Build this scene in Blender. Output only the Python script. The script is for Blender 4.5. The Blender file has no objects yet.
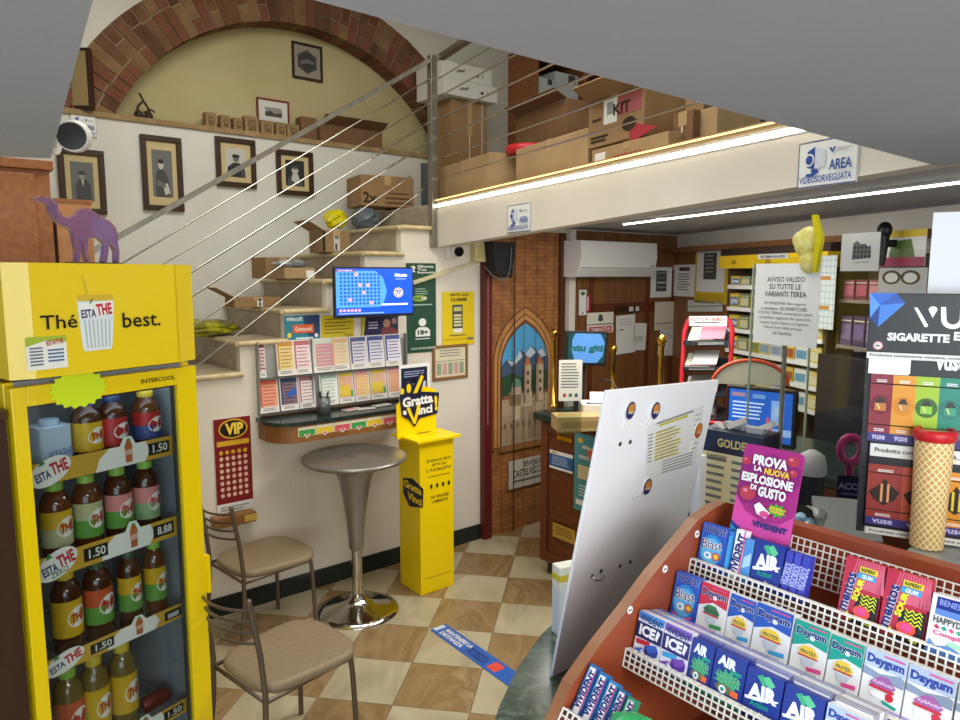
import bpy, math, random
from mathutils import Vector, Matrix
random.seed(7)
V = Vector
scene = bpy.context.scene
COL = scene.collection

# ------------------------------------------------------------------ camera, world, lights, exposure
PITCH = math.radians(6.92)
CP, SP = math.cos(PITCH), math.sin(PITCH)
FPX = 700.0
CAM = V((0, 0, 2.0))
cam_data = bpy.data.cameras.new('camera')
cam = bpy.data.objects.new('camera', cam_data)
COL.objects.link(cam)
cam.location = CAM
cam.rotation_euler = (math.pi / 2 - PITCH, 0, 0)
cam_data.sensor_fit = 'HORIZONTAL'
cam_data.sensor_width = 36
cam_data.lens = 36 * FPX / 960
cam_data.clip_start = 0.02
scene.camera = cam

world = bpy.data.worlds.new('world')
scene.world = world
world.use_nodes = True
bg = world.node_tree.nodes['Background']
bg.inputs[0].default_value = (0.80, 0.90, 1.0, 1)
bg.inputs[1].default_value = 0.75

def area(name, loc, target, sx, sy, power, col):
    l = bpy.data.lights.new(name, 'AREA')
    l.shape = 'RECTANGLE'
    l.size, l.size_y = sx, sy
    l.energy = power
    l.color = col
    o = bpy.data.objects.new(name, l)
    COL.objects.link(o)
    o.location = loc
    o.rotation_euler = (V(target) - V(loc)).to_track_quat('-Z', 'Y').to_euler()
    return o

area('shop_window_daylight', (0.5, -2.5, 1.5), (0.1, 3.0, 1.3), 3.2, 1.8, 92, (0.86, 0.94, 1.0))
area('front_fill_light', (0.75, -0.25, 2.26), (0.6, 0.5, 0.6), 1.4, 0.5, 52, (1.0, 0.985, 0.95))  # unseen fill added overhead to brighten the gum rack and board
area('side_window_daylight', (-3.4, 0.0, 1.3), (-1.0, 1.2, 2.1), 1.6, 1.6, 24, (0.26, 0.52, 1.0))
area('stairwell_fill_light', (-0.35, 3.0, 4.2), (-0.3, 3.3, 0), 2.2, 1.6, 76, (1.0, 0.955, 0.87))  # unseen fill added high in the void to light the upper walls
area('counter_fill_light', (1.15, 4.2, 2.33), (1.3, 4.4, 0), 0.5, 2.2, 60, (1.0, 0.98, 0.95))  # unseen fill added under the mezzanine to brighten counter and shelves

scene.view_settings.view_transform = 'Standard'
scene.view_settings.look = 'None'
scene.view_settings.exposure = -0.02
scene.view_settings.gamma = 1.0
scene.view_settings.use_curve_mapping = False
scene.cycles.use_denoising = True
scene.cycles.max_bounces = 8
scene.cycles.transparent_max_bounces = 16
scene.cycles.caustics_reflective = False
scene.cycles.caustics_refractive = False
scene.cycles.sample_clamp_indirect = 6.0

# ------------------------------------------------------------------ places: lines of sight onto the room's planes
def ray(x, y):
    u, v = x - 480, y - 360
    return V((u, FPX * CP - v * SP, -(FPX * SP + v * CP)))
def atz(x, y, z):
    r = ray(x, y); return CAM + r * ((z - 2.0) / r.z)
def aty(x, y, Y):
    r = ray(x, y); return CAM + r * (Y / r.y)
def atp(x, y, P, n):
    r = ray(x, y); return CAM + r * ((P - CAM).dot(n) / r.dot(n))
UP = V((0, 0, 1))
D1 = V((.780, .626, 0)).normalized()
N1 = V((.626, -.780, 0)).normalized()
P1 = V((-1.444, 4.0, 0))
def w1p(s, z, off=0.0):
    p = P1 + D1 * s + N1 * off; return V((p.x, p.y, z))
def w1(x, y, off=0.0):
    q = atp(x, y, P1 + N1 * off, N1); return (q - P1).dot(D1), q.z
def frame(o, x, y):
    x = V(x).normalized(); z = x.cross(V(y)).normalized(); y = z.cross(x)
    m = Matrix((x, y, z)).transposed().to_4x4(); m.translation = V(o); return m
def rotz(loc, a):
    return Matrix.Translation(V(loc)) @ Matrix.Rotation(a, 4, 'Z')

# ------------------------------------------------------------------ materials
def lin(h):
    h = h.lstrip('#'); out = []
    for i in (0, 2, 4):
        c = int(h[i:i + 2], 16) / 255
        out.append(c / 12.92 if c <= .04045 else ((c + .055) / 1.055) ** 2.4)
    return (*out, 1)
_m = {}
def mat(h, rough=.55, metal=0.0, emit=0.0, spec=.4, coat=0.0):
    k = (h, rough, metal, emit, spec, coat)
    if k in _m: return _m[k]
    m = bpy.data.materials.new('paint_' + h.lstrip('#')); m.use_nodes = True
    b = m.node_tree.nodes['Principled BSDF']
    b.inputs['Base Color'].default_value = lin(h)
    b.inputs['Roughness'].default_value = rough
    b.inputs['Metallic'].default_value = metal
    b.inputs['Specular IOR Level'].default_value = spec
    b.inputs['Coat Weight'].default_value = coat
    if emit:
        b.inputs['Emission Color'].default_value = lin(h)
        b.inputs['Emission Strength'].default_value = emit
    _m[k] = m
    return m
def nodes(name):
    m = bpy.data.materials.new(name); m.use_nodes = True
    nt = m.node_tree
    return m, nt, nt.nodes['Principled BSDF'], nt.links.new
def ramp(nt, stops):
    r = nt.nodes.new('ShaderNodeValToRGB'); e = r.color_ramp.elements
    e[0].position, e[0].color = stops[0][0], lin(stops[0][1])
    e[1].position, e[1].color = stops[-1][0], lin(stops[-1][1])
    for p, c in stops[1:-1]:
        x = e.new(p); x.color = lin(c)
    return r
def coords(nt, L, scale=(1, 1, 1), rot=(0, 0, 0), kind='Object', loc=(0, 0, 0)):
    t = nt.nodes.new('ShaderNodeTexCoord'); mp = nt.nodes.new('ShaderNodeMapping')
    mp.inputs['Scale'].default_value = scale; mp.inputs['Rotation'].default_value = rot; mp.inputs['Location'].default_value = loc
    L(t.outputs[kind], mp.inputs[0]); return mp.outputs[0]
def noisy(name, stops, scale=4, stretch=(1, 1, 1), rough=.6, detail=5, bump=0.0, dist=0.0, metal=0, spec=.4, rot=(0, 0, 0)):
    m, nt, b, L = nodes(name)
    n = nt.nodes.new('ShaderNodeTexNoise'); n.inputs['Scale'].default_value = scale
    n.inputs['Detail'].default_value = detail; n.inputs['Distortion'].default_value = dist
    L(coords(nt, L, stretch, rot), n.inputs['Vector'])
    r = ramp(nt, stops); L(n.outputs['Fac'], r.inputs[0]); L(r.outputs[0], b.inputs['Base Color'])
    b.inputs['Roughness'].default_value = rough; b.inputs['Metallic'].default_value = metal
    b.inputs['Specular IOR Level'].default_value = spec
    if bump:
        bp = nt.nodes.new('ShaderNodeBump'); bp.inputs['Strength'].default_value = bump; bp.inputs['Distance'].default_value = .01
        L(n.outputs['Fac'], bp.inputs['Height']); L(bp.outputs[0], b.inputs['Normal'])
    return m
def glass_mat(name, tint='ffffff', refl=.10, rough=.02, dens=1.0):
    m = bpy.data.materials.new(name); m.use_nodes = True; nt = m.node_tree; L = nt.links.new
    nt.nodes.remove(nt.nodes['Principled BSDF'])
    t = nt.nodes.new('ShaderNodeBsdfTransparent'); g = nt.nodes.new('ShaderNodeBsdfGlossy'); mx = nt.nodes.new('ShaderNodeMixShader')
    t.inputs[0].default_value = lin(tint); g.inputs['Roughness'].default_value = rough
    f = nt.nodes.new('ShaderNodeLayerWeight'); f.inputs[0].default_value = .5
    pw = nt.nodes.new('ShaderNodeMath'); pw.operation = 'POWER'; pw.inputs[1].default_value = 5; L(f.outputs['Facing'], pw.inputs[0])
    mm = nt.nodes.new('ShaderNodeMath'); mm.operation = 'MULTIPLY_ADD'; mm.inputs[1].default_value = .6; mm.inputs[2].default_value = refl
    L(pw.outputs[0], mm.inputs[0]); L(mm.outputs[0], mx.inputs[0])
    L(t.outputs[0], mx.inputs[1]); L(g.outputs[0], mx.inputs[2]); L(mx.outputs[0], nt.nodes['Material Output'].inputs[0])
    return m

M_WALL = noisy('plaster_white', [(.3, 'd9d1c0'), (.7, 'e2dacb')], 3, rough=.85, bump=.05)
M_WALL2 = noisy('plaster_upper', [(.3, 'd6d6cc'), (.7, 'e0e0d8')], 2.5, rough=.9)
M_CREAM = noisy('plaster_cream', [(.3, 'b7ab7c'), (.7, 'c6bb90')], 2, rough=.9, bump=.05)
M_CEIL = noisy('ceiling_shaded', [(.3, 'b0b4ba'), (.7, 'b8bbc0')], 1.5, rough=.8)  # white ceiling; its shade and cool daylight are put into this grey-blue
M_WHITE = mat('e9e8e4', .5)
M_PAPER = mat('e6e6e2', .8)
M_BLACK = mat('141414', .4)
M_DARK = mat('26272a', .5)
M_STEEL = noisy('brushed_steel', [(.3, '8c8a82'), (.7, 'a6a398')], 30, (1, 1, .05), rough=.35, metal=.85)
M_CHROME = mat('c9c7c0', .12, 1.0)
M_ALU = mat('9c9a94', .38, .75)
M_BRASS = mat('c79a3c', .22, 1.0)
M_LED = mat('fff8e8', .5, 0, 9.0)
M_EDGEGLOW = mat('ffd98a', .5, 0, 2.2)  # LED glow on the tan floor edge, made as an emissive colour
M_YEL = mat('efd006', .32, 0, 0, .5, .3)
M_YEL2 = mat('f6d400', .4)
M_CARD = noisy('cardboard', [(.3, '8d6f4c'), (.7, 'a5855c')], 5, (1, 1, .3), rough=.9)
M_CARD2 = noisy('cardboard_pale', [(.3, 'a38660'), (.7, 'b6996f')], 5, rough=.9)
M_CARD3 = noisy('cardboard_dark', [(.3, '6e5136'), (.7, '836345')], 5, rough=.9)
M_TAPE = mat('b79a6d', .3)
M_WOOD = noisy('walnut_panel', [(.3, '6c4526'), (.55, '835632'), (.75, '936339')], 3, (14, 14, .8), rough=.4, dist=.4)
M_WOODRED = noisy('cherry_wood', [(.3, '5c2c18'), (.6, '6d371e'), (.8, '7a4226')], 3, (10, 10, .8), rough=.4, dist=.5)
M_RACK = noisy('red_brown_laminate', [(.3, '8a4026'), (.6, '984a2c'), (.8, 'a45532')], 5, rough=.35, dist=.6)
M_RIM = noisy('brown_edge', [(.3, '8a5a3c'), (.7, '9c6a48')], 8, rough=.4)
M_CAB = noisy('orange_wood', [(.3, '8a5430'), (.6, '9d6439'), (.8, 'aa7042')], 3, (12, 12, .7), rough=.45, dist=.4)
M_SHELFW = noisy('desk_wood', [(.3, '7a4f28'), (.6, '92622f'), (.8, '9f6e38')], 3, (2, 2, 18), rough=.4, dist=.3)
M_GREENMARBLE = noisy('green_marble', [(.35, '33433a'), (.55, '4a5c50'), (.66, '74847a'), (.74, '46574c')], 16, rough=.16, detail=9, dist=1.2)
M_DARKMARBLE = noisy('dark_green_stone', [(.35, '1c2724'), (.6, '2a3834'), (.75, '384843')], 12, rough=.22, detail=8, dist=1)
M_STEP = noisy('step_marble', [(.3, 'a0927c'), (.55, 'b3a58e'), (.75, 'c2b59e')], 6, (1, 1, 2), rough=.4, detail=7, dist=.8)
M_NOSE = noisy('step_nosing', [(.3, 'bba77c'), (.55, 'd0bd92'), (.75, 'ddcca6')], 14, (1, 1, 1), rough=.35, dist=.8)
M_STONE = noisy('ledge_stone', [(.3, '8d7550'), (.7, 'aa9168')], 14, rough=.9, bump=.3)
M_SEAT = noisy('taupe_seat', [(.3, '857459'), (.7, '8f7e63')], 60, rough=.5, bump=.05)
M_TUBE = mat('6e6254', .35, .6)
M_GREYBAG = noisy('grey_plastic', [(.35, '6e7478'), (.6, 'a7adb0'), (.75, 'd4d8da')], 8, rough=.3, dist=1)
M_YELBAG = noisy('yellow_plastic', [(.35, 'c4b800'), (.6, 'e6da10'), (.75, 'f4ee60')], 8, rough=.3, dist=1)
M_GLASS = glass_mat('clear_glass', 'f6f8f6', .03)
M_PLEX = glass_mat('plexiglass', 'eef2ee', .04)
M_FRIDGEGLASS = glass_mat('fridge_door_glass', 'eef2f2', .025)

def floor_mat():
    m, nt, b, L = nodes('floor_tiles')
    ang = math.atan2(.059, .363)
    T = .3685
    o = V((-.351, 3.424, 0))
    c, s = math.cos(ang), math.sin(ang)          # rotate so tile edges lie along the axes
    t = nt.nodes.new('ShaderNodeTexCoord')
    v1 = nt.nodes.new('ShaderNodeVectorMath'); v1.operation = 'SUBTRACT'; v1.inputs[1].default_value = o
    L(t.outputs['Object'], v1.inputs[0])
    mp = nt.nodes.new('ShaderNodeMapping'); mp.inputs['Rotation'].default_value = (0, 0, ang); mp.inputs['Scale'].default_value = (1, 1, 1)
    L(v1.outputs[0], mp.inputs[0])
    sc = nt.nodes.new('ShaderNodeVectorMath'); sc.operation = 'SCALE'; sc.inputs['Scale'].default_value = 1 / T
    L(mp.outputs[0], sc.inputs[0])
    ad = nt.nodes.new('ShaderNodeVectorMath'); ad.operation = 'ADD'; ad.inputs[1].default_value = (100, 101, .5)
    L(sc.outputs[0], ad.inputs[0])
    ch = nt.nodes.new('ShaderNodeTexChecker'); ch.inputs['Scale'].default_value = 1
    L(ad.outputs[0], ch.inputs['Vector'])
    n1_ = nt.nodes.new('ShaderNodeTexNoise'); n1_.inputs['Scale'].default_value = 4.5; n1_.inputs['Detail'].default_value = 6; n1_.inputs['Distortion'].default_value = 1.6
    # break the veining from tile to tile
    fl = nt.nodes.new('ShaderNodeVectorMath'); fl.operation = 'FLOOR'; L(ad.outputs[0], fl.inputs[0])
    ml = nt.nodes.new('ShaderNodeVectorMath'); ml.operation = 'MULTIPLY'; ml.inputs[1].default_value = (3.7, 5.3, 0); L(fl.outputs[0], ml.inputs[0])
    st = nt.nodes.new('ShaderNodeVectorMath'); st.operation = 'MULTIPLY'; st.inputs[1].default_value = (.75, .35, 1); L(ad.outputs[0], st.inputs[0])
    sm = nt.nodes.new('ShaderNodeVectorMath'); sm.operation = 'ADD'; L(st.outputs[0], sm.inputs[0]); L(ml.outputs[0], sm.inputs[1])
    n1_.inputs['Scale'].default_value = 2.0
    L(sm.outputs[0], n1_.inputs['Vector'])
    rb = ramp(nt, [(.3, '7d6440'), (.45, '9a7f58'), (.55, '836a45'), (.7, 'a58b63')])
    rc = ramp(nt, [(.3, '9f9578'), (.5, 'b2a789'), (.7, 'bfb498')])
    L(n1_.outputs['Fac'], rb.inputs[0]); L(n1_.outputs['Fac'], rc.inputs[0])
    mx = nt.nodes.new('ShaderNodeMix'); mx.data_type = 'RGBA'
    L(ch.outputs['Fac'], mx.inputs['Factor']); L(rb.outputs[0], mx.inputs['A']); L(rc.outputs[0], mx.inputs['B'])
    # grout
    fr = nt.nodes.new('ShaderNodeVectorMath'); fr.operation = 'FRACTION'; L(ad.outputs[0], fr.inputs[0])
    sp = nt.nodes.new('ShaderNodeSeparateXYZ'); L(fr.outputs[0], sp.inputs[0])
    def edge(out):
        a = nt.nodes.new('ShaderNodeMath'); a.operation = 'PINGPONG'; a.inputs[1].default_value = .5; L(out, a.inputs[0])
        l = nt.nodes.new('ShaderNodeMath'); l.operation = 'LESS_THAN'; l.inputs[1].default_value = .008; L(a.outputs[0], l.inputs[0]); return l.outputs[0]
    mxm = nt.nodes.new('ShaderNodeMath'); mxm.operation = 'MAXIMUM'; L(edge(sp.outputs[0]), mxm.inputs[0]); L(edge(sp.outputs[1]), mxm.inputs[1])
    mg = nt.nodes.new('ShaderNodeMix'); mg.data_type = 'RGBA'; mg.inputs['B'].default_value = lin('7a6c52')
    L(mxm.outputs[0], mg.inputs['Factor']); L(mx.outputs['Result'], mg.inputs['A']); L(mg.outputs['Result'], b.inputs['Base Color'])
    b.inputs['Roughness'].default_value = .32
    return m
def brick_mat(name, c1, c2, mortar, scale=1.0, w=.25, h=.07, ms=.008, rot=(0, 0, 0), rough=.9, noise=.35):
    m, nt, b, L = nodes(name)
    br = nt.nodes.new('ShaderNodeTexBrick')
    br.inputs['Scale'].default_value = scale; br.inputs['Color1'].default_value = lin(c1); br.inputs['Color2'].default_value = lin(c2)
    br.inputs['Mortar'].default_value = lin(mortar); br.inputs['Brick Width'].default_value = w; br.inputs['Row Height'].default_value = h
    br.inputs['Mortar Size'].default_value = ms
    L(coords(nt, L, (1, 1, 1), rot), br.inputs['Vector'])
    n = nt.nodes.new('ShaderNodeTexNoise'); n.inputs['Scale'].default_value = 9; n.inputs['Detail'].default_value = 6
    L(coords(nt, L), n.inputs['Vector'])
    hs = nt.nodes.new('ShaderNodeHueSaturation')
    mr = nt.nodes.new('ShaderNodeMapRange'); mr.inputs[3].default_value = 1 - noise; mr.inputs[4].default_value = 1 + noise
    L(n.outputs['Fac'], mr.inputs[0]); L(mr.outputs[0], hs.inputs['Value']); L(br.outputs['Color'], hs.inputs['Color'])
    L(hs.outputs[0], b.inputs['Base Color']); b.inputs['Roughness'].default_value = rough
    return m
M_FLOOR = floor_mat()
M_MURALBRICK = brick_mat('printed_brick', '945d32', 'ab723e', '80502c', 1, .10, .032, .003, noise=.5, rough=.5)
M_BRICKS = [noisy('old_brick_' + n, [(.3, a), (.7, c)], 9, rough=.95, bump=.4) for n, a, c in
            (('red', '6a4330', '835440'), ('rust', '65452f', '7d5c42'), ('ochre', '77593c', '8d7150'), ('brown', '553a2a', '6e4d38'))]
M_MORTAR = noisy('mortar', [(.3, '8c7c62'), (.7, 'a39376')], 25, rough=.95, bump=.3)

# ------------------------------------------------------------------ mesh helper
_txt = {}
def text_geo(s, bold, shear=0.0):
    k = (s, bold, shear)
    if k in _txt: return _txt[k]
    c = bpy.data.curves.new('t', 'FONT'); c.body = s; c.size = 1; c.resolution_u = 2; c.offset = bold; c.shear = shear
    o = bpy.data.objects.new('t', c); COL.objects.link(o)
    dg = bpy.context.evaluated_depsgraph_get()
    me = bpy.data.meshes.new_from_object(o.evaluated_get(dg))
    vs = [v.co.copy() for v in me.vertices]; fs = [tuple(p.vertices) for p in me.polygons]
    bpy.data.objects.remove(o); bpy.data.curves.remove(c); bpy.data.meshes.remove(me)
    x0 = min(v.x for v in vs); x1 = max(v.x for v in vs); y0 = min(v.y for v in vs); y1 = max(v.y for v in vs)
    _txt[k] = (vs, fs, x0, x1, y0, y1)
    return _txt[k]

class MB:
    def __init__(self, M=None):
        self.v, self.f, self.m, self.s, self.mats = [], [], [], [], []
        self.M = M or Matrix()
    def mi(self, m):
        if m not in self.mats: self.mats.append(m)
        return self.mats.index(m)
    def add(self, vs, fs, m, smooth=False):
        o = len(self.v); self.v += [self.M @ V(v) for v in vs]; i = self.mi(m)
        for f in fs: self.f.append(tuple(o + k for k in f)); self.m.append(i); self.s.append(smooth)
        return self
    def box(self, x0, x1, y0, y1, z0, z1, m):
        vs = [(x, y, z) for z in (z0, z1) for y in (y0, y1) for x in (x0, x1)]
        return self.add(vs, [(0, 2, 3, 1), (4, 5, 7, 6), (0, 1, 5, 4), (2, 6, 7, 3), (0, 4, 6, 2), (1, 3, 7, 5)], m)
    def rbox(self, x0, x1, y0, y1, z0, z1, m, r=.01, seg=3):
        """box with its upright edges rounded"""
        pts = []
        for cx, cy, a in ((x1 - r, y1 - r, 0), (x0 + r, y1 - r, 90), (x0 + r, y0 + r, 180), (x1 - r, y0 + r, 270)):
            for k in range(seg + 1):
                t = math.radians(a + 90 * k / seg); pts.append((cx + r * math.cos(t), cy + r * math.sin(t)))
        return self.prism(pts, z0, z1, m)
    def prism(self, pts, z0, z1, m, m2=None, smooth=False):
        n = len(pts)
        vs = [(p[0], p[1], z0) for p in pts] + [(p[0], p[1], z1) for p in pts]
        self.add(vs, [tuple(reversed(range(n))), tuple(range(n, 2 * n))], m)
        self.add(vs, [(i, (i + 1) % n, n + (i + 1) % n, n + i) for i in range(n)], m2 or m, smooth)
        return self
    def quad(self, a, b, c, d, m): return self.add([a, b, c, d], [(0, 1, 2, 3)], m)
    def slab(self, pts, t, m):
        """plate of thickness t (towards -normal) under a flat 3D outline"""
        p = [V(q) for q in pts]; n = (p[1] - p[0]).cross(p[2] - p[0]).normalized(); k = len(p)
        vs = p + [q - n * t for q in p]
        return self.add(vs, [tuple(range(k)), tuple(reversed(range(k, 2 * k)))] + [(i, k + i, k + (i + 1) % k, (i + 1) % k) for i in range(k)], m)
    def cyl(self, a, b, r, m, seg=12, r2=None, caps=True):
        a, b = V(a), V(b); d = (b - a).normalized(); r2 = r if r2 is None else r2
        u = d.orthogonal().normalized(); w = d.cross(u)
        ring = lambda c, q: [c + (u * math.cos(2 * math.pi * i / seg) + w * math.sin(2 * math.pi * i / seg)) * q for i in range(seg)]
        vs = ring(a, r) + ring(b, r2)
        self.add(vs, [(i, (i + 1) % seg, seg + (i + 1) % seg, seg + i) for i in range(seg)], m, True)
        if caps: self.add(vs, [tuple(reversed(range(seg))), tuple(range(seg, 2 * seg))], m)
        return self
    def tube(self, pts, r, m, seg=8, closed=False):
        pts = [V(p) for p in pts]; n = len(pts); vs = []; prev = None
        for i, p in enumerate(pts):
            a = pts[(i - 1) % n] if (i or closed) else p; b = pts[(i + 1) % n] if (i < n - 1 or closed) else p
            d = (b - a).normalized()
            u = d.orthogonal().normalized() if prev is None else (prev - d * prev.dot(d)).normalized()
            prev = u; w = d.cross(u)
            vs += [p + (u * math.cos(2 * math.pi * k / seg) + w * math.sin(2 * math.pi * k / seg)) * r for k in range(seg)]
        fs = []
        for i in range(n if closed else n - 1):
            j = (i + 1) % n
            fs += [(i * seg + k, i * seg + (k + 1) % seg, j * seg + (k + 1) % seg, j * seg + k) for k in range(seg)]
        self.add(vs, fs, m, True)
        if not closed: self.add(vs, [tuple(reversed(range(seg))), tuple(range((n - 1) * seg, n * seg))], m)
        return self
    def lathe(self, prof, m, seg=20, c=(0, 0, 0), smooth=True, caps=True):
        c = V(c); vs = []; n = len(prof)
        for r, z in prof:
            vs += [c + V((r * math.cos(2 * math.pi * k / seg), r * math.sin(2 * math.pi * k / seg), z)) for k in range(seg)]
        fs = [(i * seg + k, i * seg + (k + 1) % seg, (i + 1) * seg + (k + 1) % seg, (i + 1) * seg + k) for i in range(n - 1) for k in range(seg)]
        self.add(vs, fs, m, smooth)
        if caps: self.add(vs, [tuple(reversed(range(seg))), tuple(range((n - 1) * seg, n * seg))], m)
        return self
    def ball(self, c, r, m, seg=14, sq=(1, 1, 1)):
        n = 8; c = V(c); vs = []
        for i in range(n + 1):
            t = math.pi * i / n
            for k in range(seg):
                p = 2 * math.pi * k / seg
                vs.append(c + V((r * sq[0] * math.sin(t) * math.cos(p), r * sq[1] * math.sin(t) * math.sin(p), r * sq[2] * -math.cos(t))))
        return self.add(vs, [(i * seg + k, i * seg + (k + 1) % seg, (i + 1) * seg + (k + 1) % seg, (i + 1) * seg + k) for i in range(n) for k in range(seg)], m, True)
    def text(self, s, x0, y0, x1, y1, z, m, bold=.0, rot=0.0, keep=False, shear=0.0):
        """lettering fitted into the rectangle x0..x1, y0..y1 of the local plane (y up), rot in degrees about its centre"""
        vs, fs, a0, a1, b0, b1 = text_geo(s, bold, shear)
        sx = (x1 - x0) / (a1 - a0); sy = (y1 - y0) / (b1 - b0)
        if keep: sx = sy = min(sx, sy)
        cx, cy = (x0 + x1) / 2, (y0 + y1) / 2; ca, sa = math.cos(math.radians(rot)), math.sin(math.radians(rot)); o = []
        for v in vs:
            px, py = (v.x - (a0 + a1) / 2) * sx, (v.y - (b0 + b1) / 2) * sy
            o.append((cx + px * ca - py * sa, cy + px * sa + py * ca, z))
        return self.add(o, fs, m)
    def build(self, name, parent=None, M=None, bevel=0.0, tags=None, subsurf=0):
        me = bpy.data.meshes.new(name)
        me.from_pydata([tuple(v) for v in self.v], [], self.f)
        for m in self.mats: me.materials.append(m)
        me.polygons.foreach_set('material_index', self.m); me.polygons.foreach_set('use_smooth', self.s)
        me.update()
        o = bpy.data.objects.new(name, me); COL.objects.link(o)
        if parent is not None: o.parent = parent
        if M is not None: o.matrix_local = M
        if bevel:
            b = o.modifiers.new('bevel', 'BEVEL'); b.width = bevel; b.segments = 2; b.limit_method = 'ANGLE'; b.angle_limit = math.radians(50)
        if subsurf:
            b = o.modifiers.new('sub', 'SUBSURF'); b.levels = subsurf; b.render_levels = subsurf
        if tags: tag(o, *tags)
        return o

def tag(o, label, cat, group=None):
    o['label'] = label; o['category'] = cat
    if group: o['group'] = group
    return o
def thing(name, label, cat, M=None, group=None):
    o = bpy.data.objects.new(name, None); o.empty_display_size = .05; COL.objects.link(o)
    if M is not None: o.matrix_world = M
    return tag(o, label, cat, group)
def struct(name, mb, M=None, bevel=0):
    o = mb.build(name, None, M, bevel); o['kind'] = 'structure'; return o
def dup(root, M, label, group=None):
    r = root.copy(); COL.objects.link(r); r.matrix_world = M; r['label'] = label
    if group: r['group'] = group
    for ch in list(root.children):
        c = ch.copy(); COL.objects.link(c); c.parent = r
        for g in list(ch.children):
            d = g.copy(); COL.objects.link(d); d.parent = c
    return r

class Card(MB):
    """flat printed thing: local x right, y up, z towards the reader; print given as fractions with y down"""
    def __init__(self, w, h, base, t=.002, edge=None, r=0):
        super().__init__(); self.w, self.h, self.z = w, h, t
        if r: self.rbox(0, w, -h, 0, 0, t, base, r)
        else: self.box(0, w, -h, 0, 0, t, base)
        self.st = max(.0005, .0007 * 1)
    def up(self): self.z += self.st; return self.z
    def r(self, x0, y0, x1, y1, m, lift=True):
        z = self.up() if lift else self.z; w, h = self.w, self.h
        return self.add([(x0 * w, -y1 * h, z), (x1 * w, -y1 * h, z), (x1 * w, -y0 * h, z), (x0 * w, -y0 * h, z)], [(0, 1, 2, 3)], m)
    def p(self, pts, m, lift=True):
        z = self.up() if lift else self.z
        v = [(x * self.w, -y * self.h, z) for x, y in pts]
        a = sum(v[i][0] * v[(i + 1) % len(v)][1] - v[(i + 1) % len(v)][0] * v[i][1] for i in range(len(v)))
        if a < 0: v.reverse()
        return self.add(v, [tuple(range(len(v)))], m)
    def e(self, cx, cy, rx, ry, m, seg=20, lift=True):
        return self.p([(cx + rx * math.cos(2 * math.pi * k / seg), cy + ry * math.sin(2 * math.pi * k / seg)) for k in range(seg)], m, lift)
    def t(self, s, x0, y0, x1, y1, m, bold=.0, rot=0, lift=True, keep=False, shear=0):
        z = self.up() if lift else self.z
        return self.text(s, x0 * self.w, -y1 * self.h, x1 * self.w, -y0 * self.h, z, m, bold, rot, keep, shear)
    def lines(self, x0, y0, x1, y1, n, m, fill=.4, jag=.25):
        self.up(); d = (y1 - y0) / n
        for i in range(n):
            e = x1 - (x1 - x0) * jag * random.random()
            self.r(x0, y0 + i * d, e, y0 + i * d + d * fill, m, False)
        return self
    def put(self, name, M, label, cat, group=None, bevel=0):
        return self.build(name, None, M, bevel, (label, cat, group))
def w1frame(x0, y0, x1, y1, off=.004, tilt=0):
    s0, z0 = w1(x0, y0, off); s1, z1 = w1(x1, y1, off)
    return frame(w1p(s0, z0, off), D1, UP) @ Matrix.Rotation(math.radians(tilt), 4, 'Z'), s1 - s0, z0 - z1

# ------------------------------------------------------------------ the room
WM = Matrix.Translation(P1) @ frame((0, 0, 0), D1, UP)          # wall space: x = along the wall, y = up, z = out of the wall
WT = 2.37                                                        # ceiling under the mezzanine
GAP = 1.0                                                        # stair width, wall to wall
ME0 = w1p(1.454, 0); MED = V((.4626, -.8866, 0)).normalized(); MEI = V((.8866, .4626, 0)).normalized()
def mez(t, z, inn=0.0):
    p = ME0 + MED * t + MEI * inn; return V((p.x, p.y, z))
def mezpx(x, y, inn=0.0):
    q = atp(x, y, mez(0, 0, inn), MEI); return (q - ME0).dot(MED), q.z
C3 = w1p(4.2, 0); W3D = V((.234, -.972, 0)).normalized(); W3N = V((-.972, -.234, 0)).normalized()
def w3p(t, z, off=0.0):
    p = C3 + W3D * t + W3N * off; return V((p.x, p.y, z))
def w3(x, y, off=0.0):
    q = atp(x, y, C3 + W3N * off, W3N); return (q - C3).dot(W3D), q.z

b = MB(); b.box(-4.5, 4.5, -3.2, 8, -.1, 0, M_FLOOR); struct('floor', b)

SK = [(.063 + .278 * k, 1.62 + .178 * k) for k in range(-9, 6)]
pr = [(-2.7, 0)]
zprev = 0
for s, z in SK[:-1]:
    pr += [(s, zprev), (s, z - .03)]; zprev = z - .03
pr += [(1.454, zprev), (1.454, WT), (4.2, WT), (4.2, 0)]
pr = [p for i, p in enumerate(pr) if i == 0 or p != pr[i - 1]]
b = MB(WM); b.prism(pr, -.06, 0, M_WALL); struct('wall_left', b)

# stairs: risers of grey marble, treads with rounded noses
b = MB(WM)
for i, (s, z) in enumerate(SK):
    zb = SK[i - 1][1] if i else 0
    b.quad((s, zb, -.061), (s, z - .03, -.061), (s, z - .03, -GAP), (s, zb, -GAP), M_STEP)
    if i == len(SK) - 1: continue
    n = SK[i + 1][0]
    b.box(s, n, z - .028, z, -GAP + .002, .0, M_STEP)
    # nosing roll: along the front edge and along the wall side
    b.cyl((s - .012, z - .016, -GAP + .002), (s - .012, z - .016, .012), .0165, M_NOSE, 10)
    b.cyl((s - .012, z - .016, .012), (n + .012, z - .016, .012), .0165, M_NOSE, 10)
struct('staircase', b)

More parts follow.
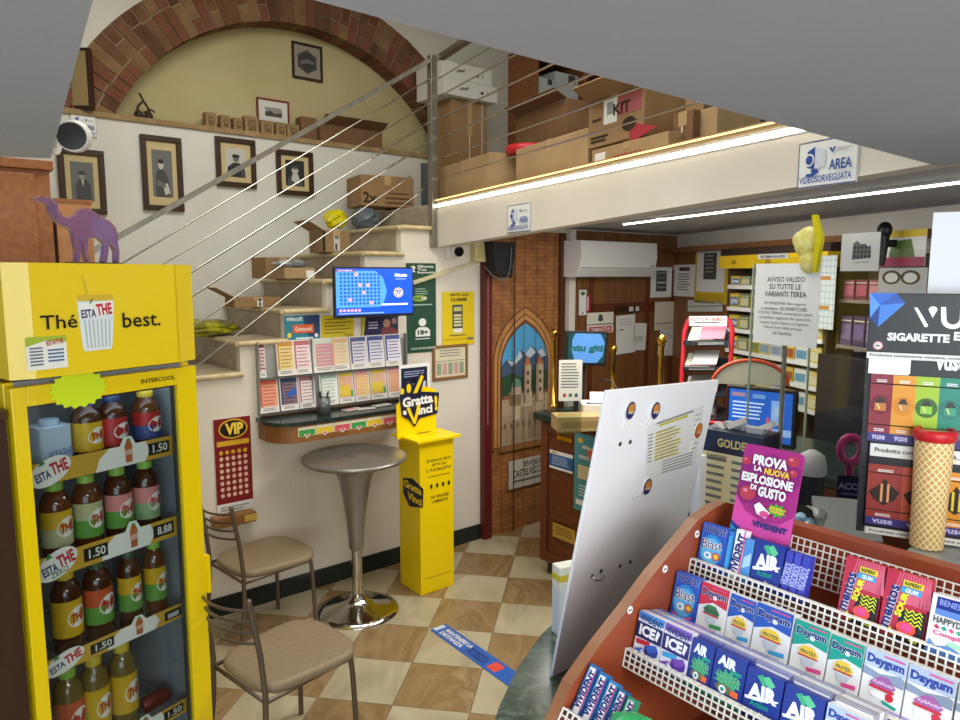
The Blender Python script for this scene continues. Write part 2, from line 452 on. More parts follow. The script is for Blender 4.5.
# wall with the portraits, and the brick arch over the ledge
AC, AZ, RI, RO, ADEP, LZ, TOPZ = 1.005, 2.345, 1.475, 1.785, .17, 3.01, 4.3
WM2 = WM @ Matrix.Translation((0, 0, -GAP))
b = MB(WM2)
b.box(-2.7, 6.0, 0, LZ - .03, -.3, 0, M_WALL2)
th0 = math.asin((LZ - AZ) / RO); N = 40
arc = [(AC + RO * math.cos(math.pi - th0 - (math.pi - 2 * th0) * i / N), AZ + RO * math.sin(math.pi - th0 - (math.pi - 2 * th0) * i / N)) for i in range(N + 1)]
b.box(-2.7, arc[0][0], LZ - .03, TOPZ, -.3, 0, M_WALL2); b.box(arc[-1][0], 6.0, LZ - .03, TOPZ, -.3, 0, M_WALL2)
for i in range(N):
    a, c = arc[i], arc[i + 1]
    b.quad((a[0], a[1], 0), (c[0], c[1], 0), (c[0], TOPZ, 0), (a[0], TOPZ, 0), M_WALL2)
struct('wall_back', b)
b = MB(WM2); b.box(arc[0][0], arc[-1][0], LZ - .03, TOPZ, -.32, -ADEP, M_CREAM); struct('wall_niche', b)
b = MB(WM2); b.box(arc[0][0] + .0, arc[-1][0], LZ - .032, LZ, -ADEP, .018, M_STONE); struct('trim_ledge', b)
b = MB(WM2)
ringm = [M_MORTAR]
ti = math.asin((LZ - AZ) / RI); a0, a1 = math.pi - th0, th0
nb = int((math.pi - 2 * th0) * 1.6 / .072)
for i in range(nb):
    t0 = a0 + (a1 - a0) * i / nb; t1 = a0 + (a1 - a0) * (i + 1) / nb
    P = lambda r, t, z: (AC + r * math.cos(t), AZ + r * math.sin(t), z)
    if AZ + RI * math.sin((t0 + t1) / 2) > LZ - .05:
        b.add([P(RI + .004, t0, -ADEP), P(RI + .004, t1, -ADEP), P(RI + .004, t1, -.004), P(RI + .004, t0, -.004),
               P(RO - .002, t0, -.004), P(RO - .002, t1, -.004)], [(0, 1, 2, 3), (3, 2, 5, 4)], M_MORTAR)
    g = .0045 / 1.6; u0, u1 = t0 - g, t1 + g
    cut = RI + random.choice((.10, .205, .215, .11))
    for ra, rb in ((RI, cut - .005), (cut + .005, RO)):
        m = random.choice(M_BRICKS + M_BRICKS[:2]); j = random.uniform(-.006, .004)
        vs = [P(r, t, z) for z in (-ADEP + .001, .006 + j) for r in (ra, rb) for t in (u0, u1)]
        vs = [(x, max(y, LZ + .001), z) for x, y, z in vs]
        b.add(vs, [(0, 2, 3, 1), (4, 5, 7, 6), (0, 1, 5, 4), (2, 6, 7, 3), (0, 4, 6, 2), (1, 3, 7, 5)], m)
struct('trim_brick_arch', b)

# mezzanine floor and its front beam
b = MB()
pl = [tuple(p)[:2] for p in (mez(0, 0, .02), mez(3.34, 0, .02), mez(6.2, 0, .02), w3p(7.2, 0), w3p(0, 0))]
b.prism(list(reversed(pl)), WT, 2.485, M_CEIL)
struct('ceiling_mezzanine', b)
b = MB()
q = [(w1p(1.46, 0, -.01)), w1p(1.46, 0, -GAP), w1p(4.4, 0, -GAP), w1p(4.4, 0, -.01)]
b.prism([tuple(p)[:2] for p in q], 2.37, 2.485, M_WALL); struct('floor_landing', b)
def fz(t): return 2.19 + .033 * t
b = MB()
TE = 6.0
for t0, t1 in ((0, 3.36), (3.36, TE)):
    A = [mez(t0, fz(t0)), mez(t1, fz(t1)), mez(t1, 2.49), mez(t0, 2.49)]; B = [p + MEI * .09 for p in A]
    b.add(A + B, [(0, 1, 2, 3), (7, 6, 5, 4), (0, 4, 5, 1), (3, 2, 6, 7), (0, 3, 7, 4), (1, 5, 6, 2)], M_WALL)
struct('beam_mezzanine', b)
b = MB()
A = [mez(0, 2.492, -.012), mez(3.36, 2.492, -.012), mez(3.36, 2.515, -.012), mez(0, 2.515, -.012)]; B = [p + MEI * .12 for p in A]
b.add(A + B, [(0, 1, 2, 3), (7, 6, 5, 4), (0, 4, 5, 1), (3, 2, 6, 7), (0, 3, 7, 4), (1, 5, 6, 2)], mat('a58a62', .5))
struct('trim_mezzanine', b)

# lower ceiling of the front part of the shop, with the stairwell opening cut out of it
K = V((-.33, .66, 0)); Q = K + V((.776, .631, 0)) * 2.02
b = MB()
pl = [K, Q, Q + MED * 5.2, V((-4.2, -3.0, 0)), V((-4.2, 1.72, 0)), V((-1.18, 1.775, 0)), V((-1.075, 1.80, 0))]
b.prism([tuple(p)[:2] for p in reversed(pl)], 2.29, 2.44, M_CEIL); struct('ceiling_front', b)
b = MB()                                                         # the upper floor's walls round the opening
for p, q2 in ((K, Q), (K, V((-1.075, 1.80, 0))), (V((-1.075, 1.80, 0)), V((-4.2, 1.72, 0)))):
    d = (q2 - p).normalized(); n = V((-d.y, d.x, 0))
    if n.dot(V((-.6, 2.5, 0)) - p) > 0: n = -n
    a, c = p + n * .03, q2 + n * .03
    e, f = a + n * .1, c + n * .1
    b.prism([tuple(v)[:2] for v in (a, c, f, e)], 2.441, TOPZ, M_WALL2)
struct('wall_upper', b)
b = MB(); b.box(-4.2, 4.5, .4, 8, TOPZ, TOPZ + .1, M_WALL2); struct('ceiling_upper', b)
b = MB(); M3 = frame(C3, W3D, UP)                              # right-hand wall behind the tobacco shelves
b.M = M3; b.box(-.1, 7.2, 0, TOPZ, -.1, 0, M_WALL); struct('wall_right', b)
b = MB(WM); b.box(-2.8, -2.7, 0, TOPZ, -GAP, 1.6, M_WALL2); struct('wall_stair_end', b)
s0, _ = w1(482, 540); s1, _ = w1(567, 535)
b = MB(WM); b.box(-2.7, 1.87, 0, .115, 0, .012, mat('1d2622', .3)); struct('baseboard_left', b)
b = MB(WM); b.box(2.86, 4.2, 0, WT - .01, 0, .02, M_WOOD)
for x in (3.0, 3.75, 4.12): b.box(x, x + .05, 0, 2.05, .02, .03, M_WOODRED)
b.box(3.0, 4.15, 1.68, 1.76, .02, .03, M_WOODRED)
struct('wall_panelling', b)
b = MB(WM); b.box(2.735, 2.80, 0, 2.36, 0, .05, M_WALL); struct('trim_white_post', b)

# ------------------------------------------------------------------ LED strips
b = MB(); A = mez(.02, 2.455, -.004); B = mez(3.3, 2.455, -.004)
led = thing('led_strip', 'long bright LED strip along the upper edge of the mezzanine beam', 'light strip', Matrix.Translation(A))
b = MB(Matrix.Translation(-A)); d = V((0, 0, .026))
b.slab([A, B, B + d, A + d], .004, mat('b9b9b4', .4)); b.build('profile', led)
b = MB(Matrix.Translation(-A)); b.slab([A + MEI * -.006 + d * .15, B + MEI * -.006 + d * .15, B - MEI * .006 + d * .85, A - MEI * .006 + d * .85], .004, M_LED); b.build('diffuser', led)
b = MB(Matrix.Translation(-A)); e = V((0, 0, .047)); b.slab([A + e - MEI * .009, B + e - MEI * .009, B + e * 1.14 - MEI * .009, A + e * 1.14 - MEI * .009], .004, M_EDGEGLOW)
o = b.build('warm_edge', led); o['label'] = 'thin warm yellow glow line above the white strip'
A = atz(624, 222, WT); B = A + V((.348, -.937, 0)) * 3.6
led = thing('led_strip', 'thin LED strip on the ceiling under the mezzanine above the tobacco shelves', 'light strip', Matrix.Translation(A))
b = MB(Matrix.Translation(-A)); n = V((.937, .348, 0))
b.slab([A - n * .016, A + n * .016, B + n * .016, B - n * .016], .012, mat('c6c6c0', .4)); o = b.build('profile', led, Matrix.Translation((0, 0, -.0128)))
b = MB(Matrix.Translation(-A)); b.slab([A - n * .006, A + n * .006, B + n * .006, B - n * .006], .008, M_LED); b.build('diffuser', led, Matrix.Translation((0, 0, -.0212)))

# ------------------------------------------------------------------ railing
rail = thing('stair_railing', 'grey steel railing with tensioned rods climbing along the stairs', 'railing', Matrix.Translation(w1p(1.43, 2.5, .02)))
IV = Matrix.Translation(-w1p(1.43, 2.5, .02))
def rp(x, y, off=.02):
    s, z = w1(x, y, off); return s, z
b = MB(IV); b.M = IV @ WM; b.box(1.405, 1.455, 2.20, 3.455, -.012, .038, M_STEEL); b.box(1.405, 1.455, 2.19, 2.2, -.012, .038, M_STEEL); b.build('post', rail, bevel=.003)
b = MB(IV); b.M = IV @ WM
sa, za = rp(92, 250); sb, zb = rp(430, 59)
k = (zb - za) / (sb - sa)
def sl(s): return zb + k * (s - sb)
for s0, s1 in ((-.72, 1.455),):
    vs = [(s, sl(s) + dz, z) for s in (s0, s1) for z in (-.012, .038) for dz in (-.024, .006)]
    b.add(vs, [(0, 1, 3, 2), (4, 6, 7, 5), (0, 4, 5, 1), (2, 3, 7, 6), (1, 5, 7, 3), (0, 2, 6, 4)], M_STEEL)
b.build('handrail', rail)
for (xa, ya), (xb, yb) in (((125, 262), (400, 97)), ((167, 262), (415, 112)), ((192, 272), (430, 122)), ((194, 295), (432, 140)), ((245, 291), (405, 180)), ((250, 325), (419, 193))):
    sa, za = rp(xa, ya); sb_, zb_ = rp(xb, yb); k = (zb_ - za) / (sb_ - sa)
    r = .0065 if ya in (272, 295) else .0045
    b = MB(IV); b.M = IV @ WM
    b.cyl((-.72, za + k * (-.72 - sa), .013), (min(1.43, sb_ + .05 if yb > 150 else 1.43), za + k * (min(1.43, sb_ + .05 if yb > 150 else 1.43) - sa), .013), r, M_CHROME, 8)
    b.build('rod', rail)
b = MB(IV); b.M = IV @ WM; b.box(-.76, -.71, 1.15, 2.08, -.012, .038, M_STEEL); b.build('post', rail, bevel=.003)
rail = thing('mezzanine_railing', 'grey steel rods and rail running along the mezzanine edge above the LED strip', 'railing', Matrix.Translation(mez(.08, 2.515)))
IV = Matrix.Translation(-mez(.08, 2.515))
for x, y in ((433, 79), (433, 97), (433, 119), (437, 137), (437, 158), (437, 178)):
    _, z = mezpx(x, y)
    b = MB(IV); b.cyl(mez(.06, z, .03), mez(3.3, z, .03), .0065 if y in (119, 137) else .0045, M_CHROME, 8); b.build('rod', rail)
b = MB(IV)
vs = [mez(t, z, i) for t in (.03, 3.3) for i in (.01, .06) for z in (3.43, 3.46)]
b.add(vs, [(0, 1, 3, 2), (4, 6, 7, 5), (0, 4, 5, 1), (2, 3, 7, 6), (1, 5, 7, 3), (0, 2, 6, 4)], M_STEEL); b.build('handrail', rail)
b = MB(IV); A = mez(3.28, 2.516, .035); b.cyl(A, A + V((0, 0, .93)), .022, M_STEEL, 10); b.build('post', rail)

# ------------------------------------------------------------------ drinks fridge
FR0 = V((-1.04, 2.54, 0)); FD = V((.53, .848, 0)).normalized(); FN = V((.848, -.53, 0)).normalized(); FW = .62
FL = FR0 - FD * FW
FM = frame(FL, FD, UP)                                           # x right along the front, y up, z out of the front
def fr(x, y, off=0.0):
    q = atp(x, y, FL + FN * off, FN); return (q - FL).dot(FD), q.z
fridge = thing('drinks_fridge', 'tall yellow iced tea fridge with a glass door', 'fridge', FM)
M_YIN = mat('b9c0c6', .5); M_INNER = mat('8f989f', .55)
HB = 1.683                                                        # underside of the header
b = MB()
b.box(0, .03, .08, HB, -.6, -.045, M_YEL); b.box(FW - .03, FW, .08, HB, -.6, -.045, M_YEL)
b.box(.03, FW - .03, .08, HB, -.6, -.57, M_INNER); b.box(.03, FW - .03, .08, .14, -.57, -.045, M_INNER); b.box(.03, FW - .03, 1.62, HB, -.57, -.045, M_INNER)
b.box(.03, .036, .14, 1.62, -.57, -.046, M_INNER); b.box(FW - .036, FW - .03, .14, 1.62, -.57, -.046, M_INNER)
b.box(.02, FW - .02, 0, .08, -.58, -.06, M_DARK); b.build('body', fridge, bevel=.004)
b = MB()
HT = 2.036
b.box(.004, FW - .004, HB + .012, HT - .01, -.58, -.02, M_YEL)
b.prism([(.0, HB + .012), (FW, HB + .012), (FW, HT), (.0, HT)], -.02, .0, M_YEL)
b.add([(0, HB + .012, 0), (.06, HB + .012, .03), (.06, HT, .03), (0, HT, 0)], [(0, 1, 2, 3)], M_YEL)
b.add([(FW - .085, HB + .012, .03), (FW, HB + .012, 0), (FW, HT, 0), (FW - .085, HT, .03)], [(0, 1, 2, 3)], M_YEL)
b.prism([(.06, HB + .012), (FW - .085, HB + .012), (FW - .085, HT), (.06, HT)], .0, .028, mat('f0d010', .3, 0, 0, .5, .4))
b.box(.0, FW, HT - .012, HT, -.58, .0, M_YEL)
head = b.build('header', fridge)
b = MB(Matrix.Translation((0, 0, .0295)))
tx = lambda s, m, p, bold=.0: b.text(s, *fr(*p[:2], .03), *fr(*p[2:], .03), 0, m, bold)
def ftext(b, s, x0, y0, x1, y1, off, m, bold=0.0, rot=0):
    a = fr(x0, y1, off); c = fr(x1, y0, off); b.text(s, a[0], a[1], c[0], c[1], off, m, bold, rot)
b = MB()
ftext(b, 'Thé', 41, 314, 77, 330, .0305, M_BLACK, .012); ftext(b, 'best.', 123, 311, 160, 328, .0305, M_BLACK, .012)
o = b.build('lettering', fridge)
# printed cup
cx0, cy = fr(99, 350, .03); cx1, ct = fr(99, 297, .03); w = (fr(117, 320, .03)[0] - fr(81, 320, .03)[0]) / 2
b = MB(); z = .0302
prof = [(-.78, 0), (.72, 0), (.8, .12), (1.0, .8), (1.0, .92), (1.0, 1.0), (-1.0, 1.0), (-1.0, .8), (-.86, .12)]
h = ct - cy
b.prism([(cx0 + x * w, cy + y * h) for x, y in prof], .028, z, mat('e3ecee', .4))
for k in range(7):
    x = -.62 + k * .2
    b.prism([(cx0 + (x) * w, cy + .05 * h), (cx0 + (x + .07) * w, cy + .05 * h), (cx0 + (x * 1.15 + .07) * w, cy + .58 * h), (cx0 + x * 1.15 * w, cy + .58 * h)], .029, z + .0006, mat('aebcc2', .4))
b.prism([(cx0 - .98 * w, cy + .93 * h), (cx0 + .98 * w, cy + .93 * h), (cx0 + .98 * w, cy + 1.05 * h), (cx0 - .98 * w, cy + 1.05 * h)], .029, z + .001, mat('d8b83a', .4))
b.prism([(cx0 - .9 * w, cy + .62 * h), (cx0 + .95 * w, cy + .66 * h), (cx0 + .9 * w, cy + .92 * h), (cx0 - .9 * w, cy + .86 * h)], .029, z + .0012, mat('f2f2ee', .4))
b.text('ESTA', cx0 - .85 * w, cy + .62 * h, cx0 - .05 * w, cy + .78 * h, z + .002, mat('20306e', .5), .03, 3)
b.text('THE', cx0 - .02 * w, cy + .66 * h, cx0 + .85 * w, cy + .88 * h, z + .002, mat('c4202c', .5), .04, 5)
b.prism([(cx0 - .35 * w, cy + .86 * h), (cx0 - .1 * w, cy + .98 * h), (cx0 - .3 * w, cy + .95 * h)], .029, z + .002, mat('3f8a3a', .5))
b.prism([(cx0 - .45 * w, cy + 1.05 * h), (cx0 - .36 * w, cy + 1.05 * h), (cx0 - .58 * w, cy + 1.42 * h), (cx0 - .66 * w, cy + 1.42 * h)], .029, z, mat('d9c24c', .4))
o = b.build('cup_print', fridge); o['label'] = 'printed picture of a ribbed white tea cup with a straw'
# info sticker
a = fr(25, 338, .03); c = fr(68, 367, .03)
b = MB(Matrix.Translation((a[0], a[1], .029))); w, h = c[0] - a[0], a[1] - c[1]
b.prism([(0, -h), (w, -h), (w, 0), (0, 0)], 0, .001, mat('f0f0e6', .5))
b.prism([(0, -.28 * h), (.5 * w, -.12 * h), (w, -.2 * h), (w, 0), (0, 0)], 0, .0016, mat('a5bf3a', .5))
b.text('ESTATHE', .5 * w, -.26 * h, .92 * w, -.1 * h, .002, mat('b0263a'), .03, 8)
for k in range(6): b.prism([(.08 * w, -(.36 + .1 * k) * h), (.4 * w, -(.36 + .1 * k) * h), (.4 * w, -(.31 + .1 * k) * h), (.08 * w, -(.31 + .1 * k) * h)], 0, .0022, mat('6a7a8a'))
for k in range(4): b.prism([(.52 * w, -(.45 + .11 * k) * h), (.92 * w, -(.45 + .11 * k) * h), (.92 * w, -(.4 + .11 * k) * h), (.52 * w, -(.4 + .11 * k) * h)], 0, .0022, mat('3e6a9a'))
o = b.build('sticker', fridge); o['label'] = 'white and green information sticker on the header'
# door
gx0, gx1 = fr(27, 401)[0], fr(178, 392)[0]; gz1 = fr(27, 401)[1]; gz1b = fr(176, 390)[1]; gz0 = .24; gz1 = (gz1 + gz1b) / 2
b = MB()
dz0, dz1 = .1, HB - .012
def ringbox(b, x0, x1, y0, y1, X0, X1, Y0, Y1, z0, z1, m):
    b.box(x0, X0, y0, y1, z0, z1, m); b.box(X1, x1, y0, y1, z0, z1, m); b.box(X0, X1, y0, Y0, z0, z1, m); b.box(X0, X1, Y1, y1, z0, z1, m)
ringbox(b, 0, FW, dz0, dz1, gx0, gx1, gz0, gz1, -.04, 0, M_YEL)
door = b.build('door', fridge, bevel=.003)
b = MB(); b.box(gx0 + .0005, gx1 - .0005, gz0 + .0005, gz1 - .0005, -.02, -.014, M_FRIDGEGLASS); o = b.build('glass', door)
b = MB(); ringbox(b, gx0, gx1, gz0, gz1, gx0 + .008, gx1 - .008, gz0 + .008, gz1 - .008, -.036, -.022, mat('3a3c3e', .5)); o = b.build('gasket', door)
b = MB(); b.text('INTERCOOL', .404, 1.632, .534, 1.647, .0008, mat('3a340c', .4), .03); o = b.build('lettering', door)
b = MB(); b.rbox(FW - .004, FW + .012, .80, .95, -.03, .012, M_YEL, .006); o = b.build('handle', door)
# star shaped price card
a = fr(79, 389, .006)
b = MB(Matrix.Translation((a[0], a[1], .003)))
pts = []
for k in range(36):
    t = 2 * math.pi * k / 36; r = 1.0 if k % 2 == 0 else .86
    pts.append((.093 * r * math.cos(t), .062 * r * math.sin(t)))
b.prism(pts, 0, .002, mat('d2e81c', .6))
o = b.build('price_star', door); o['label'] = 'fluorescent yellow-green star shaped price card'
# shelves with price strips
STR = [((34, 459), (174, 440), (174, 460), (37, 480), '1.50'), ((40, 550), (176, 524), (177, 544), (40, 572), '8.88'), ((49, 649), (184, 612), (184, 627), (50, 664), '1.50'), ((55, 757), (187, 711), (187, 725), (56, 772), '1.50')]
SO = -.07
SHZ = []
l = bpy.data.lights.new('fridge_fill_light', 'AREA'); l.shape = 'RECTANGLE'; l.size, l.size_y, l.energy, l.color = .5, .05, 1.3, (.95, .98, 1)  # unseen fill added inside the fridge to brighten the bottles
o = bpy.data.objects.new('fridge_fill_light', l); COL.objects.link(o); o.parent = fridge; o.matrix_local = Matrix.Translation((FW / 2, 1.6, -.075)) @ Matrix.Rotation(math.radians(65), 4, 'X')
M_STRIP = mat('cda23a', .4); M_DIG = mat('20221e', .4); M_OVAL = mat('eeeee8', .4)
for i, (tl, tr, br, bl, price) in enumerate(STR):
    z1 = (fr(*tl, SO)[1] + fr(*tr, SO)[1]) / 2; z0 = (fr(*bl, SO)[1] + fr(*br, SO)[1]) / 2
    SHZ.append(z0)
    x0, x1 = .05, FW - .05
    b = MB()
    for k in range(16):
        x = x0 + (x1 - x0) * k / 15; b.cyl((x, z0 + .006, SO - .005), (x, z0 + .006, -.55), .002, mat('c8ccce', .3, .5), 5)
    for zz in (SO - .006, -.3, -.55): b.cyl((x0, z0 + .003, zz), (x1, z0 + .003, zz), .003, mat('c8ccce', .3, .5), 6)
    sh = b.build('shelf', fridge)
    w, h = x1 - x0, z1 - z0
    b = MB(Matrix.Translation((x0, z0, SO))); b.box(0, w, 0, h, -.004, 0, M_STRIP)
    b.prism([(.42 * w, 0), (.76 * w, 0), (.80 * w, .5 * h), (.77 * w, h), (.52 * w, h), (.45 * w, .6 * h)], 0, .0008, M_OVAL)
    b.prism([(.60 * w, .08 * h), (.69 * w, .08 * h), (.70 * w, 1.0 * h), (.67 * w, 1.42 * h), (.62 * w, 1.42 * h), (.59 * w, 1.0 * h)], 0, .0014, M_OVAL)
    b.prism([(.625 * w, .15 * h), (.67 * w, .15 * h), (.675 * w, .95 * h), (.66 * w, 1.25 * h), (.635 * w, 1.25 * h), (.62 * w, .95 * h)], 0, .002, mat('b8683a', .4))
    b.prism([(.638 * w, 1.2 * h), (.66 * w, 1.2 * h), (.66 * w, 1.32 * h), (.638 * w, 1.32 * h)], 0, .0025, mat('5a9a4a', .4))
    b.prism([(.622 * w, .5 * h), (.673 * w, .55 * h), (.673 * w, .8 * h), (.622 * w, .75 * h)], 0, .0027, mat('d8b0a0', .4))
    n = 20
    b.prism([(.145 * w + .125 * w * math.cos(2 * math.pi * k / n) , .56 * h + (.62 * h) * math.sin(2 * math.pi * k / n) + .25 * h * math.cos(2 * math.pi * k / n)) for k in range(n)], 0, .003, M_OVAL)
    b.text('ESTA', .055 * w, .2 * h, .145 * w, .62 * h, .0036, mat('20306e'), .03, 14); b.text('THE', .145 * w, .42 * h, .25 * w, 1.0 * h, .0036, mat('c4202c'), .04, 14)
    b.prism([(.075 * w, .85 * h), (.12 * w, .95 * h), (.1 * w, 1.15 * h)], 0, .0036, mat('3f8a3a', .5))
    if i == 1: b.text('ZERO', .1 * w, .06 * h, .21 * w, .32 * h, .0036, mat('4a8a4a'), .02, 14)
    for pr_, px in (((('1.50', .31),) if i in (1, 2) else ()) + ((('1.50', .79),) if i in (0, 3) else ()) + ((('8.88', .79),) if i == 1 else ())):
        b.prism([(px * w, .22 * h), ((px + .155) * w, .22 * h), ((px + .155) * w, .82 * h), (px * w, .82 * h)], 0, .002, M_DIG)
        b.text(pr_, (px + .03) * w, .32 * h, (px + .14) * w, .74 * h, .0026, mat('e8e8e0', .4), .02)
    if i == 2: b.prism([(.84 * w, .2 * h), (.97 * w, .2 * h), (.97 * w, .8 * h), (.84 * w, .8 * h)], 0, .002, M_DIG); b.prism([(.86 * w, .3 * h), (.95 * w, .3 * h), (.95 * w, .62 * h), (.86 * w, .62 * h)], 0, .0026, mat('b8bab8'))
    b.build('price_strip', sh)

# bottles
def bottle(h, r, liquid, lab1, lab2, cap, label, M, sq=1.0, text='THE'):
    t = thing('tea_bottle', label, 'bottle', M, 'iced tea bottles in the fridge')
    b = MB(); prof = [(r * .9, 0), (r, .012), (r, .1 * h), (r * .94, .13 * h), (r, .16 * h), (r, .66 * h), (r * .97, .74 * h), (r * .86, .81 * h), (r * .62, .87 * h), (r * .50, .90 * h), (r * .48, .93 * h)]
    b.lathe(prof, liquid, 18); b.build('body', t)
    b = MB(); b.lathe([(r * 1.012, .24 * h), (r * 1.012, .46 * h)], lab2, 18, caps=False); b.lathe([(r * 1.012, .46 * h), (r * 1.012, .67 * h)], lab1, 18, caps=False)
    # oval badge wrapped on the side that looks out of the door
    pts = []
    n = 16
    for k in range(n):
        u = math.cos(2 * math.pi * k / n) * .95; v = math.sin(2 * math.pi * k / n) * .12 * h + .47 * h + u * .02 * h
        pts.append((u, v))
    ang = lambda u: (r * 1.02 * math.sin(u * .75 + .25), -r * 1.02 * math.cos(u * .75 + .25))
    cen = len(pts); vs = [(*ang(u), v) for u, v in pts] + [(*ang(0), .47 * h)]
    b.add(vs, [(k, (k + 1) % n, cen) for k in range(n)], mat('ece8e2', .4))
    tv, tf, a0, a1, b0, b1 = text_geo(text, .03)
    vs = []
    for v in tv:
        u = ((v.x - a0) / (a1 - a0) - .5) * 1.35; x, y = ang(u)
        vs.append((x * 1.012, y * 1.012, .41 * h + (v.y - b0) / (b1 - b0) * .11 * h + u * .02 * h))
    b.add(vs, tf, mat('b8202c', .5))
    b.build('label', t)
    b = MB(); b.lathe([(r * .57, .905 * h), (r * .57, .985 * h), (r * .52, h)], cap, 16); b.build('cap', t)
    return t
TEA = mat('43210f', .08, 0, 0, .6); TEA2 = mat('5c3216', .08, 0, 0, .6); TEAG = mat('6b5a26', .1, 0, 0, .6)
LY, LR, LG, LP, LO = mat('d2a81c', .4), mat('b02a26', .4), mat('5f9a3c', .4), mat('d98a86', .4), mat('c4562c', .4)
CG, CY, CK = mat('8fbf4a', .45), mat('cdb22c', .45), mat('3a4a7a', .45)
PALE = mat('b6b88a', .4)
FA = math.atan2(FD.y, FD.x)
def fb(x, y, row, h, r, dz=.0095, **k):
    s, _ = fr(x, y, -.11 - r)
    p = FL + FD * s + FN * (-.11 - r); return rotz((p.x, p.y, SHZ[row] + dz), FA)
rows = [
    (0, [(88, TEA, LY, LY, CK, 'iced tea bottle with yellow label, top shelf of fridge beneath the star card'), (114, TEA, LR, LR, mat('2c3a66', .4), 'iced tea bottle with red label, third along on the top fridge shelf'), (148, TEA2, LR, mat('3e4c8a', .4), CY, 'iced tea bottle with red and blue label, right end of top fridge shelf')]),
    (1, [(57, TEA2, LY, PALE, CG, 'lemon tea bottle with half yellow label, left end of second fridge shelf'), (89, TEA2, PALE, LG, CG, 'tea bottle with pale green label, second along on the second fridge shelf'), (120, TEA, LP, LG, CG, 'peach tea bottle with pink and green label, third along on second fridge shelf'), (148, TEA, LP, mat('8fae7a', .4), CG, 'peach tea bottle right end of the second fridge shelf')]),
    (2, [(67, TEA, LY, LY, CY, 'dark tea bottle with plain yellow label, left end of third fridge shelf'), (99, TEA, LO, LG, mat('3c5a3a', .4), 'tea bottle with orange and green label, second along on third fridge shelf'), (131, TEA, LY, LG, mat('3c5a3a', .4), 'slim tea bottle with yellow-green label, third along on third fridge shelf'), (157, TEA2, LY, LG, CG, 'slim tea bottle with green cap, right end of third fridge shelf')]),
    (3, [(68, TEAG, LO, LG, CG, 'pale tea bottle with green cap on the lowest visible fridge shelf'), (95, TEAG, LY, LY, CY, 'lemon tea bottle with yellow cap, middle of the lowest visible fridge shelf'), (124, TEAG, LY, LY, CY, 'lemon tea bottle with yellow cap, rightmost on the lowest visible fridge shelf')])]
for row, lst in rows:
    top = (1.60 if row == 0 else SHZ[row - 1]) - .012
    for i, (x, liq, a, c, cp, lb) in enumerate(lst):
        h = (top - SHZ[row] - .0095) * (.93 if row == 3 else .97); r = .047 if row else .049
        if row == 2 and i > 1: r = .04
        bottle(h, r, liq, a, c, cp, lb, fb(x, 450 + 80 * row, row, h, r))
# film-wrapped multipack on the top shelf
t = thing('bottle_multipack', 'pale blue film wrapped bottle pack, left end of the top fridge shelf', 'drinks pack', fb(50, 440, 0, .2, .045, .0105), 'iced tea bottles in the fridge')
b = MB(); b.rbox(-.05, .05, -.05, .05, 0, .16, mat('b4c6d8', .25), .02); b.build('wrap', t)
b = MB(Matrix.Rotation(math.pi / 2, 4, 'X')); b.text('ESTATHE', -.03, .06, .045, .085, .0515, mat('6a7ab0', .4), .02, 6); b.build('print', t)
b = MB(); b.lathe([(.03, .16), (.03, .175), (.028, .18)], mat('9fb2c4', .4), 14); b.build('cap', t)
t = thing('can', 'dark red can lying at the right of the lowest visible fridge shelf', 'can', fb(160, 690, 3, .1, .03))
b = MB(Matrix.Translation((0, .04, .033)) @ Matrix.Rotation(math.pi / 2, 4, 'Y')); b.lathe([(.026, -.055), (.031, -.048), (.031, .048), (.026, .055)], mat('7a2224', .3, .3), 16); b.build('body', t)

# camel figure on the fridge
s, z = fr(38, 262, -.06); s2, _ = fr(118, 262, -.06)
w = s2 - s
cam_pts = [(0, .86), (.05, .80), (.10, .78), (.15, .72), (.17, .58), (.22, .40), (.30, .28), (.40, .18), (.42, .10), (.45, -.30), (.44, -.56), (.475, -.56), (.50, -.30), (.52, -.02), (.545, -.3), (.575, -.56), (.61, -.56), (.585, -.3), (.60, .02), (.72, .04), (.77, -.02), (.82, -.12), (.80, -.32), (.77, -.56), (.82, -.58), (.855, -.3), (.86, -.16), (.91, -.1), (.955, -.3), (.945, -.56), (.985, -.58), (1.0, -.3), (.985, -.02), (1.0, .12), (.97, .3), (.90, .46), (.80, .54), (.70, .66), (.62, .73), (.55, .70), (.47, .56), (.38, .45), (.31, .50), (.26, .66), (.25, .80), (.20, .87), (.17, .92), (.13, .89), (.06, .91)]
camel = thing('camel_figure', 'translucent purple camel silhouette standing on top of the yellow fridge', 'figurine', frame(FL + FD * s + FN * -.06 + V((0, 0, HT)), FD, UP))
hh = w * .78
m, nt, bs, L = nodes('purple_acrylic')
bs.inputs['Base Color'].default_value = lin('b08ac8'); bs.inputs['Roughness'].default_value = .12; bs.inputs['Transmission Weight'].default_value = .7; bs.inputs['IOR'].default_value = 1.3
b = MB(); b.prism([(x * w, (y + .58) * hh / 1.5 + .004) for x, y in cam_pts], -.012, .012, m); b.build('body', camel, bevel=.004)
b = MB(); b.box(.36 * w, .98 * w, 0, .005, -.025, .025, mat('3a3450', .2)); b.build('base', camel)

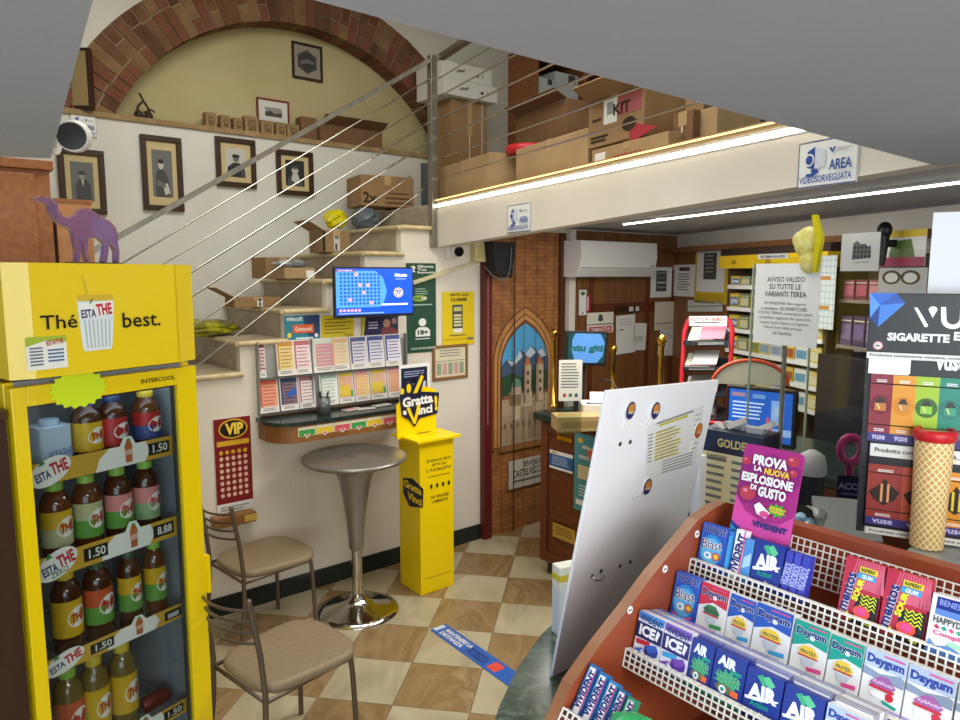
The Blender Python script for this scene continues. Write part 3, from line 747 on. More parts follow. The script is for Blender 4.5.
# ------------------------------------------------------------------ orange-brown cabinet behind the fridge
CO = V((-1.90, 3.17, 0))
CM = frame(CO, D1, UP)
cab = thing('tall_cabinet', 'tall orange-brown wooden cabinet behind the yellow fridge', 'cabinet', CM)
b = MB(); b.box(-1.0, 0, .0, 2.46, -.28, -.02, M_CAB); b.box(-1.02, .015, 2.46, 2.50, -.285, .0, M_CAB); b.build('body', cab, bevel=.003)
for x in (-.5, -.06):
    b = MB(); b.box(x - (.43 if x > -.2 else .44), x, .08, 2.44, -.02, 0, M_CAB)
    if x > -.2: pass
    b.build('door', cab, bevel=.004)
t = thing('brown_side_cabinet', 'dark brown cabinet side just left of the yellow fridge', 'cabinet', FM)
b = MB(); b.box(-.45, -.012, 0, 1.58, -.55, -.01, mat('3c2418', .5)); b.box(-.452, -.010, 1.5805, 1.61, -.555, -.005, mat('4a2e1e', .5)); b.build('body', t, bevel=.004)
t = thing('pine_side_unit', 'lighter narrow wooden unit between the tall cabinet and the stairs', 'cabinet', CM)
x1 = None
b = MB(); b.box(.02, .165, 0, 2.33, -.28, -.06, noisy('pale_pine', [(.3, 'a8744a'), (.6, 'b98357'), (.8, 'c18d60')], 3, (10, 10, .8), rough=.5)); b.box(.017, .17, 2.33, 2.345, -.28, -.055, M_CAB); b.build('body', t)

# ------------------------------------------------------------------ pictures on the upper wall
def w2f(x0, y0, x1, y1, off=.004):
    return w1frame(x0, y0, x1, y1, -GAP + off)
M_FRAME = mat('3a2416', .4); M_MATT = mat('c9b888', .7)
GREY = [mat(h, .7) for h in ('2a2b2c', '4a4c4c', '6e706e', '92948f', 'c2c2ba')]
def portrait(px, label, kind):
    M, w, h = w2f(*px)
    t = thing('framed_portrait', label, 'picture', M, 'framed portraits above the stairs')
    fw = .035
    b = MB(); b.box(0, w, -fw, 0, 0, .025, M_FRAME); b.box(0, w, -h, -h + fw, 0, .025, M_FRAME); b.box(0, fw, -h + fw, -fw, 0, .025, M_FRAME); b.box(w - fw, w, -h + fw, -fw, 0, .025, M_FRAME)
    b.build('frame', t, bevel=.004)
    c = Card(w - 2 * fw - .001, h - 2 * fw - .001, M_MATT, .008)
    a = .16
    bgc = GREY[{0: 2, 1: 2, 2: 4, 3: 0}[kind]]
    c.r(a, .13, 1 - a, .87, bgc)
    if kind == 0:      # man in a hat and dark coat
        c.p([(.3, .87), (.3, .55), (.4, .46), (.62, .46), (.74, .55), (.76, .87)], GREY[1]); c.e(.5, .4, .08, .07, GREY[3]); c.e(.5, .35, .13, .025, GREY[1]); c.e(.5, .325, .08, .035, GREY[1]); c.p([(.47, .47), (.55, .47), (.51, .6)], GREY[4])
    elif kind == 1:    # seated man with a sheet of paper
        c.p([(.25, .87), (.28, .5), (.42, .42), (.6, .46), (.72, .62), (.75, .87)], GREY[1]); c.e(.46, .36, .09, .075, GREY[4]); c.e(.46, .31, .1, .035, GREY[0]); c.p([(.5, .68), (.66, .64), (.74, .8), (.56, .84)], GREY[4]); c.p([(.3, .6), (.58, .66), (.6, .72), (.3, .7)], GREY[2])
    elif kind == 2:    # man with raised arm before a light ground
        c.p([(.18, .87), (.22, .62), (.4, .5), (.62, .5), (.78, .64), (.82, .87)], GREY[0]); c.e(.5, .4, .1, .085, GREY[2]); c.e(.5, .33, .13, .05, GREY[0]); c.p([(.7, .87), (.6, .62), (.7, .6), (.82, .87)], GREY[1])
    else:              # pale face in a dark room
        c.p([(.2, .87), (.26, .64), (.42, .54), (.58, .54), (.74, .66), (.8, .87)], GREY[1]); c.e(.5, .42, .12, .1, GREY[4]); c.e(.5, .33, .13, .05, GREY[1]); c.p([(.4, .52), (.6, .52), (.66, .7), (.5, .78), (.36, .7)], GREY[4]); c.e(.46, .42, .02, .015, GREY[0]); c.e(.55, .42, .02, .015, GREY[0])
    c.build('photograph', t, Matrix.Translation((fw + .0005, -fw - .0005, .002)))
portrait((56, 147, 107, 215), 'framed portrait of a person in a hat, half hidden behind the camel figure', 0)
portrait((139, 134, 184, 212), 'large framed portrait of a seated person holding a white sheet', 1)
portrait((214, 136, 256, 189), 'small framed portrait of a person in dark clothes before a pale ground', 2)
portrait((275, 149, 313, 197), 'framed portrait of a pale face on black, rightmost on the stair wall', 3)
M_BLUE = mat('2d4ea0', .5)
def cctv_sign(M, w, h, label):
    c = Card(w, h, mat('eef0ea', .5), .003)
    for r in ((0, 0, 1, .035), (0, .965, 1, 1), (0, .035, .02, .965), (.98, .035, 1, .965)): c.r(*r, M_BLUE, False)
    c.p([(.16, .22), (.3, .12), (.3, .62), (.16, .56)], M_BLUE); c.e(.2, .4, .085, .14, mat('eef0ea', .5)); c.e(.2, .4, .06, .1, M_BLUE)
    c.p([(.3, .12), (.48, .22), (.48, .56), (.3, .62)], mat('d9dde6', .5)); c.p([(.24, .62), (.34, .6), (.38, .68), (.28, .76), (.16, .76), (.16, .7), (.26, .7)], M_BLUE)
    c.p([(.54, .2), (.6, .32), (.66, .2), (.62, .2), (.6, .26), (.58, .2)], M_BLUE); c.r(.68, .24, .92, .255, GREY[3]); c.r(.68, .28, .86, .295, GREY[3])
    c.t('AREA', .56, .46, .93, .68, M_BLUE, .02); c.t('VIDEOSORVEGLIATA', .06, .76, .94, .91, M_BLUE, .015)
    return c.put('surveillance_sign', M, label, 'sign')
M, w, h = w2f(70, 113, 97, 138); cctv_sign(M, w, h, 'blue and white AREA VIDEOSORVEGLIATA sign partly hidden by the dome camera')

# things on the ledge inside the arch
def niche(x, y, off): return atp(x, y, w1p(0, 0, -GAP + off), N1)
LM = lambda x, off: (lambda q: Matrix.Translation((q[0], q[1], LZ + .001)))(niche(x, 125, off))
A1 = math.atan2(D1.y, D1.x)
def ledge_at(x, off):
    q = niche(x, 120, off); return rotz((q.x, q.y, LZ + .001), A1)
for i, (x0, x1, hh) in enumerate(((204, 215, .10), (219, 229, .095), (232, 241, .09), (243, 257, .115), (259, 272, .1), (274, 284, .1), (285, 297, .1))):
    M = ledge_at((x0 + x1) / 2, -.07); w = (niche(x1, 120, -.07) - niche(x0, 120, -.07)).length
    t = thing('carved_block', ['leftmost small terracotta block on the ledge', 'second terracotta block from the left on the ledge', 'third terracotta block from the left, smallest on the ledge', 'widest terracotta block, just left of the red framed print on the ledge', 'terracotta block directly below the red framed print', 'terracotta block right of centre below the red framed print', 'last terracotta block of the row, beside the open cardboard box'][i], 'ornament', M, 'small terracotta blocks on the ledge')
    b = MB(); b.rbox(-w / 2, w / 2, -.04, .04, 0, hh, M_STONE, .012); b.build('block', t, bevel=.006)
    b = MB(); b.box(-w * .25, w * .25, -.047, -.0402, .02, hh * .75, mat('7d6544', .9)); b.ball((0, -.045, hh * .45), .014, mat('93795a', .9), 8); b.build('relief', t)
M, w, h = w2f(256, 97, 289, 127, -.155)
t = thing('red_framed_print', 'red framed landscape print leaning on the niche wall above the ledge', 'picture', M)
b = MB(); f = .012
ringbox(b, 0, w, -h, 0, f, w - f, -h + f, -f, 0, .014, mat('7a2420', .4)); b.build('frame', t)
c = Card(w - 2 * f, h - 2 * f, mat('d9d8d2', .7), .006); c.r(.22, .3, .8, .72, GREY[3]); c.p([(.22, .72), (.22, .55), (.4, .45), (.55, .58), (.8, .5), (.8, .72)], GREY[1]); c.build('print', t, Matrix.Translation((f, -f, .001)))
M, w, h = w2f(291, 41, 322, 83, -ADEP + .002)
t = thing('hexagon_picture', 'dark framed picture with a grey hexagon emblem high inside the arch', 'picture', M)
b = MB(); f = .015; ringbox(b, 0, w, -h, 0, f, w - f, -h + f, -f, 0, .018, mat('2a2018', .4)); b.build('frame', t)
c = Card(w - 2 * f, h - 2 * f, mat('9c9484', .7), .006); c.p([(.5, .12), (.86, .31), (.86, .69), (.5, .88), (.14, .69), (.14, .31)], GREY[1]); c.p([(.5, .2), (.78, .36), (.78, .64), (.5, .8), (.22, .64), (.22, .36)], mat('3c3a34', .7)); c.p([(.24, .5), (.5, .4), (.76, .46), (.76, .56), (.5, .54), (.24, .62)], GREY[2]); c.build('print', t, Matrix.Translation((f, -f, .001)))
# open cardboard boxes on the ledge
def carton(M, w, d, h, m, label, parts=(), group=None, flaps='', name='cardboard_box', tape=True):
    """carton with base centre of its front edge at the origin; x right, y away, z up"""
    t = thing(name, label, 'box', M, group)
    b = MB(); b.box(-w / 2, w / 2, 0, d, 0, h, m); b.build('body', t, bevel=.004)
    if tape:
        b = MB(); b.box(-.025, .025, -.0015, d + .001, h, h + .0015, M_TAPE); b.box(-.025, .025, -.0018, -.0002, h * .7, h + .0015, M_TAPE); b.build('tape', t)
    for f in flaps:
        b = MB()
        if f == 'F': b.slab([(-w / 2, 0, h), (w / 2, 0, h), (w / 2, -.10, h + .05), (-w / 2, -.10, h + .05)], .005, m)
        if f == 'B': b.slab([(-w / 2, d, h), (-w / 2, d + .06, h + .1), (w / 2, d + .06, h + .1), (w / 2, d, h)], .005, m)
        if f == 'L': b.slab([(-w / 2, 0, h), (-w / 2 - .11, 0, h + .06), (-w / 2 - .11, d, h + .06), (-w / 2, d, h)], .005, m)
        if f == 'R': b.slab([(w / 2, 0, h), (w / 2, d, h), (w / 2 + .11, d, h + .06), (w / 2 + .11, 0, h + .06)], .005, m)
        b.build('flap', t)
    if parts:
        b = MB(Matrix.Translation((0, -.0012, 0)) @ Matrix.Rotation(math.pi / 2, 4, 'X'))
        for k, p in enumerate(parts):
            if p[0] == 'r': b.prism([(p[1] * w, p[2] * h), (p[3] * w, p[2] * h), (p[3] * w, p[4] * h), (p[1] * w, p[4] * h)], -.001, .0003 * (k + 1), p[5])
            if p[0] == 'd': b.prism([(p[1] * w + p[3] * w * math.cos(2 * math.pi * q / p[5]), p[2] * h + p[4] * h * math.sin(2 * math.pi * q / p[5])) for q in range(p[5])], -.001, .0003 * (k + 1), p[6])
            if p[0] == 't': b.text(p[1], p[2] * w, p[3] * h, p[4] * w, p[5] * h, .0004 * (k + 2), p[6], .03, p[7] if len(p) > 7 else 0)
        b.build('print', t)
    return t
q0, q1 = niche(321, 130, -.02), niche(382, 130, -.02)
carton(ledge_at(352, -.005), (q1 - q0).length, .12, .13, M_CARD3, 'brown open cardboard box on the ledge under the arch, right end', flaps='F', tape=False)
carton(ledge_at(309, -.04), .13, .1, .17, M_CARD3, 'small dark brown box standing on ledge left of the open box', tape=False)
t = thing('white_paper_roll', 'white folded papers lying on the ledge before the small dark box', 'paper', ledge_at(290, -.12)); b = MB(Matrix.Rotation(.1, 4, 'Z')); b.box(-.08, .1, -.03, -.005, .0, .10, M_PAPER); b.box(.1, .16, -.028, -.01, .0, .03, M_PAPER); b.build('sheets', t, bevel=.003)
t = thing('iron_figurine', 'small dark twisted iron figurine on the left end of the ledge', 'ornament', ledge_at(144, -.08))
b = MB(); m = mat('3a3428', .6, .3); b.ball((-.03, 0, .03), .03, m, 10); b.ball((.03, 0, .028), .028, m, 10); b.tube([(-.05, 0, .02), (-.03, 0, .09), (.0, .0, .12), (.02, 0, .1)], .008, m, 6); b.tube([(.05, 0, .03), (.03, .0, .08), (.0, 0, .13), (-.02, 0, .17)], .007, m, 6); b.tube([(.0, 0, .05), (.05, 0, .075), (.07, 0, .06)], .006, m, 6); b.build('body', t)
t = thing('leaning_frame', 'dark picture frame seen edge on at the left end of the ledge', 'picture', rotz(niche(79, 105, .0) * 1 - V((0, 0, niche(79, 105, .0).z - LZ - .001)), A1 + .9))
b = MB(); b.box(-.02, .02, -.09, .09, 0, .36, M_FRAME); b.build('frame', t, bevel=.003); b = MB(); b.box(-.0215, -.0202, -.07, .07, .02, .34, mat('a08c62', .5)); b.build('print', t)

# ------------------------------------------------------------------ things left on the stairs
def stair(k, x, off, ang=0.0):
    """point on the tread of step k (0 = lowest in view) seen in column x, off behind the wall face"""
    z = 1.62 + .178 * k + .001; P = w1p(0, 0, -off); q = atp(x, 300, P, N1); return rotz((q.x, q.y, z), A1 + ang)
S_ST = 'packages left on the stairs'
def bag(M, w, d, h, m, label, name='plastic_bag', seed=1, group=None):
    t = thing(name, label, 'bag', M, group); rnd = random.Random(seed)
    b = MB(); n, k = 9, 16; vs = []
    for i in range(n):
        u = i / (n - 1); zz = h * u; rr = (math.sin(math.pi * (.16 + .74 * u)) ** .7)
        for j in range(k):
            a = 2 * math.pi * j / k; r_ = rr * (1 + rnd.uniform(-.14, .14))
            vs.append((w / 2 * r_ * math.cos(a), d / 2 + d / 2 * r_ * math.sin(a), zz + (rnd.uniform(-.05, .05) * h if 0 < i else 0)))
    fs = [(i * k + j, i * k + (j + 1) % k, (i + 1) * k + (j + 1) % k, (i + 1) * k + j) for i in range(n - 1) for j in range(k)] + [tuple(reversed(range(k))), tuple(range((n - 1) * k, n * k))]
    b.add(vs, fs, m); b.build('bag', t); return t
bag(stair(0, 213, .36, .2), .46, .3, .1, noisy('olive_yellow_pack', [(.4, '7a7a1c'), (.55, 'b3ae20'), (.7, 'cfc92c')], 12, rough=.4), 'flat yellow-green plastic package lying on the lowest stair step in view', seed=3, group=S_ST)
carton(stair(1, 258, .30), .30, .17, .062, M_CARD, 'long flat cardboard parcel with a white label on the second step', (('r', -.02, .05, .1, .95, M_PAPER), ('t', '8', .01, .1, .07, .5, M_BLACK), ('t', 'M', .01, .55, .07, .9, M_BLACK)), S_ST, 'L')
carton(stair(2, 301, .24), .21, .2, .07, M_CARD2, 'small pale cardboard parcel at the front of the third step', (('r', .2, .08, .46, .75, M_PAPER),), S_ST, tape=False)
carton(stair(2, 284, .50), .24, .25, .14, M_CARD, 'taller brown box behind the grey bag on the third step', (), S_ST)
bag(stair(2, 299, .28, .3) @ Matrix.Translation((0, 0, .073)), .27, .13, .05, M_GREYBAG, 'crumpled grey plastic envelope lying on the boxes of the third step', seed=5, group=S_ST)
carton(stair(3, 338, .40, -.05), .20, .24, .15, M_CARD, 'upright brown parcel with a shipping label on the fourth step', (('r', -.1, .06, .12, .96, mat('c8c6c0', .4)), ('r', -.06, .1, .02, .4, GREY[1]), ('r', -.5, .02, -.42, .98, M_BLACK), ('r', -.06, .6, .08, .75, GREY[2])), S_ST, 'L')
bag(stair(4, 344, .54, .2), .17, .15, .13, M_YELBAG, 'bright yellow plastic bag on the fifth step behind the upright parcel', seed=8, group=S_ST)
bag(stair(4, 371, .45, -.2), .21, .18, .15, mat('5f6a72', .4), 'grey-blue mailing bag on the fifth step beside the yellow bag', seed=11, group=S_ST)
def land(x, off, ang=0.0):
    q = atp(x, 200, w1p(0, 0, -off), N1); return rotz((q.x, q.y, 2.50), A1 + ang)
carton(land(388, .50, -.15), .42, .30, .22, M_CARD, 'big printed brown box on the landing left of the railing post', (('t', '2x', -.46, .1, -.2, .45, mat('3c2a1a', .8)), ('r', -.05, .1, .45, .16, mat('5d4127', .8)), ('r', -.05, .25, .45, .31, mat('5d4127', .8)), ('r', .0, .42, .4, .46, mat('5d4127', .8))))
t = thing('document_folder', 'dark grey folder standing upright behind the railing post on the landing', 'folder', land(425, .42, -.6)); b = MB(); b.box(-.03, .03, 0, .25, .0, .33, mat('3b3f45', .5)); b.box(.036, .05, 0, .25, 0, .3, mat('6b6e72', .5)); b.build('body', t, bevel=.003)

# ------------------------------------------------------------------ things on the stair-side wall
M, w, h = w1frame(213, 420, 253, 497)
RD = mat('7c1418', .4); GD = mat('d9a92c', .35)
c = Card(w, h * 1.18, mat('dcdcd8', .6), .003)
c.r(0, 0, 1, .86, RD); c.e(.52, .11, .4, .1, GD); c.e(.52, .11, .36, .085, mat('1c1008', .4)); c.t('VIP', .3, .05, .8, .17, mat('f0cc4a', .4), .05)
c.r(.06, .225, .94, .275, GD)
for i in range(8):
    for j in range(5): c.e(.16 + .165 * j, .34 + .062 * i, .055, .022, mat('e3b9a0', .4) if i else GD, 8, j == 0 and i == 0)
c.lines(.1, .89, .9, .98, 3, GREY[3])
c.put('scratch_card_poster', M, 'dark red and gold VIP scratch card poster low on the wall beside the fridge', 'poster')
s, z = w1(231, 512, .0); s2, z2 = w1(258, 523, .1)
t = thing('wall_bracket_shelf', 'short worn wooden ledge fixed to the wall under the VIP poster', 'shelf', WM @ Matrix.Translation((s, z, .001))); b = MB(); b.box(-.12, .12, -.06, 0, 0, .08, M_SHELFW); b.build('board', t, bevel=.004); b = MB(); b.box(.05, .122, -.05, -.01, .0801, .083, mat('caa24a', .5)); b.build('label', t)

# lottery slips in their wire holder
t = thing('slip_holder', 'dark metal wall rack holding the betting slips above the desk', 'rack', WM)
sL, zT = w1(257, 342); sR, zB = w1(402, 404)
zB = w1(258, 413)[1]; sR = w1(402, 360)[0]
b = MB(); b.box(sL - .01, sR + .01, zB - .010, zT - .03, .002, .008, mat('a9aaa4', .4, .3)); b.build('back_plate', t)
zm = (zT + zB) / 2
b = MB()
for zz in (zB - .012, zm - .012):
    b.box(sL - .01, sR + .01, zz, zz + .008, .0085, .05, mat('6c6e6a', .4, .3))
b.build('tray', t)
sM = w1(310, 380)[0]
for s in (sL - .012, sM, sR + .012):
    b = MB(); b.box(s - .003, s + .003, zB - .014, zT, .0085, .045, mat('8f918c', .4, .3)); b.build('divider', t)
SL = [('top', 259, 265, ('5c1c24', 'e0c0c0'), 'narrow dark pink striped'), ('top', 277, 293, ('c98a2e', 'e0cf8e'), 'orange gridded'), ('top', 294, 310, ('b86a72', 'ead6d6'), 'pink and maroon'), ('top', 313, 333, ('c7d2c0', 'd68f98'), 'pale green with pink edge'), ('top', 332, 348, ('e0b48a', 'e8d8b8'), 'peach coloured'), ('top', 350, 366, ('5a5f92', 'e3dbe2'), 'violet-blue framed'), ('top', 367, 383, ('4b569a', 'e6e3ea'), 'blue headed pale'), ('top', 385, 400, ('4f5c9e', 'ece6ee'), 'blue headed lilac'),
      ('bottom', 258, 276, ('d2603f', 'e6a184'), 'orange-red'), ('bottom', 279, 296, ('2c3c62', '8c6a72'), 'navy photo printed'), ('bottom', 298, 313, ('a56a6e', 'eadfda'), 'white and pink lined'), ('bottom', 319, 336, ('9fb5a4', 'e5e6de'), 'pale grey-green'), ('bottom', 338, 352, ('d8bc4e', 'e3a9a2'), 'yellow under pink'), ('bottom', 354, 368, ('df9b98', 'e8c87c'), 'salmon pink'), ('bottom', 370, 385, ('d6b64a', 'e0b0a4'), 'yellow block with green corner'), ('bottom', 387, 402, ('e0a8a4', 'dfa77a'), 'pink fading to orange')]
for row, x0, x1, (ca, cb), nm in SL:
    s0 = w1(x0, 370, .03)[0]; s1 = w1(x1, 370, .03)[0]
    z0 = zB if row == 'bottom' else zm; hh = (zT - zm) * (1.0 if row == 'top' else .95)
    M = WM @ Matrix.Translation((s0, z0 + .002, .047)) @ Matrix.Rotation(math.radians(-7), 4, 'X')
    o = thing('betting_slip_stack', '%s betting slips, %s row of the wall rack' % (nm, row), 'paper slips', M, 'betting slip stacks in the wall rack')
    w = (s1 - s0) * 1.06
    b = MB(); b.box(0, w, 0, hh, -.012, 0, M_PAPER); b.build('sheets', o)
    c = Card(w, hh, mat('e8e2da', .7), .0004)
    c.r(.05, .03, .95, .82, mat(cb, .6)); c.r(.05, .03, .95, .16, mat(ca, .6)); c.r(.05, .16, .14, .82, mat(ca, .6))
    for k in range(6): c.r(.2, .22 + .1 * k, .72 + .2 * random.random(), .245 + .1 * k, mat(ca, .6), k == 0)
    c.lines(.15, .86, .85, .96, 2, GREY[3])
    if 'yellow' in nm: c.r(.1, .45, .75, .78, mat('dcc040', .6)); c.r(.75, .6, .92, .8, mat('5c9a54', .6))
    if 'navy' in nm: c.p([(.3, .5), (.9, .3), (.9, .5), (.5, .62)], mat('2f5cb0', .6))
    c.build('print', o, Matrix.Translation((0, hh, .0004)))

# wall desk
sA, zA = w1(258, 425); sB = w1(399, 410)[0]
d = .27
DT = (w1(258, 422, d / 2)[1] + w1(390, 408, d / 2)[1]) / 2 + .01
t = thing('writing_shelf', 'curved wooden writing shelf with a dark stone top under the slips', 'shelf', WM @ Matrix.Translation((0, DT, .0)))
def dpts(gr, dd):
    pts = [(sA - gr, .002)]
    r = .16
    for k in range(9):
        a = math.radians(180 - 90 * (1 - k / 8)) ; a = math.radians(180 + 0) ; break
    n = 8
    for k in range(n + 1):
        a = math.pi - (math.pi / 2) * k / n
        pts.append((sA - gr + r + r * math.cos(a), dd - r + r * math.sin(a)))
    return pts + [(sB, dd), (sB, .002)]
XZ = Matrix(((1, 0, 0, 0), (0, 0, 1, 0), (0, 1, 0, 0), (0, 0, 0, 1)))   # plan (x, out) -> wall space, height last
b = MB(XZ); b.prism(dpts(.015, d + .015), -.022, 0, M_DARKMARBLE); b.build('top', t, bevel=.006)
b = MB(XZ); b.prism(dpts(0, d), -.125, -.0225, M_SHELFW); b.build('apron', t)
b = MB(); b.box(sA + .02, sB, .0005, .016, .002, .02, M_SHELFW); b.build('upstand', t)
M = WM @ Matrix.Translation((0, DT, .0))
cols = ['3f9a4a', 'e8c02c', 'd95a66', '3f9a4a', 'e8c02c', 'd95a66']
xs = [298, 316, 334, 351, 367, 383, 397]
for i in range(6):
    a = w1(xs[i], 430, d)[0]; e = min(w1(xs[i + 1], 425, d)[0] - .004, sB)
    b = MB(Matrix.Translation((0, 0, d)))
    b.prism([(a, -.09), (e, -.09), (e, -.035), (a, -.035)], .0, .001, mat('e9dfc0', .5)); b.prism([(a + .005, -.088), (e - .005, -.088), (e - .005, -.052), (a + .005, -.052)], .0, .0016, mat(cols[i], .5))
    m_ = (a + e) / 2; b.prism([(m_ - .02, -.078), (m_ + .022, -.078), (m_ + .004, -.1), (m_ - .004, -.1)], 0, .0022, M_PAPER); b.prism([(m_ - .012, -.08), (m_ + .014, -.08), (m_, -.095)], 0, .0028, mat('c8383c', .5))
    o = b.build('sticker', t); o['label'] = ['green sticker', 'yellow sticker', 'pink sticker'][i % 3] + ' with a small white pointer'
s, _ = w1(324, 415, .14)
t = thing('pencil_cup', 'grey mesh pencil cup with pens standing on the wall desk', 'cup', WM @ Matrix.Translation((s, DT + .001, .14)) @ Matrix.Rotation(-math.pi / 2, 4, 'X'))
b = MB(); b.lathe([(.036, 0), (.04, .0), (.04, .1), (.037, .1), (.035, .006), (0.001, .006)], mat('6c6f70', .4, .4), 18, caps=False); b.build('cup', t)
for k in range(4):
    b = MB(); a = k * 1.7; b.cyl((.01 * math.cos(a), .01 * math.sin(a), .01), (.034 * math.cos(a), .034 * math.sin(a), .135), .004, M_DARK, 6); b.build('pen', t)
for i, (x, dd, ang) in enumerate(((352, .12, .2), (366, .16, -.15), (382, .13, .1))):
    s, _ = w1(x, 410, dd)
    t = thing('loose_slip', ['red and white slip lying on the wall desk, nearest the pencil cup', 'white slip lying in the middle of the wall desk', 'white slip at the right end of the wall desk near the yellow stand'][i], 'paper', WM @ Matrix.Translation((s, DT + .001 + .0015 * i, dd)) @ Matrix.Rotation(-math.pi / 2, 4, 'X') @ Matrix.Rotation(ang, 4, 'Z'), 'loose slips on the wall desk')
    b = MB(); b.box(-.06, .06, -.03, .03, 0, .001, M_PAPER); b.box(-.055, .05, -.01, .02, .001, .0014, mat('c24a52' if i == 0 else 'a9a9b0', .6)); b.build('sheet', t)

# posters under the stairs
M, w, h = w1frame(284, 316, 320, 341)
c = Card(w, h, mat('2e7f92', .45), .003); c.p([(.55, 0), (1, 0), (1, .75), (.8, .9), (.55, .6)], mat('2c3f66', .5)); c.t('WINforLIFE', .05, .06, .5, .2, mat('e8f0f0', .5), .03); c.r(.22, .34, .82, .66, mat('d9633a', .5)); c.t('Grattacieli', .28, .42, .76, .58, mat('f2d8c8', .5), .03); c.e(.12, .72, .06, .1, mat('e8c83c', .5)); c.r(.3, .82, .8, .88, mat('d0e0e0', .5)); c.e(.88, .76, .05, .08, M_PAPER)
c.put('lottery_leaflet', M, 'teal and orange lottery leaflet under the stairs, left of the yellow one', 'poster')
M, w, h = w1frame(321, 316, 354, 339)
c = Card(w, h, mat('cdb522', .5), .003); c.lines(.08, .12, .9, .8, 5, mat('8a7c1c', .6)); c.r(.7, .75, .95, .9, mat('a89420', .6)); c.put('yellow_leaflet', M, 'plain yellow leaflet under the stairs below the television', 'poster')
M, w, h = w1frame(361, 316, 398, 335)
c = Card(w, h, mat('26264a', .45), .003); c.p([(.0, 0), (.12, 0), (.05, 1), (0, 1)], mat('c0b23c', .5)); c.e(.68, .4, .1, .2, mat('b98a72', .5)); c.p([(.5, 1), (.55, .6), (.8, .55), (.98, .75), (.98, 1)], mat('7c3a3e', .5)); c.e(.88, .3, .07, .15, mat('a07868', .5)); c.lines(.18, .3, .46, .7, 3, mat('c8c8dc', .5)); c.put('people_leaflet', M, 'dark blue leaflet with people peeking out below the television', 'poster')
M, w, h = w1frame(406, 263, 436, 351)
GN = mat('1f4a34', .5)
c = Card(w, h, GN, .004); c.e(.22, .05, .08, .02, M_PAPER); c.p([(.12, .1), (.2, .05), (.3, .1)], M_PAPER)
for i, (s, y) in enumerate((('Gioca', .02), ('Tuo', .055), ('Responsabile', .09))): c.t(s, .36, y, (.92, .68, .98)[i], y + .03, M_PAPER, .03)
c.lines(.28, .28, .72, .36, 3, mat('9db8a6', .6)); c.e(.42, .39, .26, .035, mat('8fae3a', .5)); c.t('10', .5, .375, .66, .41, M_PAPER, .04); c.t('gioca', .22, .375, .46, .41, GN, .03); c.r(.15, .455, .85, .47, mat('9db8a6', .6))
c.e(.5, .66, .13, .045, M_PAPER); c.p([(.26, .82), (.26, .75), (.36, .715), (.64, .715), (.76, .75), (.76, .82)], M_PAPER); c.t('18+', .33, .745, .69, .8, GN, .05); c.r(.25, .84, .75, .85, M_PAPER); c.t('GIOCHI VIETATI AI MINORI', .08, .94, .94, .965, mat('c8d8cc', .6), .02)
c.put('green_notice', M, 'tall dark green 18+ gambling notice beside the television', 'sign')
M, w, h = w1frame(442, 292, 474, 344)
c = Card(w, h, mat('e2c416', .45), .004); c.t('VINTI QUI', .22, .03, .8, .09, M_BLACK, .03); c.t('10.000€', .26, .11, .76, .18, M_BLACK, .03); c.r(.3, .24, .62, .68, GREY[1]); c.r(.34, .28, .58, .36, mat('c9c37c', .6))
for i in range(4): c.r(.34 + .0, .42 + .06 * i, .58, .46 + .06 * i, mat('d9d49a', .6), i == 0)
c.r(.32, .68, .6, .76, M_PAPER); c.lines(.2, .8, .8, .84, 1, GREY[1]); c.r(.0, .87, 1, .885, mat('c89a1c', .6)); c.r(.75, .86, .95, .9, GREY[2]); c.put('win_poster', M, 'yellow VINTI QUI 10.000 euro poster with a slip picture', 'poster')
M, w, h = w1frame(432, 346, 467, 377)
t = thing('framed_certificate', 'wood framed certificate with coloured columns above the yellow stand', 'picture', M)
b = MB(); f = .02; ringbox(b, 0, w, -h, 0, f, w - f, -h + f, -f, 0, .014, mat('8a6034', .5)); b.build('frame', t, bevel=.003)
c = Card(w - 2 * f, h - 2 * f, mat('d8ceb0', .6), .005); c.lines(.15, .08, .85, .36, 3, GREY[2], .3)
for i in range(5): c.r(.06 + .185 * i, .52, .2 + .185 * i, .92, mat(('8d9c84', 'c89a94')[i % 2], .6), i == 0)
c.r(.03, .44, .97, .46, GREY[2]); c.build('print', t, Matrix.Translation((f, -f, .001)))

# television on its arm
TVO = .20
s0, z1 = w1(334, 266, TVO); s1, _ = w1(413, 268, TVO); z0 = (w1(334, 317, TVO)[1] + w1(412, 317, TVO)[1]) / 2
z1 = (z1 + w1(413, 268, TVO)[1]) / 2
w, h = s1 - s0, z1 - z0
t = thing('television', 'flat television showing blue lottery numbers on the wall below the stairs', 'television', WM @ Matrix.Translation((s0, z1, TVO)))
b = MB(); b.box(0, w, -h, 0, -.03, 0, M_BLACK); b.box(.05, w - .05, -h + .04, -.04, -.05, -.03, M_BLACK); b.build('body', t, bevel=.004)
def scr(h_, e=.85): return mat(h_, .3, 0, e)
c = Card(w - .016, h - .026, scr('1450c8'), .001)
c.p([(0, .05), (.5, .05), (.6, .2), (.65, .5), (.6, .78), (.55, .84), (0, .84)], scr('4f98e6'))
for i in range(9):
    for j in range(11): c.e(.06 + .048 * j, .13 + .078 * i, .017, .028, scr('1d4fb4'), 8, i == 0 and j == 0)
for x, y in ((.25, .13), (.3, .36), (.4, .36), (.345, .52), (.17, .67), (.44, .74)): c.e(x, y, .026, .042, scr('e8a0a0'), 10, x == .25)
for k in range(6): c.e(.05 + .047 * k, .9, .02, .034, scr('dba2ae'), 10, k == 0)
c.r(.0, .03, .24, .065, scr('8a2838')); c.r(.57, .77, .93, .81, scr('dfe6f2')); c.r(.02, .955, .6, .975, scr('8fb4e8'))
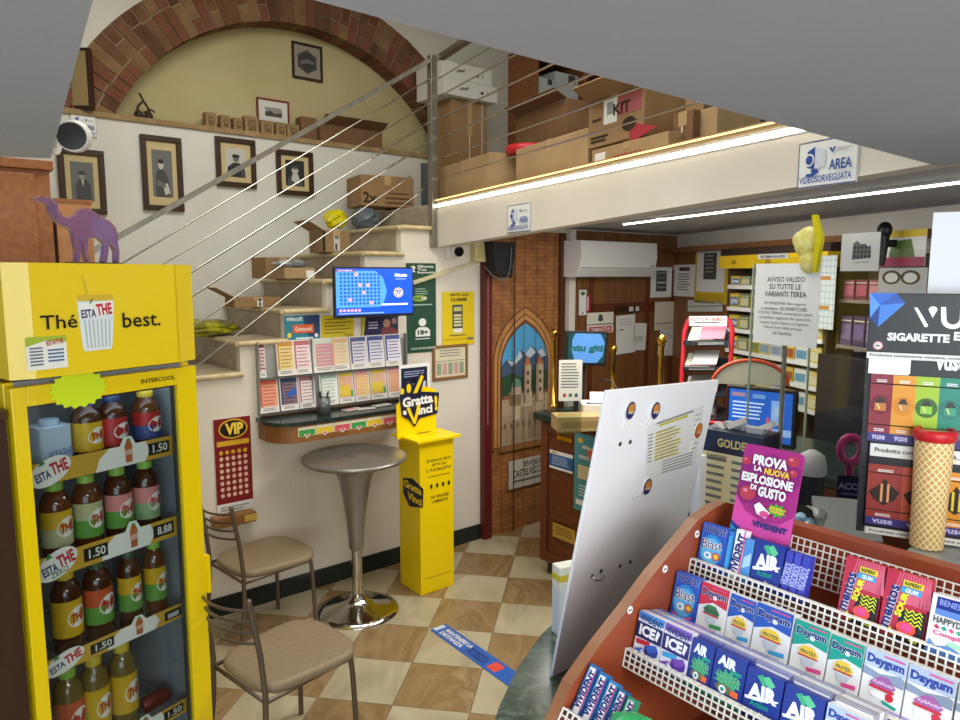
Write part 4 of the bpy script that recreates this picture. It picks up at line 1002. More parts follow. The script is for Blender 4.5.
c.e(.8, .53, .065, .11, scr('dcdcdc')); c.e(.8, .53, .055, .094, scr('b8443c')); c.e(.8, .53, .045, .075, scr('d8dbe2')); c.t('77', .765, .48, .835, .58, scr('2b3f92'), .05)
c.t('10eLotto', .75, .1, .92, .18, scr('eaf0fa'), .05); c.r(.76, .22, .9, .235, scr('9dbdf0')); c.t('LOTTERIA', .02, .035, .2, .06, scr('f0f0f0'), .02)
c.build('screen', t, Matrix.Translation((.008, -.009, .0004)))
b = MB(); b.box(w * .42, w * .58, -h * .6, -h * .3, -TVO + .004, -.05, M_DARK); b.build('wall_mount', t)
t = thing('cable_bar', 'slim cream bar slanting up from the television towards the corner box', 'bar', WM)
a = w1(414, 283, .03); e = w1(479, 262, .03); b = MB(); b.slab([(a[0], a[1] - .012, .03), (e[0], e[1] - .01, .03), (e[0], e[1] + .014, .03), (a[0], a[1] + .014, .03)], .028, mat('cfc29a', .5)); b.build('bar', t, bevel=.003)

# surveillance turret cameras
def turret(M, R, label, square=False):
    t = thing('dome_camera', label, 'camera', M)
    b = MB(); b.lathe([(R * 1.05, 0), (R * 1.05, R * .3), (R * .9, R * .8), (R * .5, R * 1.1)], M_WHITE, 20) if not square else b.rbox(-R * 1.1, R * 1.1, -R * 1.1, R * 1.1, 0, R * .7, M_WHITE, R * .3); b.build('base', t)
    d = V((.35, -.9, -.12)) if not square else V((.1, -.95, -.3)); return t
# the big one at the end of the front ceiling
P = atp(78, 133, V((-1.10, 1.80, 0)), V((0, -1, 0)))
t = thing('dome_camera', 'white turret security camera at the end of the front ceiling', 'camera', rotz((-1.07, 1.812, 2.345), 0))
ax = (CAM - V((-1.0, 1.83, 2.345))); q = aty(68, 134, 1.80) - V((-1.07, 1.812, 2.345))
b = MB(); b.cyl((-.055, -.0105, 0), (-.055, .025, 0), .05, M_WHITE, 20); b.cyl((-.055, .02, 0), (-.012, .026, .0), .04, M_WHITE, 16); b.build('base', t)
look = V((.42, -.88, -.16)).normalized()
b = MB(); b.ball(q + V((0, .03, 0)), .040, M_WHITE, 18); b.cyl(q + V((-.005, .03, 0)) + look * .005, q + V((-.005, .03, 0)) + look * .045, .038, M_WHITE, 20, .036); b.build('housing', t)
b = MB(); b.cyl(q + V((-.005, .03, 0)) + look * .0452, q + V((-.005, .03, 0)) + look * .047, .033, mat('101014', .45), 20); b.build('lens_cover', t)
s, z = w1(457, 251, .06)
t = thing('dome_camera', 'small white security camera high on the wall beside the yellow poster', 'camera', WM @ Matrix.Translation((s, z, 0)))
b = MB(); b.box(-.06, .06, -.055, .055, .001, .03, M_WHITE); b.build('base', t, bevel=.008)
b = MB(); b.ball((0, 0, .055), .047, M_WHITE, 16); b.build('housing', t)
d = V((-.25, -.15, 1)).normalized(); b = MB(); b.cyl(V((0, 0, .055)) + d * .038, V((0, 0, .055)) + d * .05, .034, mat('101014', .15), 16); b.build('lens_cover', t)
s, z = w1(480, 252, .05)
t = thing('junction_box', 'small cream junction box on the wall left of the brick mural', 'box', WM @ Matrix.Translation((s, z, 0))); b = MB(); b.box(-.05, .05, -.07, .07, .001, .06, mat('d4c48e', .5)); b.box(-.035, .035, -.045, .045, .06, .064, mat('c6b57c', .5)); b.build('body', t, bevel=.004)
t = thing('black_loudspeaker', 'black wedge loudspeaker hanging under the beam before the brick mural', 'speaker', WM @ Matrix.Translation((w1(499, 260, .11)[0], 2.0, .058)))
b = MB(); b.prism([(-.1, .235), (.12, .235), (.085, -.02), (-.07, .01)], .002, .1, mat('17181a', .5)); b.build('body', t, bevel=.006)
b = MB(); b.tube([(-.13, .06, .05), (-.1, .0, .09), (-.04, -.035, .106), (.03, -.02, .108), (.06, .06, .108), (.07, .2, .106)], .005, GREY[2], 6); b.build('cable', t)

# ------------------------------------------------------------------ brick mural panel with a printed town
s0 = w1(490, 400, .03)[0]; s1 = w1(557, 400, .03)[0]; W = s1 - s0; H = 2.33
M = WM @ Matrix.Translation((s0, H, .006))
t = thing('mural_panel', 'tall printed brick panel with an arched view of a walled town', 'mural', M)
c = Card(W, H, M_MURALBRICK, .02)
def arch(cx, top, half, spring, bottom, n=10):
    L_, R_ = [], []
    for k in range(n + 1):
        u = k / n; a = u * math.radians(62)
        x = half * (1 - (1 - math.cos(a)) / (1 - math.cos(math.radians(62)))); y = spring - (spring - top) * math.sin(a) / math.sin(math.radians(62))
        R_.append((cx + x, y)); L_.append((cx - x, y))
    return [(cx - half, bottom)] + L_ + list(reversed(R_))[1:] + [(cx + half, bottom)]
c.p(arch(.5, .245, .46, .42, .72), mat('6b4224', .6)); c.p(arch(.5, .25, .44, .425, .72), mat('b98248', .6)); c.p(arch(.5, .268, .40, .43, .72), mat('724726', .6)); c.p(arch(.5, .273, .385, .432, .72), mat('c08a50', .6)); c.p(arch(.5, .288, .36, .44, .72), mat('6f4626', .6))
c.p(arch(.5, .30, .345, .445, .72), mat('4f9ecb', .5))
Z = c.z
c.p([(.155, .52), (.155, .435), (.24, .415), (.34, .425), (.42, .385), (.5, .40), (.58, .375), (.68, .395), (.76, .385), (.845, .42), (.845, .52)], mat('42566e', .6))
for pk in ([(.24, .418), (.34, .426), (.42, .388), (.46, .41), (.38, .428), (.3, .44)], [(.5, .402), (.58, .378), (.66, .40), (.6, .412), (.54, .42)], [(.68, .397), (.76, .388), (.82, .415), (.74, .418)]): c.p(pk, mat('b9c4cc', .6), pk[0][0] < .3)
c.p([(.155, .60), (.155, .475), (.3, .46), (.45, .48), (.6, .455), (.75, .47), (.845, .46), (.845, .60)], mat('2f4a30', .6))
c.p([(.155, .72), (.155, .56), (.25, .545), (.4, .565), (.55, .55), (.7, .56), (.845, .545), (.845, .72)], mat('a58e70', .6))
for x0, x1, y0, y1, h_ in ((.16, .3, .545, .6, 'b09a7c'), (.26, .44, .525, .57, '8a6e52'), (.3, .42, .575, .63, 'c2ad8c'), (.44, .6, .53, .58, 'c9b594'), (.62, .84, .54, .6, 'b7a283'), (.2, .5, .62, .69, 'a3876a'), (.55, .84, .6, .69, '8f785c')): c.r(x0, y0, x1, y1, mat(h_, .6))
for x0, x1, y0 in ((.16, .3, .535), (.27, .44, .515), (.44, .6, .52), (.62, .84, .53)): c.p([(x0 - .01, y0 + .012), (x0 + .03, y0), (x1 - .03, y0), (x1 + .01, y0 + .012)], mat('8c5a3e', .6))
c.e(.36, .51, .07, .03, mat('5d8c76', .6)); c.r(.29, .51, .43, .535, mat('b5a088', .6))
for x in (.52, .7):
    c.r(x - .055, .44, x + .055, .565, mat('b9a488', .6)); c.r(x - .055, .44, x - .02, .565, mat('9b846a', .6)); c.p([(x - .055, .44), (x, .405), (x + .055, .44)], mat('b06b42', .6))
    for y in (.46, .49, .52): c.r(x - .012, y, x + .02, y + .014, mat('4a3a2e', .6))
for k in range(7): c.r(.18 + .09 * k, .628, .2 + .09 * k, .642, mat('5c4a38', .6), k == 0)
c.r(0, .7, 1, .708, mat('6e4828', .6)); c.r(.12, .702, .9, .72, mat('8b5e34', .6))
c.r(.24, .755, .86, .852, mat('b8b3a4', .6)); c.t('BENVENUTI A', .45, .765, .8, .785, mat('3f3a34', .6), .02); c.t('CASTELVECCHIO', .3, .79, .84, .815, mat('3f3a34', .6), .02, 1)
c.lines(.32, .825, .8, .845, 1, mat('6a655a', .6))
for k, x in enumerate((.13, .3, .45, .62, .76, .9)): c.r(x, .0 if k != 9 else .3, x + (.006 if k != 1 else .018), 1.0, mat('3a2418', .7), k == 0)
c.build('print', t)
b = MB(); b.box(-.075, -.001, -H, .0, .0, .05, mat('5c1e1c', .4)); b.box(-.045, -.04, -H * .62, -.05, .0505, .052, mat('c08a86', .4)); b.build('frame', t, bevel=.003)
b = MB(); b.box(W + .001, W + .055, -H, .0, .0, .05, mat('53301c', .4)); b.build('frame', t, bevel=.003)

# ------------------------------------------------------------------ bar table, chairs, yellow stand
t = thing('bar_table', 'round silver pedestal table with a trumpet stem and chrome base', 'table', Matrix.Translation((-.735, 4.0, 0)))
b = MB(); b.lathe([(.245, 0), (.245, .006), (.2, .02), (.11, .045), (.06, .075), (.045, .1)], M_CHROME, 40); b.build('base', t)
b = MB(); b.lathe([(.032, .09), (.032, .42)], M_CHROME, 20); b.build('column', t)
b = MB(); b.lathe([(.034, .38), (.045, .40), (.045, .45), (.055, .55), (.075, .7), (.092, .8), (.115, .86), (.16, .905), (.2, .92)], M_ALU, 28); b.build('stem', t)
m = noisy('worn_silver', [(.4, '96938c'), (.55, '8a877f'), (.7, 'a8a59d')], 9, rough=.32, metal=.7)
b = MB(); b.lathe([(.19, .92), (.295, .925), (.306, .934), (.304, .948), (.29, .952), (.0001, .952)], m, 48, caps=False); b.build('tabletop', t)

def chair(M, label):
    """chair with the seat centre over the origin, facing +y"""
    t = thing('metal_chair', label, 'chair', M, 'taupe metal chairs')
    b = MB(); hw, fw, d2 = .185, .225, .22
    pts = []
    raw = [(-hw, -d2), (hw, -d2), (fw, d2 * .75), (fw * .55, d2 * 1.12), (-fw * .55, d2 * 1.12), (-fw, d2 * .75)]
    # round the outline by corner cutting
    p = raw
    for _ in range(3):
        q = []
        for i in range(len(p)):
            a, c = V((*p[i], 0)), V((*p[(i + 1) % len(p)], 0)); q += [tuple(a.lerp(c, .16))[:2], tuple(a.lerp(c, .84))[:2]]
        p = q
    n = len(p); vs = []
    for sc, zz in ((.97, .432), (1.0, .44), (1.0, .456), (.97, .466), (.88, .470), (.5, .472)):
        vs += [(x * sc, y * sc, zz) for x, y in p]
    fs = [(i * n + k, i * n + (k + 1) % n, (i + 1) * n + (k + 1) % n, (i + 1) * n + k) for i in range(5) for k in range(n)]
    b.add(vs, fs, M_SEAT, True); b.add(vs, [tuple(reversed(range(n))), tuple(range(5 * n, 6 * n))], M_SEAT, True); b.build('seat', t)
    r = .0115
    for sx in (-1, 1):
        b = MB(); b.tube([(sx * .205, .195, 0), (sx * .19, .185, .36), (sx * .185, .18, .43)], r, M_TUBE, 10); b.build('leg', t)
        b = MB(); b.tube([(sx * .2, -.26, 0), (sx * .192, -.225, .3), (sx * .19, -.22, .46), (sx * .19, -.235, .62), (sx * .187, -.27, .835)], r, M_TUBE, 10); b.ball((sx * .187, -.27, .835), r, M_TUBE, 8); o = b.build('leg', t); o['label'] = 'rear leg running up into the back upright'
    b = MB(); b.tube([(.185, .18, .425), (.19, -.22, .425), (-.19, -.22, .425), (-.185, .18, .425)], .01, M_TUBE, 8, True); b.build('seat_frame', t)
    for k, zz in enumerate((.80, .755, .71, .665)):
        yb = -.235 - (zz - .62) * .165
        b = MB(); b.tube([(x * .187, yb - .055 * (1 - x * x), zz - .012 * (1 - x * x)) for x in [-1 + i / 5 for i in range(11)]], .006, M_TUBE, 8); b.build('back_rod', t)
    return t
def cpose(L_, F_, R_, N_):
    c = (L_ + F_ + R_ + N_) / 4; d = ((F_ + R_) - (L_ + N_)); return rotz((c.x, c.y, 0), math.atan2(d.y, d.x) - math.pi / 2)
Mn = cpose(*[atz(*q, .46) for q in ((221, 658), (305, 612), (357, 655), (260, 692))]); Mf = cpose(*[atz(*q, .46) for q in ((218.5, 557), (284, 533), (313, 555), (235, 576))])
ch = chair(Mn, 'taupe metal chair nearest the camera, beside the fridge')
dup(ch, Mf, 'taupe metal chair farther back, against the wall by the bar table')

# scratch-card collection stand
FP = V((-.37, 4.183, 0))
GM = frame(FP, D1, UP)                                            # x right along its front, y up, z out
t = thing('scratch_card_stand', 'yellow cardboard pedestal bin for used scratch cards', 'stand', GM)
b = MB(); w, d = .258, .24
b.box(0, w, .0, .985, -d, 0, M_YEL2); b.build('body', t, bevel=.003)
b = MB(); b.box(-.035, w + .035, .985, 1.0, -d - .02, .035, M_YEL2); b.box(.06, .2, 1.0, 1.002, -.2, -.08, mat('e0bc00', .4)); b.box(.08, .18, 1.002, 1.003, -.15, -.135, M_BLACK); b.build('tray', t, bevel=.002)
b = MB(); b.prism([(-.065, .985), (w * .9, .985), (w * .9, 1.27), (w * .55, 1.3), (-.035, 1.22), (-.065, 1.2)], -.16, -.15, M_YEL2); b.build('backboard', t)
NV = mat('1c1c34', .45)
c = Card(.30, .22, NV, .002)
c = MB()
c.prism([(-.03, 1.13), (.02, 1.10), (.06, 1.05), (.1, 1.10), (.235, 1.115), (.25, 1.25), (.11, 1.27), (.14, 1.37), (.11, 1.39), (.05, 1.30), (.03, 1.345), (.0, 1.34), (-.02, 1.3), (-.045, 1.25)], -.149, -.14, NV)
gy = mat('f3d20c', .4)
c.text('Gratta', -.03, 1.185, .2, 1.25, -.139, M_PAPER, .045, 3); c.text('e', -.028, 1.135, .0, 1.165, -.139, M_PAPER, .04); c.text('inci', .085, 1.125, .195, 1.18, -.139, M_PAPER, .045, 2)
c.text('!', .212, 1.135, .235, 1.235, -.139, gy, .05, 3)
c.prism([(.0, 1.175), (.022, 1.18), (.055, 1.10), (.08, 1.185), (.105, 1.185), (.065, 1.07), (.05, 1.07)], -.1395, -.138, gy)
for x, y, a, e in ((-.03, 1.285, .013, .02), (.018, 1.3, .017, .03)): c.prism([(x + a * math.cos(2 * math.pi * k / 12), y + e * math.sin(2 * math.pi * k / 12)) for k in range(12)], -.1395, -.138, gy)
c.prism([(.05, 1.265), (.08, 1.265), (.13, 1.365), (.112, 1.378)], -.1395, -.138, gy)
o = c.build('logo_sign', t); o['label'] = 'dark cut-out sign reading Gratta e Vinci!'
c = MB(Matrix.Translation((0, 0, .0005)))
for s, y0, y1, x0, x1 in (('SE NON HAI VINTO', .845, .865, .05, .24), ('GETTA QUI', .815, .835, .09, .2), ('IL TUO BIGLIETTO', .785, .805, .05, .24), ('FAI VINCERE', .61, .63, .08, .22), ("L'AMBIENTE", .58, .6, .09, .21)): c.text(s, x0, y0, x1, y1, 0, M_BLACK, .02)
c.box(.06, .23, .752, .756, 0, .0004, M_BLACK)
for k in range(4): c.prism([(.075 + .045 * k, .69), (.085 + .045 * k, .67), (.095 + .045 * k, .69), (.09 + .045 * k, .705), (.08 + .045 * k, .705)], 0, .0004, M_BLACK)
c.box(.03, .24, .1, .103, 0, .0004, mat('8a7800', .5))
c.build('lettering', t)
c = MB(Matrix(((0, 0, -1, -.0006), (0, 1, 0, 0), (1, 0, 0, -d), (0, 0, 0, 1))))
c.prism([(.05, .62), (.12, .55), (.27, .58), (.28, .70), (.16, .74), (.05, .72)], -.0002, .0008, NV); c.text('Gratta', .06, .66, .26, .71, .0012, gy, .04, -4); c.text('Vinci', .1, .59, .26, .64, .0012, gy, .04, -4)
o = c.build('side_logo', t)
b = MB(); M_ = Matrix.Translation((-.025, 1.0, -.2)) @ Matrix.Rotation(math.radians(-6), 4, 'Y')
t = thing('terms_display', 'navy printed information card standing behind the Gratta e Vinci sign', 'sign', GM @ Matrix.Translation((-.015, 1.001, -.2)))
c = Card(.23, .44, M_PAPER, .004); c.r(.06, .05, .92, .95, NV); c.lines(.15, .1, .85, .2, 3, mat('9aa4c4', .5)); c.e(.2, .3, .05, .03, M_PAPER); c.e(.2, .4, .05, .03, M_PAPER); c.r(.62, .26, .86, .38, mat('c8ccd8', .5)); c.lines(.3, .28, .55, .42, 3, mat('9aa4c4', .5)); c.r(.5, .42, .9, .52, mat('2f5f80', .5)); c.build('card', t, Matrix.Translation((0, .44, 0)))

# blue floor strip
P = [atz(*q, .001) for q in ((430, 630), (505, 684), (515, 673), (444, 625))]
x = (P[1] - P[0]).normalized(); L_ = (P[1] - P[0]).length; y = V((-x.y, x.x, 0)); wd = .11
M = Matrix((x, y, UP)).transposed().to_4x4(); M.translation = P[0] + V((0, 0, .0005))
c = MB(); c.box(0, L_ * 1.15, 0, wd, 0, .0015, mat('2e5fb4', .4)); c.text('MANTENERE LA', .06, .06, .3, .09, .002, M_PAPER, .03); c.text('DISTANZA', .06, .02, .26, .05, .002, M_PAPER, .03); c.text('SICUREZZA', .3, .02, .46, .08, .002, mat('1d3470', .5), .03)
c.box(.49, .56, .02, .09, .0015, .0022, mat('d94a3a', .5)); c.box(.0, .03, .02, .09, .0015, .0022, mat('c9d8ee', .5))
c.build('floor_strip', None, M, 0, ('blue printed distance marking strip stuck to the tiled floor', 'floor sticker'))

# ------------------------------------------------------------------ cartons stored on the mezzanine
MA = math.atan2(MED.y, MED.x)
def mzbox(x0, x1, ytop, inn, dep, m, label, parts=(), flaps='', z0=2.487, ang=0.0, tape=True, minw=0, yt_x=None):
    t0, _ = mezpx(x0, 150, inn); t1, _ = mezpx(x1, 150, inn); z = mezpx(yt_x or (x0 + x1) / 2, ytop, inn)[1]
    c = mez((t0 + t1) / 2, z0, inn)
    return carton(rotz(c, MA + ang), abs(t1 - t0), dep, z - z0, m, label, parts, 'cartons stored on the mezzanine', flaps, tape=tape)
FZ = 2.487
BK = mat('33251a', .8); RDP = mat('a8323c', .7)
mzbox(440, 490, 160, .10, .32, M_CARD2, 'pale carton at the mezzanine edge just right of the railing post')
lb0, lb1 = atp(451, 130, w1p(0, 0, -.60), N1), atp(486, 130, w1p(0, 0, -.60), N1)
TB = land(470, .60); th_ = atp(470, 101, w1p(0, 0, -.60), N1).z - 2.487
TB.translation.z = FZ
lw = (lb1 - lb0).length
carton(TB, lw, .34, th_, M_CARD, 'tall brown carton with white straps under the two white cartons', (('r', -.02, 0, .0, 1, M_PAPER), ('r', .34, 0, .355, 1, M_PAPER)), 'cartons stored on the mezzanine')
h1 = .125
WC = mat('dcdcd6', .7)
P_ = lambda y: (('t', 'ciur', -.22, .42 + y, -.04, .62 + y, BK, 12), ('d', .2, .45, .03, .09, 10, BK), ('r', .3, .35, .31, .6, BK))
UB = TB @ Matrix.Translation((-.03, -.06, th_ + .003))
carton(UB, .54, .38, h1, WC, 'lower of two flat white cartons stacked on the tall strapped carton', P_(0), 'cartons stored on the mezzanine', tape=False)
carton(UB @ Matrix.Translation((-.03, .01, h1 + .003)), .50, .36, h1, WC, 'upper of two flat white cartons stacked on the tall strapped carton', P_(.05), 'cartons stored on the mezzanine', tape=False)
mzbox(516, 588, 136, .12, .40, M_CARD2, 'wide pale carton standing below the red tray at the mezzanine edge', yt_x=560)
mzbox(516, 566, 108, .62, .30, M_CARD3, 'open brown carton behind the red tray on the mezzanine', flaps='FL', tape=False)
t1, z1 = mezpx(531, 140, .35)
t = thing('red_plastic_tray', 'bright red round plastic tray lying on a carton on the mezzanine', 'tray', Matrix.Translation(mez(t1, mezpx(552, 136, .12)[1] + .004, .33)))
b = MB(); b.lathe([(.13, 0), (.14, .012), (.135, .05), (.11, .055)], mat('c4242c', .4), 24); b.build('dish', t)
mzbox(592, 668, 138, .08, .38, M_CARD2, 'low carton with a white label under the printed KIT box', (('r', -.45, .1, -.3, .8, M_PAPER), ('t', 'cartone', -.2, .3, .2, .6, RDP)), yt_x=640)
ta, tb = mezpx(588, 150, .1)[0], mezpx(643, 150, .1)[0]
zk = mezpx(630, 138, .08)[1] + .004
zt_ = mezpx(610, 95, .1)[1]
carton(rotz(mez((ta + tb) / 2, zk, .10), MA), tb - ta, .24, zt_ - zk, M_CARD, 'brown KIT carton with pink corner print, standing on a low carton',
       (('r', .06, .52, .46, .95, mat('a85a5a', .8)), ('d', .42, .1, .3, .25, 3, RDP), ('r', -.2, .42, .04, .92, M_PAPER), ('r', -.14, .6, -.02, .85, GREY[3]), ('t', 'KIT', -.02, .55, .28, .78, BK, 0), ('d', .26, .3, .12, .14, 18, BK), ('r', -.44, .18, -.12, .22, BK), ('r', -.44, .1, -.16, .14, BK), ('r', -.42, .55, -.26, .58, BK)), 'cartons stored on the mezzanine', 'F')
ta, tb = mezpx(650, 130, .56)[0], mezpx(690, 130, .56)[0]
zt_ = mezpx(670, 96, .56)[1]
carton(rotz(mez((ta + tb) / 2, FZ, .56), MA + .25), .38, .35, zt_ - FZ, M_CARD, 'KIT carton with a red diamond hazard label, behind the first printed box',
       (('d', .1, .78, .16, .2, 4, RDP), ('t', 'KIT', -.3, .4, .05, .55, RDP), ('r', .12, .4, .4, .6, M_PAPER), ('r', -.42, .72, -.15, .9, BK), ('t', 'KIT', -.38, .28, -.1, .38, BK)), 'cartons stored on the mezzanine')
mzbox(672, 692, 112, .16, .25, M_CARD3, 'small brown carton with a white cable, near the right end of the mezzanine edge', (('r', -.05, 0, .0, .9, M_PAPER),), yt_x=682)
mzbox(694, 716, 110, .2, .25, M_CARD2, 'last pale carton towards the right end of the mezzanine edge', tape=False, yt_x=700)
t = thing('black_bag', 'dark crumpled bag behind the last cartons at right on the mezzanine', 'bag', rotz(mez(mezpx(712, 105, .6)[0], FZ, .72), MA))
b = MB(); b.ball((0, 0, .17), .2, mat('1c2024', .35), 12, (1.3, .8, .85)); b.ball((.18, 0, .12), .12, mat('1c2024', .35), 10); b.ball((-.2, .02, .13), .13, mat('23282c', .35), 10); b.build('bag', t)
# wooden shelf unit against the far wall of the landing, white cartons in it
q0 = atp(516, 100, w1p(0, 0, -GAP + .36), N1); SU = (q0 - P1).dot(D1)
t = thing('storage_cabinet', 'open red-brown wooden cabinet at the back of the mezzanine', 'cabinet', WM @ Matrix.Translation((SU + .22, 2.487, -GAP + .003)))
b = MB(); cw = 1.35; m = M_CAB
for x in (0, .62, cw - .05): b.box(x, x + .05, 0, 1.5, 0, .35, m)
for z_ in (0, .5, 1.0, 1.46): b.box(.05, .62, z_, z_ + .04, 0, .34, m); b.box(.67, cw - .05, z_, z_ + .04, 0, .34, m)
b.box(.05, cw - .05, .04, 1.46, 0, .012, mat('2c2420', .8)); b.build('carcass', t)
for i, (x, w_, h_, z_) in enumerate(((.08, .2, .22, 1.041), (.29, .3, .30, 1.041), (.07, .5, .2, .541))):
    t = thing('cardboard_box', ['small white carton on the upper shelf of the red-brown cabinet', 'large white carton on the upper shelf of the red-brown cabinet', 'wide pale carton on the middle shelf of the red-brown cabinet'][i], 'box', WM @ Matrix.Translation((SU + .22 + x, 2.487 + z_, -GAP + .02)), 'cartons stored on the mezzanine')
    b = MB(); b.box(0, w_, 0, h_, 0, .3, mat('ced6d6', .7) if i < 2 else M_CARD2); b.build('body', t, bevel=.004); b = MB(); b.box(w_ * .55, w_ * .85, h_ * .75, h_ * .97, .3001, .3012, GREY[1] if i < 2 else M_TAPE); b.build('label', t)

# ------------------------------------------------------------------ signs on the beam
def beam(x0, y0, x1, y1):
    t0, z0 = mezpx(x0, y0, -.003); t1, z1 = mezpx(x1, y1, -.003)
    return frame(mez(t0, z0, -.003), MED, UP), t1 - t0, z0 - z1
M, w, h = beam(508, 206, 531, 231); cctv_sign(M, w, h, 'smaller AREA VIDEOSORVEGLIATA sign on the beam above the brick mural')
M, w, h = beam(800, 144, 857, 182); cctv_sign(M, w, h, 'larger AREA VIDEOSORVEGLIATA sign at the right end of the beam')

# ------------------------------------------------------------------ air conditioner and notices on the panelled wall
ACO = .24
s0 = w1(581, 260, ACO)[0]; s1 = w1(657, 260, ACO)[0]; zt = w1(584, 240, ACO)[1]; zb = w1(584, 277, ACO)[1]
t = thing('air_conditioner', 'white wall air conditioner under the mezzanine ceiling', 'air conditioner', WM @ Matrix.Translation((s0, zb, .032)))
W_, H_ = s1 - s0, zt - zb; D_ = ACO - .03
b = MB(Matrix(((0, 0, 1, 0), (0, 1, 0, 0), (1, 0, 0, 0), (0, 0, 0, 1)))); b.prism([(0, 0), (D_ * .72, 0), (D_ * .92, .07), (D_, .16), (D_ * .96, H_), (0, H_)], 0, W_, mat('e4e2de', .4)); b.build('body', t, bevel=.008)
b = MB(); b.slab([(.02, .07, D_ * .93), (W_ - .02, .07, D_ * .93), (W_ - .02, .074, D_ * .935), (.02, .074, D_ * .935)], .01, GREY[2]); b.slab([(.02, .004, D_ * .735), (W_ - .02, .004, D_ * .735), (W_ - .02, .06, D_ * .90), (.02, .06, D_ * .90)], .003, mat('d6d4d0', .4)); b.build('louvre', t)
b = MB(); b.box(W_ - .07, W_ - .03, .085, .095, D_ * .96, D_ * .965, GREY[2]); b.build('badge', t)
def notice(px, off, label, fn, base='e6e6e0', cat='notice', name='paper_notice', tilt=0, frame_fn=None, group='papers pinned round the counter'):
    M, w, h = (frame_fn or w1frame)(*px, off, tilt); c = Card(w, h, mat(base, .75), .002); fn(c); return c.put(name, M, label, cat, group)
PO = .036
notice((579, 290, 586, 315), PO, 'narrow white strip with a green mark on the panelled wall', lambda c: (c.e(.5, .14, .3, .08, mat('3f7a4c', .6)), c.e(.5, .92, .12, .03, BK)))
notice((586, 295, 590, 312), PO, 'thin red vertical label beside the narrow white strip', lambda c: c.r(.2, .1, .6, .9, mat('e6c0c4', .6)), 'b4263a')
notice((587, 313, 613, 332), PO + .01, 'state monopoly sign with a crest above a red band', lambda c: (c.r(0, .55, 1, .6, GREY[2]), c.p([(.44, .1), (.56, .1), (.6, .38), (.5, .45), (.4, .38)], GREY[1]), c.r(.08, .68, .92, .95, mat('c23a48', .6)), c.t('TABACCHI', .14, .73, .86, .9, M_PAPER, .04)), 'e4e0cc')
notice((616, 316, 634, 353), PO, 'larger blank white sheet taped to the panelled wall', lambda c: (c.r(.15, .36, .4, .39, RDP), c.lines(.15, .1, .8, .3, 3, GREY[4])), tilt=2)
notice((634, 323, 646, 349), PO, 'smaller white sheet hanging beside the larger blank one', lambda c: c.lines(.1, .5, .8, .7, 3, GREY[3]), tilt=-3)
t = thing('light_switch', 'small dark strip with switches on the panelled wall', 'switch', WM @ Matrix.Translation((w1(628, 310, PO)[0], w1(628, 309, PO)[1], PO - .001))); b = MB(); b.box(-.18, .15, -.03, .03, 0, .012, mat('3c2416', .5)); b.box(0, .05, -.02, .02, .012, .02, mat('d8d4cc', .4)); b.box(.09, .13, -.02, .02, .012, .02, mat('d8d4cc', .4)); b.build('body', t)

# ------------------------------------------------------------------ tobacco shelves along the right-hand wall
def w3frame(x0, y0, x1, y1, off=.004, tilt=0):
    t0, z0 = w3(x0, y0, off); t1, z1 = w3(x1, y1, off)
    return frame(w3p(t0, z0, off), W3D, UP) @ Matrix.Rotation(math.radians(tilt), 4, 'Z'), t1 - t0, z0 - z1
# w3frame's outward axis: along x up = W3D x UP
def w3M(): return frame(C3, W3D, UP)
W3M = w3M()
OFF = .22
def st(x, y=300, off=OFF): return w3(x, y, off)[0]
b = MB(W3M); b.box(.02, .95, 0, 2.2, .001, .03, M_WOOD); b.box(.02, 3.3, 2.2, 2.24, .001, .2, M_WOOD); struct('wall_panelling_right', b)
PW = .036
def pic_block(c, x0=.25, y0=.12, x1=.75, y1=.8):
    c.r(x0, y0, x1, y1, GREY[1])
    for k in range(4): c.r(x0 + .05, y0 + .05 + k * (y1 - y0) / 4.4, x1 - .05, y0 + .05 + (k + .4) * (y1 - y0) / 4.4, GREY[(3, 2, 4, 3)[k]], k == 0)
notice((651, 267, 671, 297), PW, 'white sheet with a dark printed column, leftmost of the pinned sheets', pic_block)
notice((673, 265, 695, 297), PW, 'white sheet with a printed table, between the leftmost sheet and the yellow frame', lambda c: (c.r(.3, .08, .75, .2, GREY[1]), c.lines(.25, .28, .8, .85, 7, GREY[2])), frame_fn=w3frame)
notice((696, 247, 731, 305), PW, 'yellow poster frame holding a white sheet with a black picture', lambda c: (c.r(.06, .04, .82, .8, M_PAPER), c.r(.25, .12, .6, .58, GREY[1]), c.lines(.3, .16, .55, .5, 5, GREY[3]), c.r(.06, .84, .82, .95, mat('c8a820', .5))), 'd8b822', frame_fn=w3frame)
notice((655, 302, 686, 328), PW, 'cream ruled card pinned under the leftmost sheets', lambda c: c.r(.02, .75, .95, .78, GREY[2]), 'ddd6bc')
notice((660, 328, 685, 352), PW, 'large crooked white paper hanging low behind the red rack', lambda c: c.lines(.2, .2, .8, .4, 2, GREY[4]), 'dcdcda', tilt=-6)
notice((688, 300, 722, 315), PW, 'grey-white papers tucked under the yellow frame', lambda c: c.r(0, .5, 1, .6, GREY[3]), 'd2d2cc', frame_fn=w3frame, tilt=3)

